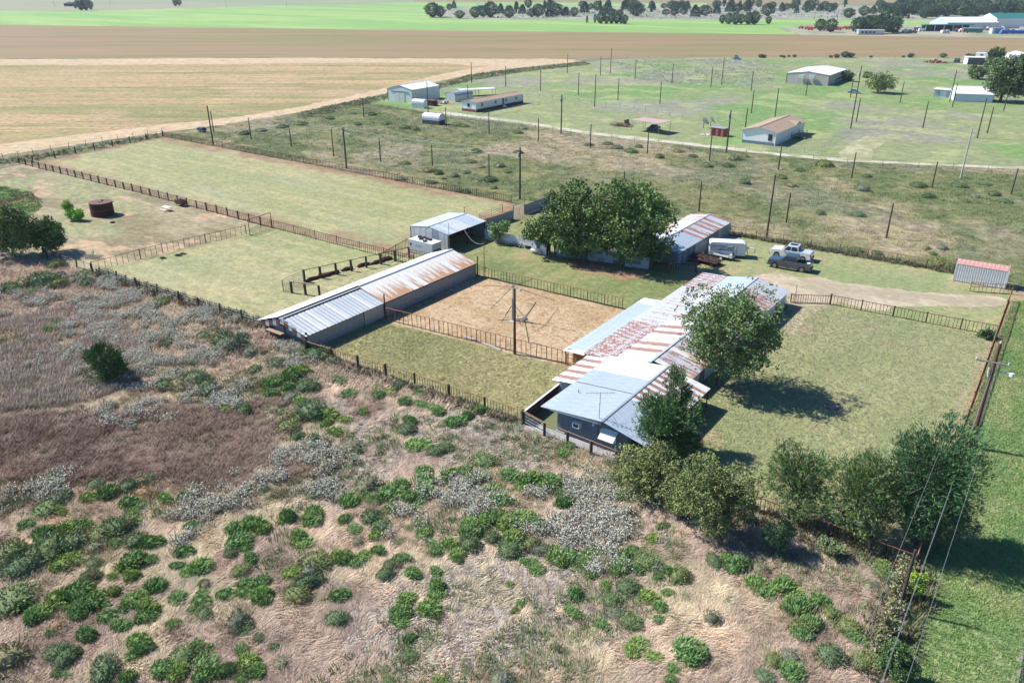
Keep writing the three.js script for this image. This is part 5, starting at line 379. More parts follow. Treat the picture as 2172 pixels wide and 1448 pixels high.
scatter('lodged_grass', 'long lodged dry grass lying in swirls in the rough field', 'grass', [nearPoly], 13000, tuft(12, 20, 0.4, 0.008, 0.4, V(0.5, 0, -0.9), straw, 0.36), { seed: 4, turn: 0.9, yaw: swirl, tint: dryTint, keep: (x, z) => noGravel(x, z) * sst(0.4, 0.6, fbm(x * 0.12 + 7, z * 0.12, 3)) });
scatter('dry_stubble', 'short dry grass at the far end of the rough field', 'grass', [farDry], 9000, tuft(13, 12, 0.5, 0.02, 0.6, WIND, straw, 0.4), { seed: 5, turn: 1.6, tint: dryTint });
scatter('standing_straw', 'taller upright dead stalks standing in the rough field', 'grass', [nearPoly], 4200, tuft(14, 16, 0.45, 0.008, 0.5, WIND, [[0.4, 0.32, 0.23], [0.3, 0.24, 0.18], [0.5, 0.42, 0.3]], 1.1), { seed: 18, turn: 2, tint: dryTint, keep: (x, z) => noGravel(x, z) * sst(0.48, 0.64, fbm(x * 0.22 + 17, z * 0.22, 3)), tries: 30 });
const brownC = [[0.24, 0.15, 0.108], [0.32, 0.215, 0.16], [0.18, 0.115, 0.085]], inBrown = (x, z) => { const w = (fbm(x * 0.18, z * 0.18, 4) - 0.5) * 16 + (HT[(Math.floor(x * 9) * 131 + Math.floor(z * 9) * 977) & 65535] - 0.5) * 7; return inside(brownPoly, x + w, z - w) ? 0.25 + 0.75 * sst(0.36, 0.52, fbm(x * 0.3 + 9, z * 0.3, 3)) : 0; };
scatter('brown_weeds', 'dense dark brown dried weeds in the left of the rough field', 'weeds', [nearPoly], 17000, tuft(21, 16, 0.5, 0.016, 0.5, V(0.3, 0, -0.6), brownC, 0.5), { seed: 6, turn: 1.8, tries: 60, keep: inBrown, tint: (x, z, r) => gray([1, 1, 1], 0.75 + 0.6 * fbm(x * 0.35, z * 0.35, 3)) });
scatter('grey_weeds', 'greyish brown dried weeds behind the dark brown patch', 'weeds', [greyPoly], 4200, tuft(22, 16, 0.5, 0.02, 0.6, V(0.25, 0, -0.5), [[0.48, 0.39, 0.32], [0.56, 0.47, 0.4], [0.38, 0.3, 0.24]], 0.5), { seed: 7, turn: 2, keep: (x, z) => sst(0.3, 0.5, fbm(x * 0.2, z * 0.2, 3)) });
const WT = [0.72, 0.69, 0.57];
scatter('white_weeds', 'white flowering weeds growing in pale drifts across the rough field', 'weeds', [dryPoly.slice(0)], 5200, tuft(31, 13, 0.42, 0.03, 0.6, V(0.1, 0, -0.2), [[0.15, 0.175, 0.1], [0.22, 0.21, 0.14], [0.27, 0.23, 0.17]], 1, WT), { seed: 8, keep: (x, z) => Math.pow(blobAt(whiteB, x, z, 1.3, 0.7), 1.2) * sst(0.4, 0.6, fbm(x * 0.45, z * 0.45, 3)) * (z < -62 ? 0.62 : 0.3), scale: [0.7, 1.4], tries: 140 });
scatter('low_green_weeds', 'small green weeds scattered low in the rough field', 'weeds', [nearPoly], 6500, tuft(32, 18, 0.3, 0.018, 0.5, V(0.2, 0, -0.4), [[0.14, 0.24, 0.07], [0.19, 0.26, 0.1], [0.26, 0.28, 0.14]], 0.9), { seed: 9, keep: (x, z) => sst(0.5, 0.7, fbm(x * 0.16 + 44, z * 0.16, 4)) * (1 - inBrown(x, z)), scale: [0.5, 1.5], tries: 40 });
scatter('field_stones', 'pale stones and gravel lying in bare patches of the rough field', 'stones', [nearPoly], 7000, (() => { const g = new THREE.IcosahedronGeometry(0.07, 0); g.scale(1, 0.6, 0.8); g.deleteAttribute('uv'); const c = []; for (let i = 0; i < g.attributes.position.count; i++) c.push(0.5, 0.45, 0.4); g.setAttribute('color', new THREE.Float32BufferAttribute(c, 3)); g.computeVertexNormals(); return g; })(), { seed: 10, keep: (x, z) => (blobAt(gravelB, x, z, 0.7) > 0.3 ? 1 : 0), scale: [0.4, 1.5], tint: (x, z, r) => gray([1, 0.97, 0.94], 0.6 + 0.5 * r()) });
// the weedy field
const weedC = [[0.21, 0.25, 0.1], [0.27, 0.28, 0.13], [0.17, 0.22, 0.08], [0.4, 0.35, 0.22]];
const fwTint = (x, z, r) => { const a = fbm(x * 0.045 + 7, z * 0.045, 4); return gray(mix3([0.95, 1, 0.9], [1.6, 1.35, 1.3], sst(0.5, 0.64, a)), 0.7 + 0.5 * r()); };
scatter('field_weeds', 'mixed green and tan weeds covering the field behind the farm', 'weeds', [weedyPoly], 22000, tuft(41, 16, 0.3, 0.03, 1.0, V(0.2, 0, -0.4), weedC, 0.35), { seed: 11, y: 0.04, tint: fwTint, scale: [0.6, 1.3], keep: (x, z) => 0.35 + 0.65 * sst(0.4, 0.55, fbm(x * 0.16, z * 0.16 + 30, 4)) });
scatter('bank_weeds', 'dark green weeds along the bank beside the dirt road', 'weeds', [P(640, 238, 800, 203, 935, 178, 1000, 158, 1100, 145, 1240, 131, 1255, 137, 1110, 153, 1000, 171, 935, 188, 800, 216, 640, 254), P(-100, 345, 70, 330, 345, 284, 345, 291, 70, 341, -100, 362)], 2600, tuft(42, 16, 0.5, 0.05, 1.0, V(0.1, 0, -0.3), [[0.17, 0.21, 0.09], [0.22, 0.235, 0.11], [0.32, 0.27, 0.17]], 0.5), { seed: 12, y: 0.04, scale: [0.7, 1.6] });
scatter('silver_weeds', 'silvery grey weeds at the far side of the mown lot', 'weeds', [outline(P(1290, 128, 1480, 126, 1660, 130, 1650, 176, 1560, 187, 1440, 179, 1350, 166), 6, 3, 4)], 3600, tuft(43, 18, 0.45, 0.05, 1.2, V(0.1, 0, -0.2), [[0.5, 0.51, 0.42], [0.34, 0.38, 0.24], [0.56, 0.55, 0.47]], 0.4), { seed: 13, y: 0.05, scale: [0.6, 1.2], keep: (x, z) => sst(0.36, 0.55, fbm(x * 0.12, z * 0.12, 3)) });
scatter('patch_weeds', 'tall green and red weeds in the patch at the left edge', 'weeds', [P(-150, 420, 0, 397, 60, 406, 84, 421, 86, 440, 60, 458, 0, 476, -150, 470)], 900, tuft(44, 16, 0.25, 0.03, 0.8, V(0.1, 0, -0.2), [[0.17, 0.3, 0.08], [0.22, 0.32, 0.11], [0.28, 0.2, 0.1]], 0.8), { seed: 14, y: 0.05 });
scatter('fence_grass', 'uncut grass and weeds along the front fences', 'grass', [outlineStrip([at(195, 579), at(562, 695)], 1.2), outlineStrip([W(-63.5, -48.6), W(-35.4, -50.2)], 0.7), outlineStrip([W(-25, -49.3), at(1937, 1216)], 1.2), outlineStrip([at(1937, 1216), at(1862, 1448)], 1.6), outlineStrip([at(1549, 497), at(2030, 580)], 0.9)], 5200, tuft(45, 14, 0.45, 0.03, 0.5, V(0.1, 0, -0.2), [[0.24, 0.2, 0.13], [0.12, 0.14, 0.06], [0.3, 0.24, 0.17]], 0.9), { seed: 15, y: 0.08 });
function outlineStrip([a, b], w) { const d = b.clone().sub(a).setY(0).normalize(), n = V(-d.z, 0, d.x).multiplyScalar(w); return [a.clone().add(n), b.clone().add(n), b.clone().sub(n), a.clone().sub(n)]; }
const lawnC = [[0.45, 0.45, 0.25], [0.4, 0.43, 0.21], [0.48, 0.47, 0.28], [0.42, 0.44, 0.23]], lawnTint = (x, z, r) => gray(x < -33 ? [1.2, 1.06, 0.88] : [1, 1, 1], 0.88 + 0.24 * r());
scatter('lawn_tufts', 'short mown grass blades of the side lawn and front lawn', 'grass', [P(1680, 650, 1760, 650, 2110, 716, 1937, 1205, 1590, 1076, 1440, 960, 1500, 840, 1640, 700), P(655, 735, 770, 694, 815, 686, 1205, 780, 1180, 840, 1115, 888)], 46000, tuft(51, 10, 0.08, 0.012, 0.3, V(0, 0, 0), lawnC, 0.5), { seed: 16, y: 0.085, tint: lawnTint, scale: [0.7, 1.6] });
scatter('verge_tufts', 'green grass blades of the roadside verge', 'grass', [P(2150, 640, 2230, 640, 2230, 1180, 2150, 1500, 1880, 1500, 1945, 1216, 2118, 716)], 26000, tuft(52, 10, 0.1, 0.014, 0.3, V(0, 0, 0), [[0.2, 0.34, 0.1], [0.36, 0.42, 0.18], [0.18, 0.31, 0.1], [0.46, 0.44, 0.26]], 0.6), { seed: 17, y: 0.095, tint: (x, z, r) => gray(mix3([0.95, 1, 0.9], [1.5, 1.15, 1.3], sst(0.5, 0.66, fbm(x * 0.3, z * 0.3, 3))), 0.75 + 0.4 * r()), scale: [0.7, 1.6] });
// dead brush along the old fence line towards the viewer
[[1925, 1225], [1912, 1268], [1898, 1310], [1885, 1350], [1872, 1395]].forEach(([x, y], i) => tree('dead_brush', ['first', 'second', 'third', 'fourth', 'nearest'][i] + ' clump of grey dead brush along the old fence line from the corner', 'brush', x, y, x - 22, x + 22, y - 48, y, { n: 60, per: 7, leaf: 0.14, col: [0.17, 0.14, 0.11], col2: [0.1, 0.1, 0.05], lobes: 5, trunk: 0.04, seed: 60 + i, twigs: 34, group: 'dead brush' }));
pole('weathered_pole', 'short weathered grey pole beside the roadside fence corner', 1907, 1296, 1166, 0, { r: 0.12, m: M.wood });

// ---------- vehicles ----------
const WHEEL = new THREE.CylinderGeometry(1, 1, 1, 18), RIM = new THREE.CylinderGeometry(1, 0.9, 1, 10);
function wheel(t, x, y, z, r, w, rimMat) { const k = part(t, 'wheel', WHEEL, M.rubber, V(x, y, z), V(r, w, r), [Math.PI / 2, 0, 0]); const m = new THREE.Mesh(RIM, rimMat); m.name = 'rim'; m.scale.set(0.64, 1.06, 0.64); k.add(m); const h = new THREE.Mesh(RIM, M.trim); h.name = 'hub'; h.scale.set(0.2, 1.12, 0.2); k.add(h); return k; }
// side outline extruded across the width; x runs forward
function hull(pts, width, bevel = 0.05) { const s = new THREE.Shape(); pts.forEach((p, i) => { if (p.length === 2) (i ? s.lineTo(p[0], p[1]) : s.moveTo(p[0], p[1])); else s.absarc(p[0], p[1], p[2], p[3], p[4], true); }); const g = new THREE.ExtrudeGeometry(s, { depth: width - bevel * 2, bevelEnabled: true, bevelThickness: bevel, bevelSize: bevel, bevelSegments: 2, curveSegments: 10 }); g.translate(0, 0, -width / 2 + bevel); return g; }
function cabin(b, t, y0, y1, wb, wt) { const [xa, xb] = b, [xc, xd] = t, v = [[xa, y0, wb], [xb, y0, wb], [xd, y1, wt], [xc, y1, wt]], p = []; const q = (a, c, d, e) => { for (const k of [a, c, d, a, d, e]) p.push(...k); }; const A = v.map(([x, y, w]) => [x, y, w / 2]), B = v.map(([x, y, w]) => [x, y, -w / 2]); q(A[0], A[1], A[2], A[3]); q(B[1], B[0], B[3], B[2]); q(A[3], A[2], B[2], B[3]); q(A[1], B[1], B[2], A[2]); q(B[0], A[0], A[3], B[3]); q(B[0], B[1], A[1], A[0]); const g = new THREE.BufferGeometry(); g.setAttribute('position', new THREE.Float32BufferAttribute(p, 3)); g.computeVertexNormals(); return g; }
function pickup(label, front, rear, paint, { cover = false, rim = M.pipeGrey, roofGlass = false } = {}) { const c = front.clone().add(rear).multiplyScalar(0.5), d = front.clone().sub(rear), t = thing('pickup_truck', label, 'pickup truck', c.setY(0), 'parked pickup trucks'); t.rotation.y = Math.atan2(-d.z, d.x); t.scale.set(1, 1.12, 1.03);
  const wx = [1.87, -1.87], R0 = 0.43; // wheel centres
  part(t, 'body', hull([[2.82, 0.5], [2.85, 0.95], [2.72, 1.12], [1.35, 1.2], [1.2, 1.2], [-1.08, 1.22], [-1.08, 0.86], [-2.86, 0.86], [-2.9, 0.5], [-2.36, 0.44], [-1.87, 0.44, 0.49, Math.PI, 0], [-1.38, 0.4], [1.38, 0.4], [1.87, 0.44, 0.49, Math.PI, 0], [2.36, 0.44]], 1.96, 0.06), paint);
  const cab = part(t, 'cab', cabin([-1.14, 1.3], [-0.98, 0.5], 1.2, 1.9, 1.9, 1.6), paint); bx(t, 'roof', paint, -0.96, 0.48, 1.885, 1.93, -0.77, 0.77);
  const glass = (n, b0, b1, a) => part(t, n, a, M.glass); part(t, 'windscreen', cabin([0.7, 1.32], [0.4, 0.57], 1.24, 1.85, 1.68, 1.5), M.glass); part(t, 'rear_window', cabin([-1.15, 0], [-1.02, 0], 1.3, 1.8, 1.5, 1.36), M.glass);
  for (const [a, b2, a2, b3] of [[0.02, 1.0, 0.02, 0.48], [-1.0, -0.08, -0.88, -0.08]]) part(t, 'side_window', cabin([a, b2], [a2, b3], 1.27, 1.8, 1.92, 1.67), M.glass);
  for (const s of [-1, 1]) { bx(t, 'bed_side', paint, -2.88, -1.1, 0.84, 1.24, s * 0.9 - 0.07, s * 0.9 + 0.07); bx(t, 'door_handle', M.trim, 0.15, 0.35, 1.1, 1.14, s * 0.985 - 0.01, s * 0.985 + 0.012); bx(t, 'mirror', paint, 0.88, 1.08, 1.22, 1.42, s * 1.02, s * 1.2); bx(t, 'headlight', M.white, 2.66, 2.86, 0.88, 1.06, s * 0.78 - 0.14, s * 0.78 + 0.14); bx(t, 'tail_light', M.redPaint, -2.95, -2.76, 0.82, 1.18, s * 0.9 - 0.075, s * 0.9 + 0.08); bx(t, 'running_board', M.pipeGrey, -1.2, 1.3, 0.3, 0.37, s * 1 - 0.06, s * 1 + 0.08); for (const x of wx) wheel(t, x, R0, s * 0.86, R0, 0.26, rim); }
  bx(t, 'bed_floor', M.black, -2.8, -1.12, 0.925, 0.95, -0.83, 0.83); bx(t, 'tailgate', paint, -2.94, -2.86, 0.62, 1.2, -0.83, 0.83); bx(t, 'rear_bumper', M.trim, -3.06, -2.94, 0.42, 0.62, -0.95, 0.95); bx(t, 'front_bumper', M.trim, 2.88, 2.99, 0.42, 0.66, -0.95, 0.95); bx(t, 'grille', M.black, 2.87, 2.93, 0.68, 1.0, -0.6, 0.6); if (cover) bx(t, 'bed_cover', M.galv, -2.84, -1.14, 1.24, 1.29, -0.9, 0.9); else { bx(t, 'tool_box', M.black, -1.5, -1.14, 0.95, 1.2, -0.82, 0.82); bx(t, 'cooler', M.white, -2.7, -2.3, 0.95, 1.15, -0.2, 0.35); } if (roofGlass) bx(t, 'roof_glass', M.glass, -0.8, 0.34, 1.935, 1.945, -0.5, 0.5); return t; }
const paintDark = new THREE.MeshPhysicalMaterial({ color: lin(0.06, 0.072, 0.09), roughness: 0.4, metalness: 0.25, clearcoat: 1, clearcoatRoughness: 0.08, side: THREE.DoubleSide }), paintWhite = new THREE.MeshPhysicalMaterial({ color: lin(0.78, 0.78, 0.78), roughness: 0.4, clearcoat: 1, clearcoatRoughness: 0.08, side: THREE.DoubleSide }), paintBlue = new THREE.MeshPhysicalMaterial({ color: lin(0.03, 0.09, 0.25), roughness: 0.35, clearcoat: 1, side: THREE.DoubleSide });
{ const f = at(1641.3, 568.5), r = at(1699.5, 578.5), up = V(0, 0, -0.85); pickup('dark grey pickup truck with an open bed parked before the white pickup', f.clone().add(up), r.clone().add(up), paintDark, {}); const q = at(1650, 543), s = at(1706, 552.5); pickup('white pickup truck with a grey bed cover parked behind the dark pickup', q, s, paintWhite, { cover: true, roofGlass: true }); }
// horse trailer
{ const a = at(1507, 545), c = at(1562, 548); const d = c.clone().sub(a), L = 2.55, t = thing('horse_trailer', 'white slatted horse trailer with a gooseneck beside the streaked barn', 'trailer', a.clone().lerp(c, 0.52).add(V(0, 0, -0.9))); t.rotation.y = Math.atan2(-d.z, d.x); const w = 0.95;
  bx(t, 'floor', M.trim, -L, L, 0.42, 0.55, -w, w); part(t, 'roof', hull([[-L, 2.05], [-L + 0.02, 2.2], [-L + 0.3, 2.34], [L - 0.5, 2.34], [L - 0.1, 2.2], [L + 0.1, 2.02]], 2 * w, 0.06), M.white); for (const s of [-1, 1]) { const z = s * w; bx(t, 'lower_panel', M.white, -L, L * 0.35, 0.5, 1.15, z - 0.03, z + 0.03); bx(t, 'nose_panel', M.white, L * 0.35, L, 0.5, 2.06, z - 0.035, z + 0.035); for (let i = 0; i < 4; i++) bx(t, 'slat', M.white, -L, L * 0.35, 1.3 + i * 0.21, 1.37 + i * 0.21, z - 0.025, z + 0.025); for (let i = 0; i < 4; i++) bx(t, 'upright', M.white, -L + i * 1.15, -L + 0.08 + i * 1.15, 0.5, 2.06, z - 0.04, z + 0.04); part(t, 'fender', new THREE.TorusGeometry(0.46, 0.06, 6, 12, Math.PI), M.white, V(-0.9, 0.38, z + s * 0.08)); wheel(t, -0.9, 0.36, z + s * 0.06, 0.36, 0.22, M.white); bx(t, 'marker_strip', M.dark, L * 0.5, L * 0.52, 0.7, 1.9, z + s * 0.036 - 0.005, z + s * 0.036 + 0.005); }
  bx(t, 'rear_gate', M.white, -L - 0.05, -L, 0.5, 1.3, -w, w); bx(t, 'front_wall', M.white, L, L + 0.06, 0.5, 2.0, -w, w); for (const s of [-1, 1]) bar(t, 'gooseneck_beam', M.white, V(L, 1.5, s * 0.35), V(L + 1.5, 1.35, 0), 0.07); bar(t, 'coupler', M.pipeGrey, V(L + 1.45, 1.4, 0), V(L + 1.5, 0.7, 0), 0.07); bar(t, 'jack', M.pipeGrey, V(L + 0.4, 0, 0.3), V(L + 0.4, 1.5, 0.3), 0.05); bx(t, 'spare_tyre', M.rubber, L + 0.06, L + 0.25, 0.9, 1.5, -0.3, 0.3); }
{ const c = at(1495, 558), t = thing('flatbed_trailer', 'rusty flatbed trailer loaded with dead brush beside the streaked barn', 'trailer', c); t.rotation.y = -0.15; for (let i = 0; i < 9; i++) bx(t, 'deck_plank', M.rustDark, -2.3, 2.3, 0.62, 0.68 + (i % 2) * 0.01, -1 + i * 0.224, -0.79 + i * 0.224); for (const z of [-1.02, 1.02]) bx(t, 'side_rail', M.rust, -2.3, 2.3, 0.66, 0.78, z - 0.03, z + 0.03); for (const z of [-0.85, 0.85]) for (const x of [-0.6, 1.7]) wheel(t, x, 0.33, z, 0.33, 0.2, M.rust); const L = new Leaves(), r = rnd(91); for (let i = 0; i < 500; i++) { const d = sph(r); d.y *= 0.5; L.blade(V((r() - 0.5) * 3.8, 0.72 + r() * 0.45, (r() - 0.5) * 1.7), d.normalize(), sph(r), 0.4 + r() * 0.5, 0.03, shade([0.14, 0.09, 0.085], r, 0.6)); } part(t, 'brush_load', L.geo(), leafMat); bar(t, 'tongue', M.rustDark, V(2.3, 0.6, 0), V(3.4, 0.5, 0), 0.07); }
{ const c = at(1535, 549), t = thing('utility_trailer', 'small white utility trailer with a tailgate between two larger trailers', 'trailer', c); t.rotation.y = -0.1; bx(t, 'bed', M.woodGrey, -1.3, 1, 0.5, 0.6, -0.7, 0.7); for (const z of [-0.72, 0.72]) { bx(t, 'side', M.white, -1.3, 1, 0.6, 0.85, z - 0.03, z + 0.03); wheel(t, 0, 0.3, z * 1.14, 0.3, 0.18, M.white); } bx(t, 'tool_chest', M.galv, 1.0, 1.5, 0.5, 1.0, -0.5, 0.5); bar(t, 'tongue', M.trim, V(1.4, 0.5, 0), V(2.3, 0.45, 0), 0.05); bx(t, 'spare_wheel', M.rubber, 1.35, 1.55, 0.85, 1.25, -0.2, 0.25); }
{ const c = at(1549, 507), t = thing('tarp_pile', 'pale blue tarpaulin and sheets lying beside the streaked barn corner', 'tarpaulin', c); for (let i = 0; i < 4; i++) bx(t, 'sheet', [M.paleBlue, M.galv, M.steelBlue, M.paleBlue][i], -1.2 + i * 0.5, 0.1 + i * 0.55, 0.06 + i * 0.05, 0.1 + i * 0.05, -0.8 + 0.2 * i, 0.6 - 0.1 * i).rotation.y = i * 0.4; }
// ---------- small things ----------
{ const c = at(218, 456), t = thing('water_tank', 'rusty round water tank with a flat lid in the tank yard', 'tank', c); part(t, 'drum', new THREE.CylinderGeometry(1.85, 1.9, 2.3, 28), M.rustDark, V(0, 1.15, 0)); part(t, 'lid', new THREE.CylinderGeometry(1.9, 1.9, 0.1, 28), mat(lin(0.17, 0.08, 0.07), 0.85), V(0, 2.35, 0)); part(t, 'hatch', CYL, M.black, V(0.2, 2.42, 0.2), V(0.3, 0.06, 0.3)); part(t, 'valve', CYL, M.rustDark, V(-0.2, 2.5, -0.5), V(0.15, 0.2, 0.15)); bar(t, 'inlet_pipe', M.rust, V(1.6, 2.3, -1.1), V(2.1, 2.5, -1.2), 0.08); for (const y of [0.15, 1.15]) part(t, 'hoop', new THREE.TorusGeometry(1.88, 0.035, 5, 28), M.rust, V(0, y, 0), null, [Math.PI / 2, 0, 0]); }
{ const c = at(200, 457), t = thing('blue_barrel', 'dark blue plastic drum lying at the foot of the rusty tank', 'drum', c); part(t, 'drum', CYL, M.blueDark, V(0, 0.42, 0), V(0.4, 0.85, 0.4), [0.3, 0, 0.4]); part(t, 'rim', CYL, M.trim, V(-0.16, 0.8, 0.13), V(0.42, 0.05, 0.42), [0.3, 0, 0.4]); }
{ const c = at(354, 447), t = thing('white_table', 'white table standing in the tank yard beside the fence', 'table', c); bx(t, 'top', M.white, -0.9, 0.9, 0.7, 0.76, -0.5, 0.5); for (const x of [-0.8, 0.8]) for (const z of [-0.4, 0.4]) bar(t, 'leg', M.pipeGrey, V(x, 0, z), V(x, 0.7, z), 0.035); bx(t, 'bench', M.white, -0.7, 0.9, 0.4, 0.44, 0.7, 1.0); for (const x of [-0.6, 0.8]) bar(t, 'bench_leg', M.pipeGrey, V(x, 0, 0.85), V(x, 0.4, 0.85), 0.03); }
{ const c = at(384, 437), t = thing('hay_feeder', 'dark rusty hay feeder against the far paddock fence', 'feeder', c); for (const z of [-0.5, 0.5]) bx(t, 'side', M.rustDark, -1, 1, 0.45, 1.2, z - 0.03, z + 0.03); bx(t, 'floor', M.rustDark, -1, 1, 0.42, 0.48, -0.5, 0.5); for (const x of [-1, 1]) { bx(t, 'end', M.rust, x - 0.03, x + 0.03, 0.45, 1.0, -0.47, 0.47); for (const z of [-0.4, 0.4]) bar(t, 'leg', M.rustDark, V(x * 0.85, 0, z), V(x * 0.85, 0.45, z), 0.05); } }
{ const c = at(197, 548), t = thing('harrow', 'old black farm harrow lying on the grass by the corner', 'harrow', c); t.rotation.y = 0.5; for (let i = 0; i < 3; i++) bar(t, 'beam', M.trim, V(-1.4, 0.35, -0.5 + i * 0.5), V(1.4, 0.35, -0.5 + i * 0.5), 0.05); for (let i = 0; i < 8; i++) { bar(t, 'crossbar', M.trim, V(-1.3 + i * 0.37, 0.33, -0.6), V(-1.3 + i * 0.37, 0.33, 0.6), 0.035); bar(t, 'tine', M.rustDark, V(-1.3 + i * 0.37, 0.02, 0.4), V(-1.3 + i * 0.37, 0.35, 0.4), 0.03); } bar(t, 'hitch', M.trim, V(0, 0.35, 0), V(0.1, 1.1, -0.3), 0.05); bar(t, 'hitch_brace', M.trim, V(-0.5, 0.35, 0), V(0.1, 1.1, -0.3), 0.035); }
{ const t = thing('ground_tyre', 'black tyre lying flat on the grass right of the rusty tank', 'tyre', at(238, 473)); part(t, 'tread', new THREE.TorusGeometry(0.34, 0.1, 7, 16), M.rubber, V(0, 0.14, 0), null, [Math.PI / 2, 0, 0]); part(t, 'inner_lip', new THREE.TorusGeometry(0.25, 0.03, 5, 14), M.dark, V(0, 0.2, 0), null, [Math.PI / 2, 0, 0]); }
{ const r = rnd(8), t = thing('fire_ring', 'ring of red bricks around a pit on the side lawn', 'fire ring', at(1766, 865)); const g = new THREE.BoxGeometry(0.24, 0.1, 0.12); for (let i = 0; i < 14; i++) { const a = i / 14 * 6.283; part(t, 'brick', g, i % 3 ? M.redPaint : M.tile, V(Math.cos(a) * 0.52, 0.13, Math.sin(a) * 0.52), null, [0, -a + Math.PI / 2 + (r() - 0.5) * 0.2, 0]); } part(t, 'ash', CYL, M.tile, V(0, 0.1, 0), V(0.48, 0.03, 0.48)); }
function chair(label, p, turn) { const t = thing('garden_chair', label, 'chair', p.clone().setY(0.08), 'red garden chairs'); t.rotation.y = turn; part(t, 'seat', BOX, M.hotPink, V(0, 0.4, 0), V(0.55, 0.05, 0.5)); const b = part(t, 'backrest', hull([[-0.27, 0], [0.27, 0], [0.27, 0.4], [0.15, 0.55], [-0.15, 0.55], [-0.27, 0.4]], 0.06, 0.02), M.hotPink, V(0, 0.45, -0.27), null, [-0.2, 0, 0]); for (const s of [-1, 1]) { const cv = new THREE.CatmullRomCurve3([V(s * 0.3, 0.02, -0.35), V(s * 0.3, 0.03, 0.3), V(s * 0.3, 0.6, 0.3), V(s * 0.3, 0.62, -0.25)]); part(t, 'arm_frame', new THREE.TubeGeometry(cv, 12, 0.025, 5), M.white); } }
chair('left one of the two red metal garden chairs by the garden shed', at(1147, 541), -0.4); chair('right one of the two red metal garden chairs by the garden shed', at(1161, 541), 0.3);
{ const t = thing('white_bench', 'white bench table left of the red garden chairs', 'bench', at(1135, 539)); bx(t, 'top', M.white, -0.8, 0.8, 0.62, 0.68, -0.3, 0.3); for (const x of [-0.7, 0.7]) for (const z of [-0.25, 0.25]) bar(t, 'leg', M.white, V(x, 0, z), V(x, 0.62, z), 0.03); bx(t, 'shelf', M.pipeGrey, -0.7, 0.7, 0.25, 0.28, -0.22, 0.22); }
{ const t = thing('wagon_wheel', 'old spoked wheel leaning under the grey green shrub', 'wheel', at(1056, 518)); part(t, 'rim', new THREE.TorusGeometry(0.55, 0.05, 6, 20), M.woodGrey, V(0, 0.6, 0)); for (let i = 0; i < 6; i++) { const a = i / 6 * Math.PI; bar(t, 'spoke', M.woodGrey, V(Math.cos(a) * 0.55, 0.6 + Math.sin(a) * 0.55, 0), V(-Math.cos(a) * 0.55, 0.6 - Math.sin(a) * 0.55, 0), 0.025); } part(t, 'hub', CYL, M.trim, V(0, 0.6, 0), V(0.1, 0.16, 0.1), [Math.PI / 2, 0, 0]); }
{ const t = thing('scrap_heap', 'small heap of scrap frames before the white sheet wall', 'scrap', at(1097, 524)); const r = rnd(33); for (let i = 0; i < 12; i++) bar(t, 'scrap_bar', i % 2 ? M.trim : M.galv, V((r() - 0.5) * 2, 0.1, (r() - 0.5) * 0.6), V((r() - 0.5) * 2, 0.3 + r() * 0.6, (r() - 0.5) * 0.6), 0.05); for (let i = 0; i < 3; i++) part(t, 'scrap_wheel', new THREE.TorusGeometry(0.25, 0.08, 6, 12), M.rubber, V(-0.8 + i * 0.7, 0.3, 0.35), null, [0.2, 0, 0]); }
{ const t = thing('stock_trough', 'low black water trough before the white sheet wall', 'trough', at(1122, 528)); part(t, 'basin', new THREE.CylinderGeometry(0.5, 0.45, 0.6, 16, 1, true), M.black, V(0, 0.3, 0), V(1.7, 1, 0.8)); part(t, 'water', CYL, M.blueDark, V(0, 0.45, 0), V(0.82, 0.02, 0.38)); }
// logs along the pen posts, timber at the arena rail
[[660, 595], [684, 588], [706, 582], [738, 573], [772, 565], [800, 559], [818, 553]].forEach(([x, y], i) => { const p = at(x, y), t = thing('log', ['first', 'second', 'third', 'fourth', 'fifth', 'sixth', 'seventh'][i] + ' dark log from the pen gate, lying between the pole fence posts', 'log', p, 'logs along the pole fence'); const r = rnd(i + 70); for (let k = 0; k < 3; k++) bar(t, 'trunk_piece', M.rustDark, V(-0.2 + (r() - 0.5) * 0.4, 0.18 + k * 0.1, 1.0 - k * 0.3), V(0.2 + (r() - 0.5) * 0.4, 0.2 + k * 0.08, -1.0 + r() * 0.4), 0.16 + r() * 0.06); });
{ const a = at(985, 716), b = at(1064, 745), t = thing('sill_timber', 'pale timber lying along the foot of the front arena fence', 'timber', a); const d = b.clone().sub(a), n = 3; for (let i = 0; i < n; i++) { const p = d.clone().multiplyScalar(i / n).setY(0.18), q = d.clone().multiplyScalar((i + 0.96) / n).setY(0.18 - i * 0.02); bar(t, 'beam', M.concrete, p, q, 0.11); } }
[[345, 549], [378, 543], [388, 540]].forEach(([x, y], i) => { const t = thing('hay_clump', ['left', 'middle', 'right'][i] + ' dark clump of trash weeds caught under the thin picket fence', 'weeds', at(x, y), 'weed clumps under the fence'); const L = new Leaves(), r = rnd(i + 300); for (let k = 0; k < 120; k++) { const d = sph(r); d.y = Math.abs(d.y); L.blade(V((r() - 0.5) * 1.1, 0.05, (r() - 0.5) * 0.6), d, sph(r), 0.35, 0.04, shade([0.06, 0.055, 0.035], r, 0.5)); } part(t, 'stems', L.geo(), leafMat); });
{ const c = at(428, 280), t = thing('blue_cart', 'small blue cart standing in weeds beside the dirt road', 'cart', c); bx(t, 'box', M.blueDark, -1.2, 1.2, 0.5, 1.1, -0.7, 0.7); for (const z of [-0.75, 0.75]) wheel(t, 0, 0.35, z, 0.35, 0.2, M.galv); bx(t, 'load', M.steelBlue, -0.8, 0.9, 1.1, 1.35, -0.5, 0.5); bar(t, 'tongue', M.trim, V(1.2, 0.5, 0), V(2.2, 0.4, 0), 0.05); }

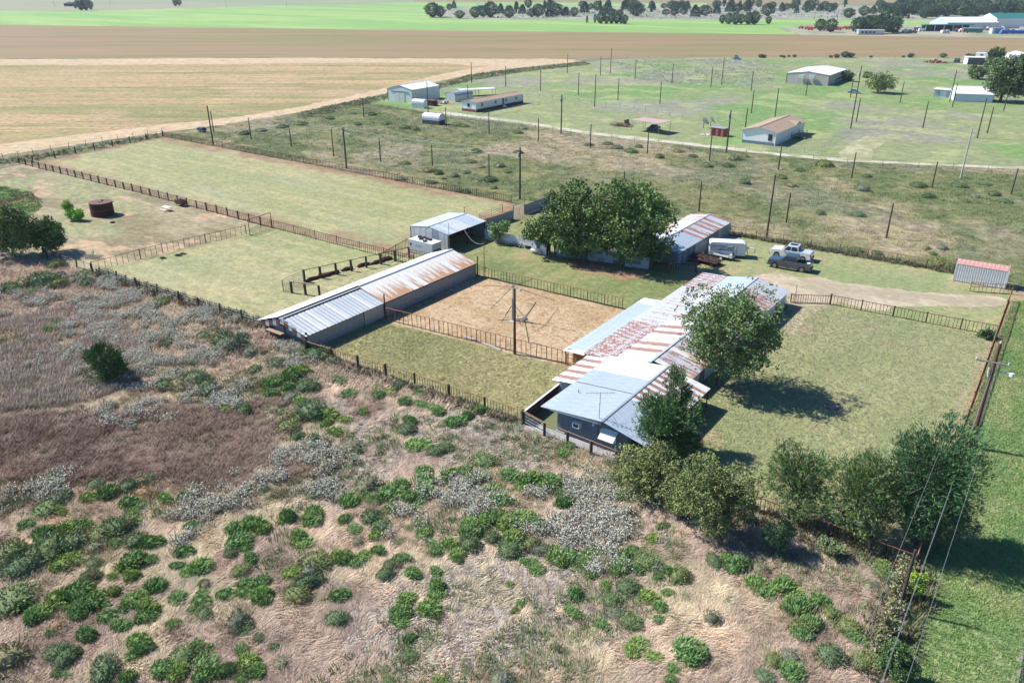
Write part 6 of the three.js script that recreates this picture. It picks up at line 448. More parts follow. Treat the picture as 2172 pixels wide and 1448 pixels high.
// ---------- the far lots ----------
const seg = (a, b) => { const d = b.clone().sub(a).setY(0); return [d.length(), Math.atan2(-d.z, d.x)]; };
// gabled shed whose ridge runs along local z; front face at +z
function gabled(name, label, category, base, turn, { w, l, eave, ridge, wall = M.galv, roof = M.white, roofN = 10, trim = M.trim, over = 0.15, panel = true } = {}) { const t = thing(name, label, category, base); t.rotation.y = turn; for (const s of [-1, 1]) { bx(t, 'side_wall', wall, s * (w / 2 - 0.06), s * w / 2, 0, eave, -l / 2, l / 2); const A = V(s * (w / 2 + over), eave + 0.02, l / 2 + over), B = V(s * (w / 2 + over), eave + 0.02, -l / 2 - over), D = V(0, ridge + 0.04, l / 2 + over); sheets(t, 'roof_sheet', A, B, D, roofN, (i) => (Array.isArray(roof) ? pick(roof, i, 3) : roof)); prism(t, 'gable_wall', wall, [[-w / 2 + 0.07, 0], [w / 2 - 0.07, 0], [w / 2 - 0.07, eave - 0.02], [0, ridge - 0.03], [-w / 2 + 0.07, eave - 0.02]], s * (l / 2 - 0.08), s * (l / 2 - 0.01)); bx(t, 'corner_trim', trim, -w / 2 - 0.03, -w / 2 + 0.1, 0, eave, s * l / 2 - 0.05, s * l / 2 + 0.05); bx(t, 'corner_trim', trim, w / 2 - 0.1, w / 2 + 0.03, 0, eave, s * l / 2 - 0.05, s * l / 2 + 0.05); } bx(t, 'ridge_cap', roof === M.shingle ? roof : M.galv, -0.2, 0.2, ridge + 0.06, ridge + 0.1, -l / 2 - over, l / 2 + over); return t; }
function arched(name, label, base, turn, w, l, h, wall, roof, base2 = null) { const t = thing(name, label, 'shed', base); t.rotation.y = turn; const pr = [[-1, 0.62], [-0.92, 0.82], [-0.7, 0.95], [-0.35, 1.02], [0, 1.04], [0.35, 1.02], [0.7, 0.95], [0.92, 0.82], [1, 0.62]].map(([x, y]) => [x * w / 2, y * h]); for (let i = 0; i + 1 < pr.length; i++) { const [x0, y0] = pr[i], [x1, y1] = pr[i + 1]; const A = V(x0 * 1.03, y0, l / 2 + 0.06), B = V(x0 * 1.03, y0, -l / 2 - 0.06), D = V(x1 * 1.03, y1, l / 2 + 0.06); sheets(t, 'roof_sheet', A, B, D, 3, () => roof, { out: V((x0 + x1) / w, 1, 0), rib: 0.012 }); } for (const s of [-1, 1]) { prism(t, 'end_wall', wall, [[-w / 2, 0], [w / 2, 0], ...pr.slice().reverse()], s * (l / 2 - 0.05), s * l / 2); bx(t, 'side_wall', wall, s * (w / 2 - 0.05), s * w / 2, 0, h * 0.62, -l / 2, l / 2); if (base2) { bx(t, 'dark_skirt', base2, s * (w / 2 + 0.01), s * (w / 2 + 0.04), 0, h * 0.42, -l / 2 - 0.05, l / 2 + 0.05); bx(t, 'dark_skirt', base2, -w / 2, w / 2, 0, h * 0.42, s * (l / 2 + 0.01), s * (l / 2 + 0.05)); } } return t; }
{ const a = at(816, 214), b = at(875, 217.5), c = at(939, 207.5), [w, tw] = seg(a, b), l = b.distanceTo(c), m = a.clone().lerp(b, 0.5).add(c).sub(b).lerp(a.clone().lerp(b, 0.5), 0.5); const t = gabled('metal_barn', 'large pale grey metal barn with sliding doors beside the dirt road', 'barn', m, 0.06, { w, l, eave: heightOf(b, 189.5), ridge: heightOf(a.clone().lerp(b, 0.5), 180), wall: M.galvLight || (M.galvLight = mat(lin(0.68, 0.68, 0.65), 0.7)), roof: M.white, roofN: 14 }); for (let i = 0; i < 4; i++) bx(t, 'door_panel', M.cream, -w * 0.2 + i * w * 0.1, -w * 0.2 + (i + 0.94) * w * 0.1, 0.05, 3.3, l / 2 + 0.04 + (i % 2) * 0.03, l / 2 + 0.08 + (i % 2) * 0.03); bx(t, 'door_rail', M.trim, -w * 0.34, w * 0.36, 3.32, 3.5, l / 2 + 0.02, l / 2 + 0.16); }
{ const a = at(944, 214), b = at(965, 216.5), [w, tw] = seg(a, b); const c = at(1004, 210); const l = b.distanceTo(c) * 0.95; arched('arched_shed', 'grey arched shed with a dark steel roof behind the mobile home', a.clone().lerp(b, 0.5).add(c.clone().sub(b).multiplyScalar(0.5)), tw, w, l, 3.0, M.galv, M.galvDark); }
{ const a = at(869, 229), b = at(894, 230.5), [l, tw] = seg(a, b); arched('arched_shed', 'small white arched shed in front of the large grey barn', a.clone().lerp(b, 0.5).add(V(0.4, 0, -1.6)), tw + Math.PI / 2, 2.8, l, 2.7, M.white, M.white); }
{ const a = at(892, 262), b = at(927, 265.5), [l, tw] = seg(a, b); arched('arched_shed', 'white arched shed with a dark skirt standing in the weeds', a.clone().lerp(b, 0.5).add(V(0.4, 0, -1.7)), tw + Math.PI / 2, 3.0, l, 2.9, M.white, M.white, M.purpleWall); }
{ const c = at(917, 224), t = thing('brown_hut', 'low dark brown hut beside a junk heap by the grey barn', 'hut', c); bx(t, 'wall', M.rustDark, -1.3, 1.3, 0, 1.7, -1.2, 1); bx(t, 'roof', M.brick, -1.45, 1.45, 1.7, 1.8, -1.35, 1.15); bx(t, 'door', M.black, 0.2, 1, 0.02, 1.5, 1.01, 1.05); const s = thing('junk_heap', 'jumbled heap of white and grey junk right of the brown hut', 'junk', at(936, 220)); const r = rnd(61); for (let i = 0; i < 16; i++) part(s, 'junk_piece', BOX, [M.white, M.galv, M.trim, M.rust][i % 4], V((r() - 0.5) * 5, 0.3 + r() * 0.5, (r() - 0.5) * 1.6), V(0.3 + r() * 0.8, 0.3 + r() * 0.6, 0.3 + r() * 0.5), [r() * 0.5, r() * 3, r() * 0.5]); }
// mobile home
{ const a = at(984, 235), b = at(1011, 239), c = at(1105, 218.5), [w, tw] = seg(a, b), l = b.distanceTo(c), m = a.clone().lerp(b, 0.5).add(c.clone().sub(b).multiplyScalar(0.5)); const t = gabled('mobile_home', 'long white mobile home with a brown shingle roof and dark skirt', 'house', m, 0, { w, l, eave: 3.0, ridge: 3.6, wall: M.white, roof: M.shingle, roofN: 12, over: 0.35, trim: M.white }); for (const s of [-1, 1]) { bx(t, 'skirting', M.brick, s * w / 2 + s * 0.005, s * (w / 2 + 0.05), 0, 0.85, -l / 2 + 0.1, l / 2 - 0.1); bx(t, 'skirting', M.brick, -w / 2 + 0.1, w / 2 - 0.1, 0, 0.85, s * (l / 2 + 0.055), s * (l / 2 + 0.1)); } windowOn(t, 0, 1.4, l / 2 + 0.04, 1.4, 1.2, 'z'); [-0.38, -0.1, 0.12, 0.34].forEach((f) => windowOn(t, w / 2 + 0.02, 1.5, -f * l, 0.9, 1.1, 'x')); bx(t, 'door', M.trim, w / 2 + 0.01, w / 2 + 0.08, 0.85, 2.8, -l * 0.04, -l * 0.04 - 0.9); for (let i = 0; i < 4; i++) bx(t, 'step', M.white, w / 2 + 0.2 + i * 0.3, w / 2 + 0.48 + i * 0.3, 0.1, 0.75 - i * 0.17, -l * 0.04 - 1, -l * 0.04); }
{ const a = at(976, 205), b = at(1050, 201), t = thing('patio_cover', 'flat white patio cover behind the mobile home', 'canopy', a.clone().lerp(b, 0.5)); const L = a.distanceTo(b) / 2; t.rotation.y = seg(a, b)[1]; bx(t, 'roof', M.white, -L, L, 2.3, 2.4, -2.6, 1.2); for (const x of [-L + 0.2, 0, L - 0.2]) for (const z of [-2.4, 1]) bar(t, 'post', M.trim, V(x, 0, z), V(x, 2.3, z), 0.07); }
// double-wide house
{ const a = at(1571.5, 303), b = at(1643, 308.5), c = at(1704, 281), [w, tw] = seg(a, b), l = b.distanceTo(c), m = a.clone().lerp(b, 0.5).add(c.clone().sub(b).multiplyScalar(0.5)); const t = gabled('ranch_house', 'white ranch house with a tan shingle roof, blue skirt and wooden deck', 'house', m, 0, { w: w + 0.4, l, eave: 3.15, ridge: 4.3, wall: M.white, roof: M.shingle, roofN: 12, over: 0.4, trim: M.white }); for (const s of [-1, 1]) { bx(t, 'skirting', M.steelBlue, s * (w / 2 + 0.005), s * (w / 2 + 0.06), 0, 0.75, -l / 2 + 0.1, l / 2 - 0.1); bx(t, 'skirting', M.steelBlue, -w / 2 + 0.1, w / 2 - 0.1, 0, 0.75, s * (l / 2 + 0.055), s * (l / 2 + 0.11)); } windowOn(t, w * 0.36, 1.2, l / 2 + 0.03, 1.0, 1.5, 'z', [M.dark, M.glass]); [-0.28, 0.02, 0.12, 0.26].forEach((f) => windowOn(t, w / 2 + 0.03, 1.1, -f * l, 1.1, 1.7, 'x', [M.dark, M.glass])); const gy = [[-2.2, 3.2], [2.2, 3.2], [0, 4.05]]; const dg = prism(t, 'dormer_gable', M.white, gy, 0, 0.2); dg.rotation.y = Math.PI / 2; dg.position.set(w / 2 + 0.3, 0, -l * 0.2); for (const s of [-1, 1]) { const A = V(w / 2 + 0.7, 3.2, -l * 0.2 + s * 2.4), B = V(w / 2 - 2.5, 3.9, -l * 0.2 + s * 1.2), D = V(w / 2 + 0.7, 4.12, -l * 0.2); const g = new THREE.BufferGeometry(); g.setAttribute('position', new THREE.Float32BufferAttribute([A.x, A.y, A.z, B.x, 4.12, -l * 0.2, D.x, D.y, D.z], 3)); g.setAttribute('uv', new THREE.Float32BufferAttribute([0, 0, 1, 0, 1, 1], 2)); g.computeVertexNormals(); part(t, 'dormer_roof', g, M.shingle); }
  const dx = w / 2 + 0.1; for (let i = 0; i < 8; i++) bx(t, 'deck_board', M.plank, dx + i * 0.3, dx + i * 0.3 + 0.27, 0.72, 0.78, -l * 0.32, -l * 0.05); for (const z of [-l * 0.32, -l * 0.05]) for (const x of [dx + 0.2, dx + 2.3]) bar(t, 'deck_post', M.wood, V(x, 0, z), V(x, 1.7, z), 0.06); bar(t, 'deck_rail', M.wood, V(dx + 2.3, 1.65, -l * 0.32), V(dx + 2.3, 1.65, -l * 0.05), 0.05); for (let i = 0; i < 5; i++) bx(t, 'deck_step', M.woodGrey, dx + 2.5 + i * 0.28, dx + 2.75 + i * 0.28, 0.05, 0.68 - i * 0.14, -l * 0.16, -l * 0.08); }
// carport with a dark car, debris, red hut, dishes
{ const c = at(1380, 279), t = thing('carport', 'open carport with a flat pink metal roof over a dark car', 'carport', c.clone()); t.rotation.y = R(-8); const w = 4.6, l = 2.9, h = 2.9; bx(t, 'roof', mat(lin(0.5, 0.34, 0.31), 0.6), -w, w, h, h + 0.12, -l, l); for (const x of [-w + 0.2, 0, w - 0.2]) for (const z of [-l + 0.2, l - 0.2]) bar(t, 'post', M.pipeGrey, V(x, 0, z), V(x, h, z), 0.06); const k = at(1386, 276); sedan('dark parked car in the shade of the pink carport', k, R(-95), M.blueDark); }
function sedan(label, p, turn, paint) { const t = thing('parked_car', label, 'car', p); t.rotation.y = turn; part(t, 'body', hull([[2.2, 0.4], [2.25, 0.72], [1.1, 0.9], [-1.6, 0.95], [-2.2, 0.88], [-2.25, 0.45], [-1.75, 0.36], [-1.35, 0.36, 0.4, Math.PI, 0], [-0.95, 0.34], [0.95, 0.34], [1.35, 0.36, 0.4, Math.PI, 0], [1.75, 0.36]], 1.8, 0.06), paint); part(t, 'cab', cabin([-1.5, 1.0], [-0.9, 0.3], 0.9, 1.45, 1.66, 1.3), M.glass); bx(t, 'roof', paint, -0.9, 0.3, 1.44, 1.49, -0.63, 0.63); for (const x of [1.35, -1.35]) for (const z of [-0.8, 0.8]) wheel(t, x, 0.34, z, 0.34, 0.2, M.galv); for (const z of [-0.6, 0.6]) { bx(t, 'headlight', M.white, 2.2, 2.3, 0.58, 0.72, z - 0.15, z + 0.15); bx(t, 'tail_light', M.redPaint, -2.31, -2.22, 0.62, 0.78, z - 0.15, z + 0.15); } return t; }
sedan('blue and white car parked at the edge of the brown field', at(1563, 127), R(-20), paintBlue); sedan('grey car parked left of the sparse tree', at(1812, 198), R(10), M.galvDark);
{ const t = thing('debris_pile', 'heap of splintered planks and a dark slab left of the carport', 'debris', at(1318, 268)), r = rnd(15); for (let i = 0; i < 34; i++) bar(t, 'plank', [M.woodGrey, M.rust, M.trim, M.plank][i % 4], V((r() - 0.5) * 7, 0.1 + r() * 0.4, (r() - 0.5) * 3), V((r() - 0.5) * 6, 0.3 + r() * 0.9, (r() - 0.5) * 3), 0.07); bx(t, 'slab', M.dark, 0.6, 2, 0.2, 1.9, -1, -0.7).rotation.z = 0.3; }
{ const t = thing('red_hut', 'small dark red hut with panelled doors beside the satellite dishes', 'hut', at(1524, 288)); t.rotation.y = R(-6); bx(t, 'wall', M.brick, -1.9, 1.9, 0, 2.1, -1.6, 0.9); for (let i = 0; i < 5; i++) bx(t, 'door_panel', i % 2 ? M.rustDark : M.redPaint, -1.8 + i * 0.73, -1.15 + i * 0.73, 0.05, 1.95, 0.91, 0.96); bx(t, 'roof', M.galvDark, -2.05, 2.05, 2.1, 2.2, -1.75, 1.05); }
function dish(label, p, turn) { const t = thing('satellite_dish', label, 'satellite dish', p); t.rotation.y = turn; bar(t, 'pedestal', M.trim, V(0, 0, 0), V(0, 1.6, 0), 0.1); const pts = []; for (let i = 0; i <= 6; i++) pts.push(new THREE.Vector2(i / 6 * 1.5, (i / 6) ** 2 * 0.5)); part(t, 'reflector', new THREE.LatheGeometry(pts, 20), M.chain, V(0, 1.8, 0), null, [0.9, 0, 0]); for (let i = 0; i < 3; i++) bar(t, 'feed_strut', M.pipeGrey, V(Math.cos(i * 2.1) * 1.0, 2.2, 0.3 + Math.sin(i * 2.1) * 0.8), V(0, 2.7, 1.3), 0.03); part(t, 'feed_horn', CYL, M.white, V(0, 2.75, 1.35), V(0.12, 0.25, 0.12)); }
dish('nearer mesh satellite dish left of the red hut', at(1492, 272), 2.6); dish('farther mesh satellite dish behind the red hut', at(1507, 268), 2.2);
{ const t = thing('sand_heap', 'pale heap of boards and sand left of the red hut', 'heap', at(1496, 287)), r = rnd(16); for (let i = 0; i < 12; i++) part(t, 'board', BOX, i % 2 ? M.cream : M.tile, V((r() - 0.5) * 3, 0.15 + r() * 0.2, (r() - 0.5) * 1.2), V(1.2, 0.08, 0.3), [r() * 0.3, r() * 3, r() * 0.3]); }
// beige building, white barn, open shed
{ const a = at(1660.5, 176), b = at(1750.5, 181.5), c = at(1800, 168), [w, tw] = seg(a, b), l = b.distanceTo(c), m = a.clone().lerp(b, 0.5).add(c.clone().sub(b).multiplyScalar(0.5)); const t = gabled('beige_building', 'wide beige metal building with a shallow white roof and two coolers', 'building', m, 0.03, { w, l, eave: heightOf(b, 159), ridge: heightOf(b, 159) + 1.0, wall: M.beige, roof: M.white, roofN: 12, trim: M.brick }); for (const x of [-w * 0.12, w * 0.12]) { bx(t, 'cooler', M.galv, x - 1, x + 1, 2.4, 3.6, l / 2 + 0.3, l / 2 + 1.6); for (const k of [-0.9, 0.9]) bar(t, 'cooler_leg', M.trim, V(x + k, 0, l / 2 + 1.5), V(x + k, 2.4, l / 2 + 1.5), 0.06); } for (let i = 0; i < 3; i++) windowOn(t, w / 2 + 0.02, 0.8, -l * 0.1 + i * 3.4, 1.1, 1, 'x', [M.trim, M.glass]); bx(t, 'door', M.white, w / 2 + 0.01, w / 2 + 0.08, 0.05, 2.1, l * 0.2, l * 0.2 + 1.1); }
{ const a = at(2011, 214), b = at(2091, 217), [l, tw] = seg(a, b); const t = gabled('white_barn', 'long white metal barn with a bright roof beside the big right tree', 'barn', a.clone().lerp(b, 0.5).add(V(-Math.sin(tw) * 0 + 0.5, 0, -4.6)), tw + Math.PI / 2, { w: 9.5, l, eave: heightOf(b, 200), ridge: heightOf(b, 200) + 2.1, wall: mat(lin(0.6, 0.65, 0.7), 0.7), roof: M.white, roofN: 14 }); const k = thing('lean_shed', 'low grey shed with a white roof at the left end of white barn', 'shed', at(2001, 206)); bx(k, 'wall', M.galvDark, -3, 3, 0, 2.6, -3, 1); bx(k, 'roof', M.white, -3.3, 3.3, 2.6, 2.75, -3.4, 1.6); bx(k, 'door', M.galv, -1, 1, 0.02, 2.2, 1.01, 1.06); }
{ const a = at(2052, 137), b = at(2099, 138), [w, tw] = seg(a, b); const t = thing('open_shed', 'open-fronted shed with a white roof behind the big right tree', 'shed', a.clone().lerp(b, 0.5)); t.rotation.y = tw; const h = heightOf(a, 122); for (const x of [-w / 2, 0, w / 2]) bar(t, 'post', x ? M.white : M.redPaint, V(x, 0, 0), V(x, h, 0), 0.12); bx(t, 'back_wall', M.galvDark, -w / 2, w / 2, 0, h - 0.4, -7, -6.9); for (const s of [-1, 1]) bx(t, 'side_wall', M.white, s * w / 2 - 0.06, s * w / 2 + 0.06, 0, h - 0.3, -6.88, -0.3); bx(t, 'roof', M.white, -w / 2 - 0.4, w / 2 + 0.4, h, h + 0.18, -7.4, 0.6); const k = thing('white_trailer', 'white travel trailer behind the open-fronted shed', 'trailer', at(2088, 124)); part(k, 'body', hull([[-4, 0.6], [4, 0.6], [4.2, 1.6], [3.8, 2.8], [-3.8, 2.9], [-4.1, 2.4]], 2.4, 0.1), M.white); for (const x of [-0.6, 0.6]) wheel(k, x, 0.4, 1.1, 0.4, 0.25, M.galv); bx(k, 'window', M.glass, -2, -0.5, 1.5, 2.2, 1.2, 1.23); }
{ const b = at(2160, 130), t = gabled('far_white_house', 'white-roofed house half hidden behind the big right tree', 'house', b, 0.4, { w: 9, l: 14, eave: 3, ridge: 4.6, wall: M.white, roof: M.white, roofN: 8 }); windowOn(t, 4.55, 1.2, 2, 1.2, 1.2, 'x'); }
{ const t = thing('brick_heap', 'wide heap of red brown rubble in the far grass', 'rubble', at(1985, 133)), r = rnd(19); for (let i = 0; i < 120; i++) { const a = r() * 6.28, d = Math.sqrt(r()), h = (1 - d) * 1.6; part(t, 'rubble_piece', BOX, [M.rust, M.tile, M.brick][i % 3], V(Math.cos(a) * d * 6, h * r() + 0.15, Math.sin(a) * d * 3), V(0.5 + r() * 0.6, 0.4, 0.5), [r() * 3, r() * 3, r() * 3]); } const k = thing('black_bale_feeder', 'dark round hay bale and scrap beside the rubble heap', 'hay bale', at(2030, 133)); part(k, 'bale', CYL, M.dark, V(0, 1.1, 0), V(1.2, 2.4, 1.2), [0, 0, Math.PI / 2]); part(k, 'net_wrap', CYL, M.trim, V(0, 1.1, 0), V(1.22, 0.3, 1.22), [0, 0, Math.PI / 2]); for (let i = 0; i < 10; i++) bar(k, 'scrap', M.trim, V((r() - 0.5) * 7, 0.1, 1 + r()), V((r() - 0.5) * 7, 0.6 * r() + 0.1, 1 + r()), 0.12); }
// chain-link fences and garden fences of the houses
const chainOpt = { gap: 0, post: 3.2, postR: 0.035, postMat: M.chain, railMat: M.chain, railR: 0.022, wire: 5, h: 1.3, postH: 0, lean: 0.02 };
fence('chain_link_fence', 'chain-link fence around the garden of the mobile home', [at(938, 247), at(1010, 254), at(1142, 222), at(1098, 214)], { ...chainOpt, seed: 31 }); fence('chain_link_fence', 'chain-link fence beside the ranch house garden', [at(1560, 318), at(1736, 325), at(1806, 276)], { ...chainOpt, seed: 32 }); fence('wire_fence', 'thin wire fence along the gravel track below the carport', [at(945, 246), at(1100, 268), at(1250, 290), at(1448, 312), at(1655, 336), at(1948, 356), at(2172, 366)], { ...chainOpt, post: 7, postMat: M.wood, wire: 3, seed: 33 }); fence('wire_fence', 'weedy wire fence between the mown lot and debris yard', [at(1090, 202), at(1200, 212), at(1345, 232), at(1448, 252), at(1560, 262)], { ...chainOpt, post: 6, postMat: M.wood, wire: 2, seed: 34 }); fence('rail_fence', 'white railing fence leading to the open-fronted shed', [at(2024, 165), at(2052, 137)], { ...chainOpt, railMat: M.white, wire: 2, seed: 35 });
fence('wire_fence', 'fence row along the near edge of the brown field', [at(1210, 128), at(1330, 124), at(1560, 121), at(1900, 122), at(2172, 123)], { ...chainOpt, post: 12, postMat: M.wood, wire: 2, seed: 36 });
tree('sparse_tree', 'sparse tree with bare limbs between beige building and white barn', 'tree', 1862, 197, 1834, 1902, 152, 192, { n: 420, per: 7, leaf: 0.42, col: [0.1, 0.115, 0.055], col2: [0.14, 0.14, 0.08], lobes: 12, trunk: 0.35, seed: 41, twigs: 40, hollow: 0.6 });
tree('big_right_tree', 'largest dark tree at the right edge behind the mown lot', 'tree', 2122, 216, 2090, 2200, 112, 208, { n: 1300, per: 8, leaf: 0.5, col: [0.045, 0.065, 0.032], col2: [0.075, 0.09, 0.048], lobes: 18, trunk: 0.5, seed: 42, twigs: 10 });
tree('big_right_tree', 'tall pale-topped tree behind the largest right tree', 'tree', 2120, 190, 2092, 2132, 98, 150, { n: 360, per: 8, leaf: 0.5, col: [0.09, 0.1, 0.06], lobes: 9, trunk: 0.4, seed: 43, twigs: 6 });
tree('round_bush_tree', 'low rounded tree left of the largest right tree', 'tree', 2075, 168, 2056, 2098, 138, 166, { n: 300, per: 8, leaf: 0.5, col: [0.085, 0.1, 0.055], lobes: 8, trunk: 0.25, seed: 44, twigs: 6 });
tree('yard_bush', 'dark bush at the right corner of the beige building', 'bush', 1798, 172, 1786, 1812, 150, 172, { n: 200, per: 8, leaf: 0.4, col: [0.04, 0.055, 0.035], lobes: 6, trunk: 0.1, seed: 45, twigs: 0 });
tree('yard_bush', 'round green bush right of the beige building', 'bush', 1841, 165, 1832, 1850, 153, 165, { n: 140, per: 8, leaf: 0.4, col: [0.09, 0.12, 0.06], lobes: 5, trunk: 0.1, seed: 46, twigs: 0 });

// ---------- trees and buildings near the horizon ----------
const farTreeGeo = []; { const kinds = [['broad', [0.048, 0.07, 0.042]], ['broad', [0.06, 0.08, 0.05]], ['cedar', [0.03, 0.055, 0.035]], ['cedar', [0.038, 0.06, 0.04]], ['pine', [0.06, 0.085, 0.06]], ['broad', [0.085, 0.095, 0.07]]]; kinds.forEach(([k, col], s) => { const L = new Leaves(), r = rnd(s + 900), W2 = []; for (let i = 0; i < 1000; i++) { const y = r(), pr = k === 'cedar' ? 0.46 * Math.pow(1 - y, 0.6) + 0.04 : k === 'pine' ? (y > 0.35 ? 0.3 * (1 - (y - 0.35) * 0.9) * (0.5 + 0.5 * Math.abs(Math.sin(y * 22))) : 0.02) : 0.5 * Math.sqrt(Math.max(0, 1 - ((y - 0.52) / 0.5) ** 2)) * (0.8 + 0.3 * vn(y * 6 + s, s * 3)), a = r() * 6.283, q = pr * Math.sqrt(0.2 + 0.8 * r()) * (0.8 + 0.35 * vn(a * 1.3 + s * 5, y * 5)); const o = V(Math.cos(a) * q, 0.06 + y * 0.93, Math.sin(a) * q), d = sph(r); L.blade(o, d, d.clone().cross(sph(r)).normalize(), 0.07 + 0.06 * r(), 0.034, shade([col[0] * 1.1, col[1] * 1.5, col[2] * 0.95], r, 0.5)); } const g = new THREE.CylinderGeometry(0.012, 0.025, 0.5, 5); g.translate(0, 0.25, 0); farTreeGeo.push([L.geo(), g]); }); }
function farTree(name, label, group, p, h, wid, kind) { const t = thing(name, label, 'tree', p, group); const k = farTreeGeo[kind]; part(t, 'crown', k[0], leafMat, null, V(h * wid, h, h * wid)); part(t, 'trunk', k[1], barkMat, null, V(h, h, h)); t.rotation.y = p.x * 3.1; return t; }
{ const r = rnd(777); const rows = [['cemetery_tree', 'front row of cemetery trees', [[918, 37, 17, 0.95, 1], [934, 36, 13, 0.9, 5], [953, 21, 9, 0.9, 0], [963, 18, 12, 0.7, 2], [975, 39, 9, 1.2, 5], [1008, 38, 13, 0.9, 5], [1040, 37, 18, 0.85, 1], [1025, 36, 13, 0.8, 5], [1080, 38, 12, 1, 5], [1062, 30, 13, 0.8, 2], [1095, 28, 15, 0.7, 4], [1108, 30, 12, 0.9, 2], [1128, 36, 10, 1.1, 0], [1142, 36, 15, 0.95, 0], [1155, 24, 15, 0.5, 4], [1165, 36, 10, 1.1, 2], [1180, 34, 15, 0.95, 0], [1200, 34, 11, 1.0, 2], [1218, 35, 11, 0.9, 5], [1240, 28, 15, 0.9, 2], [1253, 20, 9, 1, 0], [1272, 30, 17, 0.5, 4], [1282, 33, 10, 1.1, 0], [1297, 34, 9, 1.2, 0], [1315, 34, 8, 1, 0], [1321, 24, 14, 0.6, 4], [1350, 34, 16, 1.1, 0], [1386, 22, 11, 0.7, 2], [1408, 18, 8, 1.2, 0], [1430, 33, 9, 1.1, 0], [1412, 33, 8, 1, 0], [1450, 31, 9, 1.1, 0], [1474, 36, 14, 0.9, 2], [1495, 34, 13, 1.1, 0], [1520, 30, 11, 1, 2], [1548, 26, 13, 1.1, 2], [1565, 26, 12, 1.1, 0], [1585, 25, 11, 0.9, 2], [1628, 34, 15, 1.0, 0], [1658, 24, 12, 0.8, 2], [1690, 28, 9, 0.8, 2], [1712, 26, 11, 1.1, 0], [1740, 24, 11, 1, 2], [1760, 26, 12, 1.1, 0], [1800, 38, 11, 1.1, 0], [1832, 34, 12, 1.0, 1], [1852, 30, 11, 0.9, 2], [1875, 32, 14, 1.1, 0], [1900, 28, 14, 1.1, 0], [1925, 28, 12, 1, 1], [1915, 40, 6, 0.4, 2], [1927, 40, 6, 0.4, 2], [1950, 26, 13, 1.1, 0]]]];
  for (const [n, g, list] of rows) { list.sort((a, b) => a[0] - b[0]).forEach(([x, y, h, wd, k], i) => farTree(n, ord(i) + ' tree from the left in the cemetery', g, at(x, y), h * 0.92, wd * 1.35, k)); }
  const far = []; for (let i = 0; i < 52; i++) { const c = r() < 0.6 ? [1130, 1290, 1430, 1560, 1750, 1880][Math.floor(r() * 6)] + (r() - 0.5) * 110 : 1000 + r() * 940; far.push([c, 14 + r() * 12, 8 + r() * 6, 1 + r() * 0.6, [0, 2, 4, 1, 0][Math.floor(r() * 5)]]); } far.sort((a, b) => a[0] - b[0]); far.forEach(([x, y, h, wd, k], i) => farTree('distant_tree', ord(i) + ' tree from the left in the distant row behind the cemetery', 'distant trees', at(x, y), h, wd, k));
  const town = []; for (let i = 0; i < 69; i++) town.push([1900 + (i % 23) * 12.5 + r() * 14, 10 + Math.floor(i / 23) * 10 + r() * 9, 11 + r() * 6, 1 + r() * 0.3, [0, 1, 0, 2][Math.floor(r() * 4)]]); town.sort((a, b) => a[0] - b[0]).forEach(([x, y, h, wd, k], i) => farTree('town_tree', ord(i) + ' dark tree from the left at the town edge', 'town trees', at(x, y), h, wd * 1.3, k));
  [[1245, 49], [1262, 49], [1274, 50], [1286, 50], [1297, 50], [1308, 50], [1318, 50], [1325, 51]].forEach(([x, y], i) => farTree('grove_tree', ord(i) + ' bush tree from the left in the low grove in the green field', 'low grove', at(x, y), 7 + (i % 3) * 1.5, i < 2 ? 0.4 : 1, i < 2 ? 5 : 1));
  [[1532, 50, 8, 1], [1545, 51, 10, 5], [1560, 52, 11, 5], [1572, 51, 9, 1], [1588, 52, 11, 5], [1600, 52, 12, 5], [1630, 51, 7, 1]].forEach(([x, y, h, k], i) => farTree('hedge_tree', ord(i) + ' tree from the left in the grey green clump beside the field', 'hedge clump', at(x, y), h, 1, k));
  [[1740, 65, 9], [1762, 68, 10], [1820, 71, 12], [1838, 70, 13], [1865, 71, 13], [1884, 68, 17], [1850, 66, 12], [1896, 70, 12]].forEach(([x, y, h], i) => farTree('equipment_yard_tree', ord(i) + ' tree from the left beside the green-roofed pavilion', 'yard trees', at(x, y), h, 1.15, i % 2));
  [[172, 22, 19, 1], [182, 22, 17, 1], [192, 20, 13, 5], [160, 18, 10, 5], [372, 13, 14, 1], [380, 12, 12, 0]].forEach(([x, y, h, k], i) => farTree('farmstead_tree', ord(i) + ' tree from the left at the distant farmsteads', 'farmstead trees', at(x, y), h, 0.75, k));
  const bu = []; for (let i = 0; i < 26; i++) bu.push([1430 + Math.pow(r(), 0.8) * 735, 120.5 + r() * 2, 1 + r() * r() * 3]); bu.sort((a, b) => a[0] - b[0]); bu.forEach(([x, y, h], i) => farTree('fencerow_bush', ord(i) + ' bush from the left along the edge of the brown field', 'fence row bushes', at(x, y), h, 1.9, 1)); }
